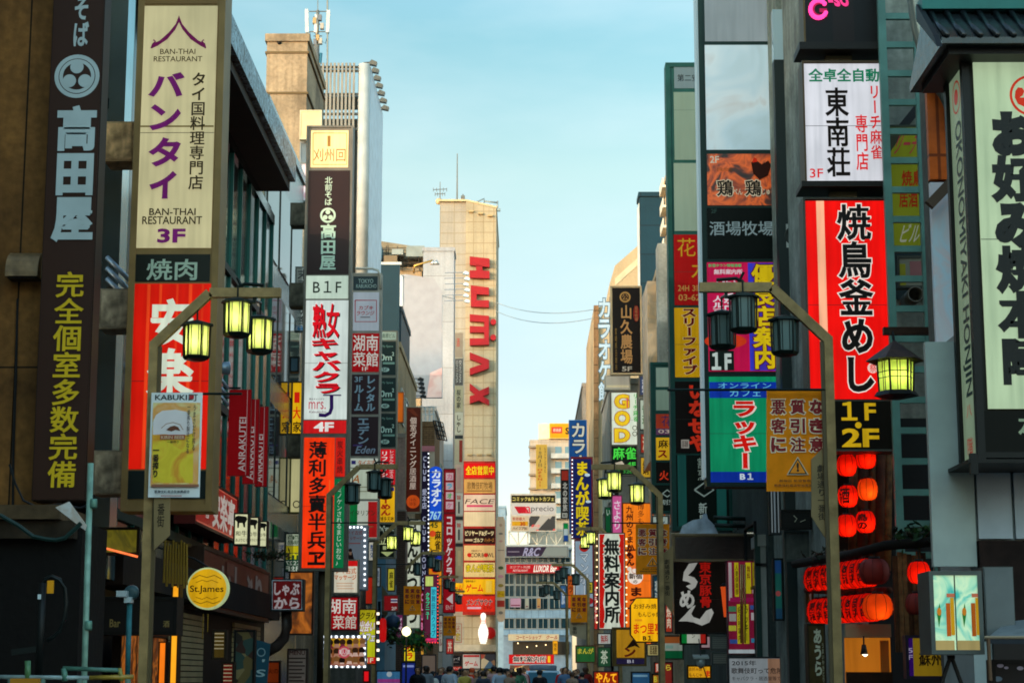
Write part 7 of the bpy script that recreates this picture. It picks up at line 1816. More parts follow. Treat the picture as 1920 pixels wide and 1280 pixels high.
one('flower_print_curtain', 'dark doorway curtain with pale pink flower prints', 'curtain', (1858, 1236, 1960, 1290), 18.6, '#1a1214', [('C', 1875, 1247, 6, '#b0a0b8', .6), ('C', 1886, 1251, 4, '#b0a0b8', .6), ('C', 1912, 1252, 6, '#b4a4b4', .6), ('C', 1870, 1272, 8, '#6c8094', .6)], frame='#120e0e', m=2)
t = thing('easel_stand', 'thin dark A-frame stand under the lit poster box', 'stand', (at(1780, 1250, 18.2).x, 18.2, 0))
A = lambda px, py: at(px, py, 18.2) - t.location
for a, b in (((1782, 1230), (1762, 1290)), ((1784, 1230), (1806, 1290))):
    p, q = A(*a), A(*b); q = p + (q - p) * (p.z / (p.z - q.z))
    mb = MB(); mb.tube([p, q], 0.02, paint('#14100c'), 6); mb.build('leg', t)
mb = MB(); p = A(1776, 1231); q = A(1790, 1231); mb.tube([p, q], 0.02, paint('#14100c'), 6); mb.build('rail', t)

s = Sign('grey_cabinet', 'plain grey cabinet fixed beside the lit double poster box', 'cabinet', (1846, 1062, 1902, 1200), 18.15, 0.5, '#5c6260', 0.0, rim=0)
s.face((1848, 1064, 1900, 1198), paint('#646a6a', .5, .1, .25), [])
# foliage over the timber eave and along the street
def leafy(name, label, c, size, n, hexes, cat='plant', seed=1, leaf=0.07):
    t = thing(name, label, cat, c)
    r_ = random.Random(seed)
    mb = MB()
    ms = [paint(h, 0.6, 0, 0.3) for h in hexes]
    stems = MB()
    for i in range(9):
        a = Vector((r_.uniform(-1, 1) * size[0] * .8, r_.uniform(-1, 1) * size[1] * .8, r_.uniform(-.2, 1) * size[2]))
        stems.tube([(a.x * .2, a.y * .2, -size[2]), (a.x * .6, a.y * .6, a.z * .4 - size[2] * .2), tuple(a)], 0.012, paint('#3a2c18'), 5)
    stems.build('stem', t)
    for i in range(n):
        p = Vector((r_.gauss(0, .42) * size[0], r_.gauss(0, .42) * size[1], r_.gauss(0, .4) * size[2]))
        d1 = Vector((r_.uniform(-1, 1), r_.uniform(-1, 1), r_.uniform(-1, .6))).normalized()
        d2 = d1.cross(Vector((r_.uniform(-1, 1), r_.uniform(-1, 1), r_.uniform(-1, 1)))).normalized()
        L = leaf * r_.uniform(.6, 1.4)
        mb.add([p - d1 * L, p + d2 * L * .35, p + d1 * L, p - d2 * L * .35], [(0, 1, 2, 3)], r_.choice(ms))
    mb.build('foliage', t)
    return t
GRN = ('#1c3a1a', '#2a4a22', '#14281a', '#3a5a2a')
leafy('eave_plant', 'straggly green plant growing over the timber eave below the ladder', at(1718, 1005, 26.6), (0.32, 0.3, 0.16), 240, GRN, seed=4)
leafy('hanging_plant', 'tuft of leaves above the far end of the timber eave', at(1560, 1040, 29.5), (0.4, 0.4, 0.09), 160, ('#14241a', '#1c2c1c', '#241f14'), seed=6, leaf=.05)
leafy('street_shrub', 'green leaves spreading beside the bright globe lamp', at(778, 1202, 61), (0.55, 0.4, 0.32), 260, ('#1c5a2a', '#2a6a30', '#14401f', '#3a7a38'), seed=8, leaf=.11)
leafy('street_shrub', 'dark green leaves between the tall red lantern and the globe lamp', at(734, 1190, 61.5), (0.35, 0.4, 0.3), 200, GRN, seed=9, leaf=.1)
t = leafy('ledge_clutter_plant', 'dry climbing plant on the ledge above the red-brown board', at(500, 1040, 36), (0.5, 0.5, 0.1), 220, ('#1c2a14', '#2c2c18', '#4a2c18', '#1a3018'), seed=10, leaf=.05)

# ================================================================== lower right signs
s = Sign('brown_blank_board', 'blank dark brown board in a tan metal frame above the black ramen sign', 'sign board', (1260, 1000, 1408, 1052), 45.2, 0.3, '#7c6c50', 0.05)
s.face((1266, 1006, 1402, 1047), wall('#2a160e', .4, 3, .4), [])
s = Sign('plastic_sheet', 'crumpled pale plastic sheet lying on the blank brown board', 'plastic sheet', (1274, 962, 1350, 1000), 45.4, 0.3, '#a8b8c4', 0, nof=True)
s.face(None, wall('#a9b9c8', .3, 6, .3), [], 0, None, 'sheet', -0.05, [(1274, 1000), (1280, 985), (1298, 975), (1316, 972), (1318, 964), (1324, 962), (1327, 972), (1340, 985), (1346, 1000)])
t = thing('work_lights', 'black work light bar with a wire hoop on the blank brown board', 'work light', at(1372, 998, 45.3))
A = lambda px, py: at(px, py, 45.3) - t.location
mb = MB(); mb.tube([A(1338, 970), A(1402, 972)], 0.05, paint('#142420'), 8); mb.tube([A(1340, 984), A(1400, 986)], 0.05, paint('#142420'), 8); mb.build('bar', t)
mb = MB(); mb.tube([A(1400, 968), A(1408, 974), A(1408, 994), A(1402, 998)], 0.015, dark, 6); mb.tube([A(1378, 980), A(1384, 992), A(1376, 998)], 0.015, dark, 6); mb.build('hoop', t)
s = one('black_ramen_sign', 'big black sign with flowing white brush kana and red characters', 'shop sign', (1264, 1050, 1368, 1188), 46.0, '#14110e', [
    ('P', [(1292, 1056), (1308, 1054), (1300, 1068), (1290, 1078), (1302, 1082), (1308, 1090), (1304, 1100), (1296, 1106), (1286, 1098), (1296, 1094), (1290, 1090), (1280, 1088), (1282, 1072)], '#c8c8c0'),
    T('め', (1274, 1106, 1302, 1140), '#c8c8c0', b=.05),
    ('P', [(1298, 1136), (1304, 1134), (1296, 1150), (1300, 1156), (1312, 1160), (1324, 1144), (1334, 1140), (1338, 1148), (1330, 1166), (1316, 1172), (1300, 1166), (1288, 1164), (1272, 1164), (1284, 1152)], '#c8c8c0'),
    T('東京豚骨', (1311, 1053, 1334, 1138), '#c81c14', b=.05)], k=0.45, frame='#1c1a18', m=1.5)
s = one('italian_flag_board', 'green, white and red striped board under the black ramen sign', 'shop sign', (1275, 1185, 1326, 1208), 47.0, '#cfd4c4', [RC(1276, 1186, 1288, 1207, '#108c3c'), RC(1313, 1186, 1325, 1207, '#c02820'), T('ン', (1297, 1188, 1303, 1195), '#404438')], k=0.5, frame='#1c241c', m=1)
s = one('orange_white_green_board', 'dull orange, white and green striped board before the lamp pole', 'shop sign', (1238, 1190, 1282, 1236), 50, '#aeb8a8', [RC(1240, 1192, 1280, 1205, '#b0602c'), RC(1240, 1219, 1280, 1234, '#10683c'), RC(1248, 1209, 1262, 1215, '#8cb0a0')], k=0.35, frame='#3c3c30', m=1.5)
s = Sign('crowded_poster_column', 'tall column of yellow magenta and white posters with shiny poles', 'poster column', (1364, 1050, 1418, 1226), 44.0, 0.3, '#5c2438', 0.02, rim=0)
ops = [RC(1377, 1054, 1385, 1118, '#d8c81c'), RC(1398, 1054, 1408, 1112, '#d8c81c'), RC(1382, 1132, 1390, 1206, '#d0c420'), RC(1394, 1132, 1404, 1206, '#d0c420'), RC(1366, 1054, 1372, 1125, '#c8b8b8'), RC(1410, 1056, 1415, 1112, '#d0b0b4'), RC(1366, 1136, 1380, 1146, '#4c8c64'), RC(1367, 1150, 1380, 1164, '#a8a8a0'), RC(1408, 1148, 1416, 1162, '#c8c0c0'), RC(1406, 1134, 1414, 1142, '#3c5ca0'), RC(1366, 1172, 1380, 1182, '#c8c43c'), RC(1368, 1198, 1382, 1206, '#3858a0'), RC(1408, 1196, 1416, 1204, '#3c8cb0'), RC(1366, 1217, 1416, 1224, '#c8d4d8'), T('人妻倶楽部', (1378, 1058, 1384, 1114), '#4c2c10', b=.02), T('無料', (1400, 1060, 1406, 1086), '#7c1c18', b=.04), T('紹介所案内', (1383, 1136, 1389, 1202), '#3c2c10', b=.02), T('ラッキー', (1396, 1136, 1402, 1200), '#3c3c14'), RC(1368, 1120, 1414, 1128, '#a01c54')]
s.face((1366, 1052, 1416, 1224), '#8c1c3c', ops, k=0.4)
for px in (1388, 1396, 1392):
    a, b = s.xz(px, 1205), s.xz(px, 1058)
    mb = MB(); mb.tube([(a[0], -0.08 - (px % 3) * .03, a[1]), (b[0], -0.08 - (px % 3) * .03, b[1])], 0.018, paint('#a8945c', .25, .7), 8); mb.build('pole', s.root)
tgp = building('grey_clad_column', 'smooth grey clad column standing behind the poster column', at(1424, 1200, 42).x, at(1470, 1200, 42).x, 41.5, 42.6, at(1440, 1005, 42).z, paint('#8d908a', 0.5, 0, .15))
mb = MB(); w_ = at(1470, 1200, 42).x - at(1424, 1200, 42).x; z_ = at(0, 1058, 41.4).z; mb.box(-.12, w_ + .1, -.04, -.004, z_ - .03, z_ + .03, dark); mb.box(-.12, -.004, -.04, .06, 0, at(0, 1005, 42).z, paint('#18342f')); mb.build('trim', tgp)
s = one('teal_gradient_sign', 'narrow blue and green sign with a red blossom beside the grey column', 'shop sign', (1450, 1046, 1469, 1163), 39.5, '#1c5c54', [RC(1452, 1050, 1467, 1074, '#1c4478'), ('C', 1459, 1112, 5, '#a04848'), RC(1452, 1140, 1467, 1160, '#1c4460')], k=0.35, frame='#0e1614', m=1.5)
s = one('notice_2015_banner', 'white notice banner of black characters shading to orange by the lamp pole', 'notice', (1364, 1230, 1472, 1300), 40.5, '#a8b0b4', [('R', (1440, 1234, 1470, 1298), '#b08468'), T('2015年', (1372, 1237, 1418, 1247), '#1c1c1c', b=.02), T('歌舞伎町って危険', (1371, 1251, 1468, 1262), '#241c1c', b=.02), T('キャバクラ・居酒屋等で', (1372, 1267, 1464, 1275), '#2c2424', b=.0)], k=0.35, frame='#2c3034', m=2)
s = one('small_okonomiyaki_box', 'small yellow lit box sign with brush kana low behind the hanging work lamp', 'shop sign', (1288, 1246, 1334, 1272), 49, '#e0a018', [T('お好み焼', (1292, 1250, 1316, 1257), '#5c340c'), T('もんじゃ', (1292, 1261, 1316, 1268), '#5c340c'), T('ま', (1322, 1256, 1332, 1268), '#c82c14', b=.05)], k=0.8, frame='#5c4410', m=1)
t = thing('hanging_work_lamp', 'grey-shaded work lamp hanging before the small yellow box sign', 'lamp', at(1314, 1240, 42))
mb = MB(); mb.add([(-.17, -.12, .1), (.17, -.12, .1), (.17, .12, .16), (-.17, .12, .16), (-.17, -.12, .06), (.17, -.12, .06), (.17, .12, .12), (-.17, .12, .12)], [(0, 1, 2, 3), (4, 7, 6, 5), (0, 4, 5, 1), (1, 5, 6, 2), (2, 6, 7, 3), (3, 7, 4, 0)], paint('#8c948c')); mb.build('shade', t)
mb = MB(); mb.lathe([(.02, -.14), (.1, -.08), (.11, .06)], (0, 0, 0), glass('#8a9490', .15), 14); mb.build('globe', t)
mb = MB(); mb.tube([(.05, 0, -.1), (.2, 0, -.6)], .012, dark, 5); mb.tube([(0, 0, .14), (0, .4, .5)], .012, dark, 5); mb.build('cord', t)
for i, (r_, h, lb, k_) in enumerate((((1332, 1190, 1366, 1218), '#7c8078', 'grey air conditioner box, upper of the two beside the poster column', 0), ((1334, 1222, 1366, 1246), '#8a8a80', 'grey air conditioner box, lower of the two beside the poster column', 0))):
    s = one('air_conditioner', lb, 'air conditioner', r_, 45.0, h, [], frame='#4c504c', m=2, group=None)
    mb = MB()
    for q in range(5):
        X0, X1, Z0, Z1 = s.bx((r_[0] + 3, r_[1] + 5 + q * 4, r_[2] - 3, r_[1] + 6 + q * 4)); mb.box(X0, X1, -.03, -.013, Z0, Z1, paint('#5c605c'))
    mb.build('grille', s.root)
one('pale_pink_panel', 'pale pink panel edge beside the striped flag board', 'board', (1312, 1190, 1334, 1216), 47.6, '#c8a8ac', k=0.4, frame='#8c3c40', m=1.5)
one('dim_doorway_window', 'dim cream window behind the hanging red cone by the black ramen sign', 'window', (1344, 1070, 1366, 1152), 47.2, '#8c8464', k=0.25, frame='#2c3028', m=2)
t = thing('hanging_orange_cone', 'tapering orange paper lamp hanging beside the crowded poster column', 'lamp', at(1359, 1120, 45.4))
mb = MB(); mb.lathe([(0.03, -.45), (.09, .2), (.1, .26)], (0, 0, 0), lit('#d8501c', .7, .3), 8, smooth=False); mb.build('shade', t)
mb = MB(); mb.lathe([(.1, .26), (.12, .29), (.02, .36)], (0, 0, 0), dark, 8, smooth=False); mb.tube([(0, 0, .36), (0, 0, .6)], .008, dark, 5); mb.build('cap', t)
one('low_orange_marquee', 'orange glowing marquee with yellow kana low in the middle of the street', 'shop sign', (1112, 1257, 1161, 1284), 60, '#8c2408', [T('やんて', (1117, 1260, 1156, 1279), '#ffb020', b=.05)], k=1.0, frame='#2c1c2c', m=2)
for i, (r_, hx, lb, tx) in enumerate((((1079, 1209, 1117, 1242), '#2c6c34', 'green comic cafe board with yellow kana low beside the lamp pole', 'まんが'), ((1222, 1262, 1240, 1284), '#b06c20', 'small amber menu box low beside the lamp with lit lanterns', 'B1'), ((1183, 1258, 1220, 1284), '#2c5c84', 'low blue poster of sea and sky', ''), ((1244, 1240, 1262, 1284), '#8c2c24', 'tall red and white poster low before the lamp pole', 'ら'))):
    one('low_poster', lb, 'poster', r_, 52 + 6 * (i == 0) * 3, hx, [T(tx, (r_[0] + 4, r_[1] + 5, r_[2] - 4, r_[1] + 16), '#e0d040', b=.04)] if tx else [RC(r_[0] + 4, r_[1] + 6, r_[2] - 6, r_[1] + 10, '#7ca8c0')], k=0.5, frame='#6c2420' if i in (0, 3) else '#282824', m=1.5)
for i, (r_, hx, k_, lb) in enumerate((((705, 1256, 752, 1284), '#3c78a4', .5, 'blue poster with a pale face print low on the street'), ((752, 1240, 780, 1284), '#1c2c7c', .6, 'dark blue lit board under the yellow gra sign'), ((756, 1204, 780, 1240), '#e8d01c', .8, 'small yellow sign with two red kana above the dark blue board'), ((700, 1150, 706, 1240), '#c8b890', .4, 'thin cream side strip of the yellow cafe sign'), ((790, 1226, 818, 1284), '#b89c88', .15, 'pale shutter panel at the foot of the cyan neon sign'))):
    ops = {0: [('C', 730, 1263, 5, '#b8c8d0'), RC(708, 1272, 750, 1279, '#a03c8c')], 2: [T('グラ', (762, 1208, 775, 1235), '#d02014', b=.06, d='v')], 1: [RC(756, 1246, 776, 1250, '#8c9cd8')]}.get(i, [])
    one('low_street_sign', lb, 'shop sign', r_, 63 + i * 2, hx, ops, k=k_, frame='#24242c', m=1)

one('yellow_corner_strip', 'dull yellow vertical strip sign above the blank brown board', 'shop sign', (1408, 912, 1424, 1000), 47.5, '#8c8420', [T('カフェ', (1411, 920, 1421, 980), '#3c3810', b=.02)], k=0.35, frame='#3c3c20', m=1)
one('white_pilaster_panel', 'panel of white upright slats between the yellow strip and the lamp pole', 'panel', (1442, 912, 1464, 1002), 38.2, '#20282a', [RC(1444, 914, 1448, 1000, '#b4c0c4'), RC(1451, 914, 1454, 1000, '#9cacb4'), RC(1458, 914, 1462, 1000, '#a8b4b8')], k=0.2, frame='#1c2424', m=1)
one('black_projector_box', 'black box with pale scratches beside the tan street name plate', 'box', (1464, 955, 1522, 992), 36, '#0c0e0d', [('L', [(1488, 966), (1494, 972), (1490, 978)], 1.5, '#a8a890'), ('L', [(1500, 978), (1510, 974)], 1.2, '#a8a890')], frame='#0a0c0b', m=2)
one('grey_step_panel', 'plain grey panel under the black box near the lamp pole', 'panel', (1470, 994, 1524, 1052), 36.5, wall('#5c645e', .5, 2, .6), frame='#3c4440', m=2)
# small signs packed between the big ones
EX = [  # rectangle, distance, face, glow, characters, their colour, label
 ((1113, 1086, 1121, 1180), 92, '#c83428', .6, 'カラオケ', '#f0d8c8', 'thin red karaoke strip left of the red and white guide sign'),
 ((1100, 1090, 1112, 1112), 88, '#d8c838', .5, '麻', '#2c2010', 'tiny yellow mahjong board by the pale blue manga sign foot'),
 ((1198, 704, 1220, 742), 76, '#3c4a6c', .35, '薬', '#d8dce8', 'small slate blue board right of the blank light box'),
 ((1199, 748, 1219, 806), 75, '#c8d4c0', .5, '雀荘', '#1c6c34', 'pale green-lettered board right of the white lit mahjong sign'),
 ((1200, 812, 1220, 850), 75, '#a83020', .5, '酒', '#f0d8b0', 'small red sake board right of the white lit mahjong sign'),
 ((1200, 856, 1221, 896), 74, '#d8a82c', .55, '鍋', '#3c1c08', 'small amber hotpot board above the lit lanterns'),
 ((1222, 966, 1254, 984), 57, '#b8c8bc', .45, 'すし', '#203c5c', 'pale sushi board under the smaller green-framed stack'),
 ((1206, 600, 1214, 690), 80, '#d0a8b4', .5, 'サロン', '#8c2c54', 'thin pink strip beside the black farm sign'),
 ((1224, 1078, 1240, 1140), 56, '#20485c', .45, '珈琲', '#d8e0d8', 'narrow dark blue coffee sign behind the octagonal sign'),
 ((1246, 1128, 1262, 1186), 55, '#b83c24', .5, '焼肉', '#f4e0c0', 'narrow red grill sign between the octagonal and ramen signs'),
 ((1212, 1206, 1238, 1230), 56, '#c8b878', .45, '居酒屋', '#3c2410', 'small cream pub board under the octagonal sign'),
 ((1120, 1186, 1146, 1208), 72, '#cfd4cc', .5, '無料', '#b02020', 'small white free-guide board under the red and white guide sign'),
 ((1120, 1212, 1146, 1250), 72, '#2c5c3c', .45, '茶', '#d8e4c8', 'small green tea board low under the guide sign'),
 ((690, 1014, 706, 1052), 62, '#d8d4c0', .5, '整体', '#2c4c7c', 'small cream clinic board behind the edge lit massage board'),
 ((742, 1000, 757, 1040), 77, '#2c4c9c', .5, 'バー', '#e0e4f0', 'small blue bar board left of the white kana sign'),
 ((742, 1046, 756, 1096), 76.5, '#c83c1c', .55, '寿司', '#f4e4c8', 'small red sushi board left of the white kana sign'),
 ((726, 1064, 741, 1108), 70, '#d0c438', .5, '麻雀', '#2c2410', 'small yellow mahjong board before the blue-grey house'),
 ((700, 1062, 714, 1100), 63.5, '#a8b4bc', .4, '歯科', '#28405c', 'small grey dental board beside the lamp with lit lanterns'),
 ((788, 1188, 796, 1228), 83, '#e8a83c', .6, '酒場', '#4c1c08', 'tiny amber tavern board left of the cyan neon sign'),
 ((822, 1152, 831, 1222), 90, '#c8c4b4', .4, 'ホテル', '#7c2430', 'thin pale hotel strip right of the cyan neon sign'),
 ((836, 1196, 851, 1226), 100, '#c0342c', .5, '丼', '#f0dcc0', 'tiny red rice bowl board below the smallest warning banner'),
 ((742, 1150, 757, 1196), 66, '#7c2c5c', .5, 'パブ', '#f0d0e4', 'small plum pub board between the maroon floor sign and the globe lamp'),
 ((1050, 1096, 1062, 1140), 108, '#3c6c9c', .45, '旅', '#e4ecf0', 'tiny blue travel board beside the far lamp'),
 ((1226, 1240, 1243, 1262), 57, '#d04c30', .5, '鶏', '#f4e4cc', 'tiny red chicken board low beside the small amber menu box'),
]
for r_, dd, h_, k_, tx, tc, lb in EX:
    w_, v_ = r_[2] - r_[0], r_[3] - r_[1]
    one('small_shop_sign', lb, 'shop sign', r_, dd, h_, [T(tx, (r_[0] + w_ * .24, r_[1] + v_ * .16, r_[2] - w_ * .24, r_[3] - v_ * .16), tc, b=.04)], k=k_, frame='#4a463e', m=1, group=None)
t = thing('bulb_string', 'string of warm bulbs hanging down beside the black farm sign', 'light string', at(1210, 700, 81))
mb = MB(); mb.tube([(0, 0, -.2), (0, 0, 2.6)], .012, dark, 5); mb.build('cord', t)
for i in range(9):
    mb = MB(); mb.lathe([(.01, -.07), (.06, 0), (.01, .07)], (.1 * (i % 2), -.03, i * .3), lit('#ffb090', 2.5, 0), 8); mb.build('bulb', t)
# ================================================================== lights on the roofs, mast, wires
def floodlight(c, L, label, group, m=None, tilt=-0.35):
    t = thing('floodlight', label, 'floodlight', c, 0, group)
    mm = m or paint('#5c5a52', .4, .5)
    mb = MB(); mb.tube([(-L, 0, 0.02), (0, 0, 0.05)], 0.025, mm, 6); mb.build('arm', t)
    mb = MB(); mb.prism([(-.16, -.05), (.16, -.12), (.2, .02), (-.02, .12)], -.13, .13, mm); mb.build('lamp_head', t)
    return t
for i in range(7):
    f = i / 6
    floodlight(at(700 + 23 * f - 2, 119 + 84 * f, 72.3 + 6 * f), 0.35 + .1 * (i % 2), 'small floodlight on an arm along the edge of the white side billboard', 'floodlights of the white side billboard')
for i in range(3):
    floodlight(at(692 + i * 4, 420 + i * 12, 86), .7, 'dark floodlight on a long arm over the navy board', 'floodlights over the navy board')
for i in range(6):
    floodlight(at(873 + (i % 2) * 2, 512 + i * 10.5, 116), 1.3 + .1 * (i % 2), 'silver floodlight on a long arm before the red letters', 'silver floodlights before the red letters', paint('#b8c4c8', .25, .7))
for i in range(5):
    floodlight(at(788 + i * 1.2, 711 + i * 8, 103), .95, 'black floodlight in the rack below the blank white billboard', 'black floodlights below the blank white billboard', dark)
t = thing('lamp_arm', 'gold sunlit lamp arm with two silver shades above the blank white billboard', 'floodlight', at(775, 515, 105))
A = lambda px, py: at(px, py, 105) - t.location
mb = MB(); mb.tube([A(776, 512), A(777, 498), A(812, 488)], .06, paint('#d0a050', .3, .6), 8); mb.build('arm', t)
for dx in (0, 6):
    mb = MB(); q = A(812 + dx, 492); mb.lathe([(.04, .14), (.2, -.12), (.05, -.14)], q, paint('#c8ccc8', .25, .6), 12); mb.build('lamp_shade', t)
t = thing('antenna_mast', 'tall mobile phone mast with white panel antennas on the louvred building', 'mast', at(594, 130, 74))
A = lambda px, py: at(px, py, 74) - t.location
stl = paint('#8a8a80', .4, .5)
mb = MB(); mb.tube([A(594, 200), A(594, 85)], .11, stl, 10); mb.tube([A(594, 85), A(596, 20)], .07, stl, 8); mb.build('mast', t)
mb = MB(); mb.tube([A(614, 200), A(614, -30)], .035, stl, 6); mb.build('side_pole', t)
mb = MB(); mb.tube([A(596, 20), A(596, -20)], .02, stl, 5); mb.build('lightning_rod', t)
for (x0, y0, x1, y1) in ((575, 18, 581, 62), (614, 20, 618, 62), (592, 28, 597, 62)):
    mb = MB(); mb.beam([A(x0 + 1, y1) if x0 < 590 else A(x0, y1), A(x0, y0) if x0 < 590 else A(x0 + 2, y0)], .12, .14, paint('#c4ccc8', .4)); 
    o = mb.build('panel_antenna', t)
for y in (22, 32, 46, 60, 68, 80):
    mb = MB(); mb.tube([A(580 if y in (22, 60) else 588, y), A(614 if y in (22, 60) else 604, y)], .025, stl, 5); mb.build('crossbar', t)
for i, (px, py) in enumerate(((590, 40), (600, 34), (604, 50), (596, 72), (591, 80), (601, 78))):
    mb = MB(); q = A(px, py); mb.box(q.x - .07, q.x + .07, -.1, .1, q.z - .12, q.z + .12, paint(('#b09060', '#6c7074', '#a8a090')[i % 3], .4, .3)); mb.build('radio_unit', t)
for xs in ([(581, 62), (584, 85), (590, 98), (594, 95)], [(616, 62), (610, 82), (602, 76), (598, 70)]):
    mb = MB(); mb.tube([A(*p) for p in xs], .015, dark, 5); mb.build('cable', t)
mb = MB(); mb.tube([A(600, 120), A(602, 100)], .06, paint('#2c6c84'), 6); mb.build('beacon', t)
s = one('gold_roof_box', 'cream sunlit box on the roof edge behind the top box of the pylon', 'sign box', (562, 207, 603, 262), 56, '#e8cf98', frame='#d8c8a0', m=2, k=0.0)
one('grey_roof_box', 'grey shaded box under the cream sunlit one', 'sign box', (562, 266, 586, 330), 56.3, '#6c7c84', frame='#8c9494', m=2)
def wire(label, p0, p1, d0, d1, sag):
    a, b = at(*p0, d0), at(*p1, d1)
    mb = MB()
    pts = [a.lerp(b, i / 16) - Vector((0, 0, sag * 4 * (i / 16) * (1 - i / 16))) - a for i in range(17)]
    mb.tube(pts, 0.022, paint('#8c9898'), 5)
    tag(mb.build('overhead_wire', None, None, a), label, 'wire')
wire('upper thin wire strung from the cream tower to the gabled building', (930, 567), (1114, 580), 149, 112, .5)
wire('lower thin wire strung from the cream tower to the gabled building', (930, 583), (1114, 596), 149, 112, .6)
wire('thin wire slanting from the white billboard down to the floodlights', (752, 515), (850, 560), 105, 116, .2)
one('red_warning_lamp_board', 'small red and white striped obstruction lamp over the navy board', 'lamp', (676, 470, 684, 484), 88, '#b82c24', [RC(677, 476, 683, 481, '#d8d0c8')], frame='#a8a8a0', m=1)

# ================================================================== van
tv = thing('blue_van', 'pale blue van with a rolled cover on its roof among the crowd', 'van', (at(1018, 1262, 90).x, 90, 0))
vb = paint('#b4d4e4', .3, 0, .1)
vg = glass('#2c6478', .05)
prof = [(-.0, .35), (-.02, .75), (.1, .95), (.75, 1.68), (1.0, 1.74), (4.3, 1.72), (4.4, 1.5), (4.42, .4)]
mb = MB()
def sect(x, ins):
    return [(x * (1 - ins * (z > 1.0) * (z - 1.0)), y, z) for y, z in prof]
L_, R_ = sect(-.86, .12), sect(.86, .12)
n = len(prof)
mb.add(L_ + R_, [(i, i + 1, i + 1 + n, i + n) for i in range(n - 1)] + [tuple(range(n))[::-1], tuple(range(n, 2 * n)), (n - 1, 0, n, 2 * n - 1)], vb); mb.build('body', tv)
mb = MB(); mb.add([(-.72, .12, .985), (.72, .12, .985), (.68, .71, 1.645), (-.68, .71, 1.645)], [(0, 1, 2, 3)], vg)
for v in range(4): mb.v[v] = (mb.v[v][0], mb.v[v][1] - .02, mb.v[v][2] + .01)
mb.build('windscreen', tv)
for sx in (-1, 1):
    mb = MB(); xx = sx * .85
    mb.add([(xx, .95, 1.05), (xx, 2.1, 1.05), (xx * .94, 2.1, 1.55), (xx * .94, 1.0, 1.55)], [(0, 1, 2, 3)], vg); mb.build('side_window', tv)
    mb = MB(); mb.box(xx * 1.02 - .03, xx * 1.02 + sx * .14, .35, .45, 1.0, 1.2, dark); mb.build('mirror', tv)
    mb = MB(); mb.box(sx * .5, sx * .8, -.06, -.0, .68, .82, lit('#f4f0e0', .5)); mb.build('headlight', tv)
    for y in (.75, 3.5):
        mb = MB(); mb.lathe([(.2, -.1), (.31, -.1), (.31, .1), (.2, .1)], (sx * .78, y, .31 - .13), dark, 20, 'x'); w_ = mb.build('wheel', tv)
        mb = MB(); mb.lathe([(.001, -.11), (.2, -.105), (.2, .105), (.001, .11)], (sx * .78, y, .31 - .13), alu, 16, 'x'); mb.build('rim', w_)
mb = MB(); mb.box(-.8, .8, -.12, -.025, .28, .5, dark); mb.build('bumper', tv)
tv.location.z = 0.0
t = tag(MB.build((lambda m: (m.tube([(-.62, 1.6, .0), (-.2, 1.55, .03), (.3, 1.62, .01), (.66, 1.58, .0)], .13, wall('#8a94a0', .3, 4, .6), 12), m)[1])(MB()), 'rolled_cover', None, None, Vector((tv.location.x, 90, 1.86))), 'grey rolled cover lying on the van roof', 'cover')

# ================================================================== people
def human(pose):
    """one continuous body grown over a skeleton of joints"""
    J, E_, Rr = [], [], []
    def j(p, r, par=None):
        J.append(p); Rr.append(r)
        if par is not None: E_.append((par, len(J) - 1))
        return len(J) - 1
    st = pose.get('stride', 0.0)
    pel = j((0, 0, .95), (.155, .11))
    wa = j((0, 0, 1.1), (.13, .1), pel); ch = j((0, 0, 1.3), (.165, .115), wa); nb = j((0, 0, 1.45), (.075, .07), ch)
    nk = j((0, -.005, 1.5), (.055, .058), nb); hd = j((0, -.015, 1.585), (.082, .1), nk); tp = j((0, 0, 1.68), (.065, .075), hd)
    j((0, -.12, 1.575), (.018, .022), hd)
    for sx in (-1, 1):
        j((sx * .09, 0.0, 1.585), (.012, .028), hd)
    for sx in (-1, 1):
        sw = pose.get('swing', 0.0) * sx
        sh = j((sx * .185, 0, 1.4), (.062, .06), ch); el = j((sx * .225, sw * .4 + .03, 1.13), (.045, .045), sh)
        up = pose.get('raise', 0) if sx == 1 else 0
        wr = j((sx * (.22 - .08 * up), sw - .2 * up, .9 + .35 * up), (.03, .03), el); pa = j((sx * .22 - sx * .08 * up, sw - .02 - .27 * up, .83 + .4 * up), (.036, .022), wr)
        for q in range(4):
            fx = sx * .22 + (q - 1.5) * .02
            f1 = j((fx, sw - .02 - .3 * up, .76 + .44 * up), (.0095, .0095), pa); j((fx, sw - .035 - .31 * up, .715 + .005 * abs(q - 1.4) + .47 * up), (.008, .008), f1)
        f1 = j((sx * .205, sw - .055 - .28 * up, .82 + .4 * up), (.011, .011), pa); j((sx * .2, sw - .075 - .29 * up, .775 + .43 * up), (.009, .009), f1)
    for sx in (-1, 1):
        s2 = st * sx
        hp = j((sx * .095, 0, .88), (.095, .1), pel); kn = j((sx * .1, -s2 * .5 - .02, .5), (.06, .062), hp); an = j((sx * .1, -s2 + .06 * (s2 < 0), .09), (.042, .045), kn); j((sx * .105, -s2 - .15, .04), (.04, .032), an)
    me = bpy.data.meshes.new('body')
    me.from_pydata(J, E_, [])
    o = bpy.data.objects.new('body', me); COL.objects.link(o)
    o.modifiers.new('skin', 'SKIN')
    sv = me.skin_vertices[0].data
    for i, r in enumerate(Rr):
        sv[i].radius = r
    sv[0].use_root = True
    sb = o.modifiers.new('sub', 'SUBSURF'); sb.levels = sb.render_levels = 1
    dg = bpy.context.evaluated_depsgraph_get()
    m2 = bpy.data.meshes.new_from_object(o.evaluated_get(dg))
    bpy.data.objects.remove(o)
    m2.name = 'body'
    return m2
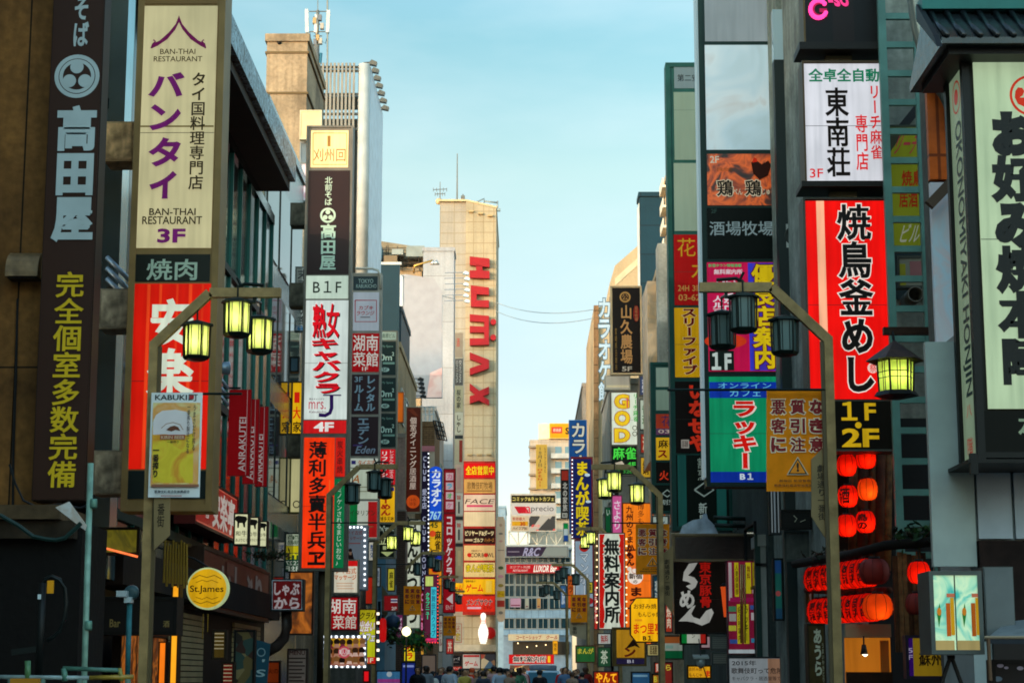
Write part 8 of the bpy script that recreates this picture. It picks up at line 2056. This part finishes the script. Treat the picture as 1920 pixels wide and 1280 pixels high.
def shell(me, test, push, m, name):
    """clothing: the part of a body's skin that passes the test, moved out along its normals"""
    mb = MB()
    use = {}
    nv = [v.normal.copy() for v in me.vertices]
    for p in me.polygons:
        c = p.center
        if test(c):
            ids = []
            for i in p.vertices:
                if i not in use:
                    use[i] = len(mb.v); mb.v.append(tuple(me.vertices[i].co + nv[i] * push))
                ids.append(use[i])
            mb.f.append(ids); mb.mi.append(mb.slot(m)); mb.sm.append(True)
    return mb
BODIES = []
for pose in ({'stride': .25, 'swing': .15}, {'stride': -.2, 'swing': -.12}, {'stride': .05, 'swing': .02, 'raise': 1}):
    me = human(pose)
    for p in me.polygons: p.use_smooth = True
    BODIES.append(me)
SKIN = [paint('#c89878', .5, 0, .08), paint('#b88868', .5, 0, .08)]
for me in BODIES: me.materials.append(SKIN[0])
def clothe_meshes(me):
    out = {}
    for nm, test, push in (('shirt', lambda c: (.9 < c.z < 1.45 and abs(c.x) < .2) or (1.08 < c.z < 1.46 and abs(c.x) >= .17), .016), ('trousers', lambda c: .1 < c.z < .97 and abs(c.x) < .17, .012), ('shoe', lambda c: c.z < .1 and abs(c.x) < .2, .01), ('hair', lambda c: c.z > 1.6 and (c.y > -.055 or c.z > 1.66) or (c.z > 1.54 and c.y > .03), .022), ('long_hair', lambda c: c.z > 1.6 and (c.y > -.055 or c.z > 1.66) or (c.z > 1.43 and c.y > .02 and abs(c.x) < .13), .03)):
        mb = shell(me, test, push, SKIN[0], nm)
        o = mb.build(nm); out[nm] = o.data
        bpy.data.objects.remove(o)
    return out
CL = [clothe_meshes(me) for me in BODIES]
def person(px, d, shirt, hair, label, h=1.0, rz=0.0, v=0, long=False, trousers='#20242c', group=None, glow=0):
    t = thing('person', label, 'person', (at(px, 1270, d).x, d, 0), rz, group)
    t.scale = (h, h, h)
    def put(me, nm, m):
        k = (me.name, m.name)
        if k not in _M:
            c = me.copy(); c.materials.clear(); c.materials.append(m); _M[k] = c
        o = bpy.data.objects.new(nm, _M[k]); COL.objects.link(o); o.parent = t
    put(BODIES[v], 'body', SKIN[len(shirt + label) % 2])
    sm_ = paint(shirt, .7)
    put(CL[v]['shirt'], 'shirt', sm_)
    put(CL[v]['trousers'], 'trousers', paint(trousers, .7))
    put(CL[v]['shoe'], 'shoe', paint('#1c1a18', .5))
    put(CL[v]['long_hair' if long else 'hair'], 'hair', paint(hair, .5, 0, .2))
    return t
BK, BR1, BR2 = '#0e0c0c', '#2a1a10', '#4a3020'
rp = random.Random(21)
SH = (('#c8ccd0', 'white shirt'), ('#1c1e24', 'black top'), ('#3c4450', 'dark grey jacket'), ('#5c7ca0', 'blue shirt'), ('#8a9098', 'grey shirt'), ('#a8b8c8', 'pale blue shirt'), ('#2c3850', 'navy jacket'), ('#98806c', 'tan coat'), ('#e4e4e0', 'white blouse'), ('#a03430', 'red shirt'), ('#c8b050', 'yellow shirt'), ('#4c7c5c', 'green shirt'), ('#d8a8a8', 'pink shirt'))
used = {}
slots = [(762, 84), (772, 96), (783, 78), (795, 90), (803, 104), (811, 82), (820, 97), (836, 88), (843, 76), (850, 100), (857, 86), (864, 94), (871, 80), (878, 104), (893, 84), (899, 96), (906, 78), (912, 101), (919, 90), (926, 82), (933, 98), (940, 86), (947, 106), (953, 80), (960, 92), (967, 102), (973, 84), (980, 97), (1012, 80), (1066, 92), (1073, 82), (1082, 98), (1092, 86), (830, 108), (887, 110), (956, 112), (768, 100), (788, 92), (799, 80), (808, 94), (826, 82), (839, 104), (847, 88), (854, 80), (861, 100), (868, 90), (875, 82), (902, 88), (909, 96), (916, 84), (923, 100), (930, 90), (937, 80), (944, 96), (950, 102), (964, 82), (977, 90), (1060, 84), (1078, 96), (1098, 90)]
for i, (px, d) in enumerate(slots):
    sh_, nm = SH[rp.randrange(len(SH))]
    long = rp.random() < .35
    away = rp.random() < .5
    hr_, hn = rp.choice(((BK, 'black'), (BK, 'black'), (BR1, 'dark brown'), (BR2, 'brown')))
    lab = f"pedestrian in a {nm} with {'long' if long else 'short'} {hn} hair {'walking away' if away else 'walking nearer'} in the crowd"
    person(px, d * .8, sh_, hr_, lab, rp.uniform(.94, 1.07), (math.pi if away else 0) + rp.uniform(-.5, .5), rp.randrange(2), long, group='crowd at the end of the street: ' + lab)
person(885, 74, '#e8481c', '#d85020', 'person in a bright orange hooded jacket amid the crowd before the tower', 1.06, math.pi, 0, trousers='#d84818')
person(829, 84, '#c82420', BK, 'person in a red top standing taller than the crowd below the club sign', 1.1, 0, 0)
person(1055, 76, '#d02018', '#b01c18', 'person in a red jacket and red cap just beside the blue van', 1.06, 0, 2)
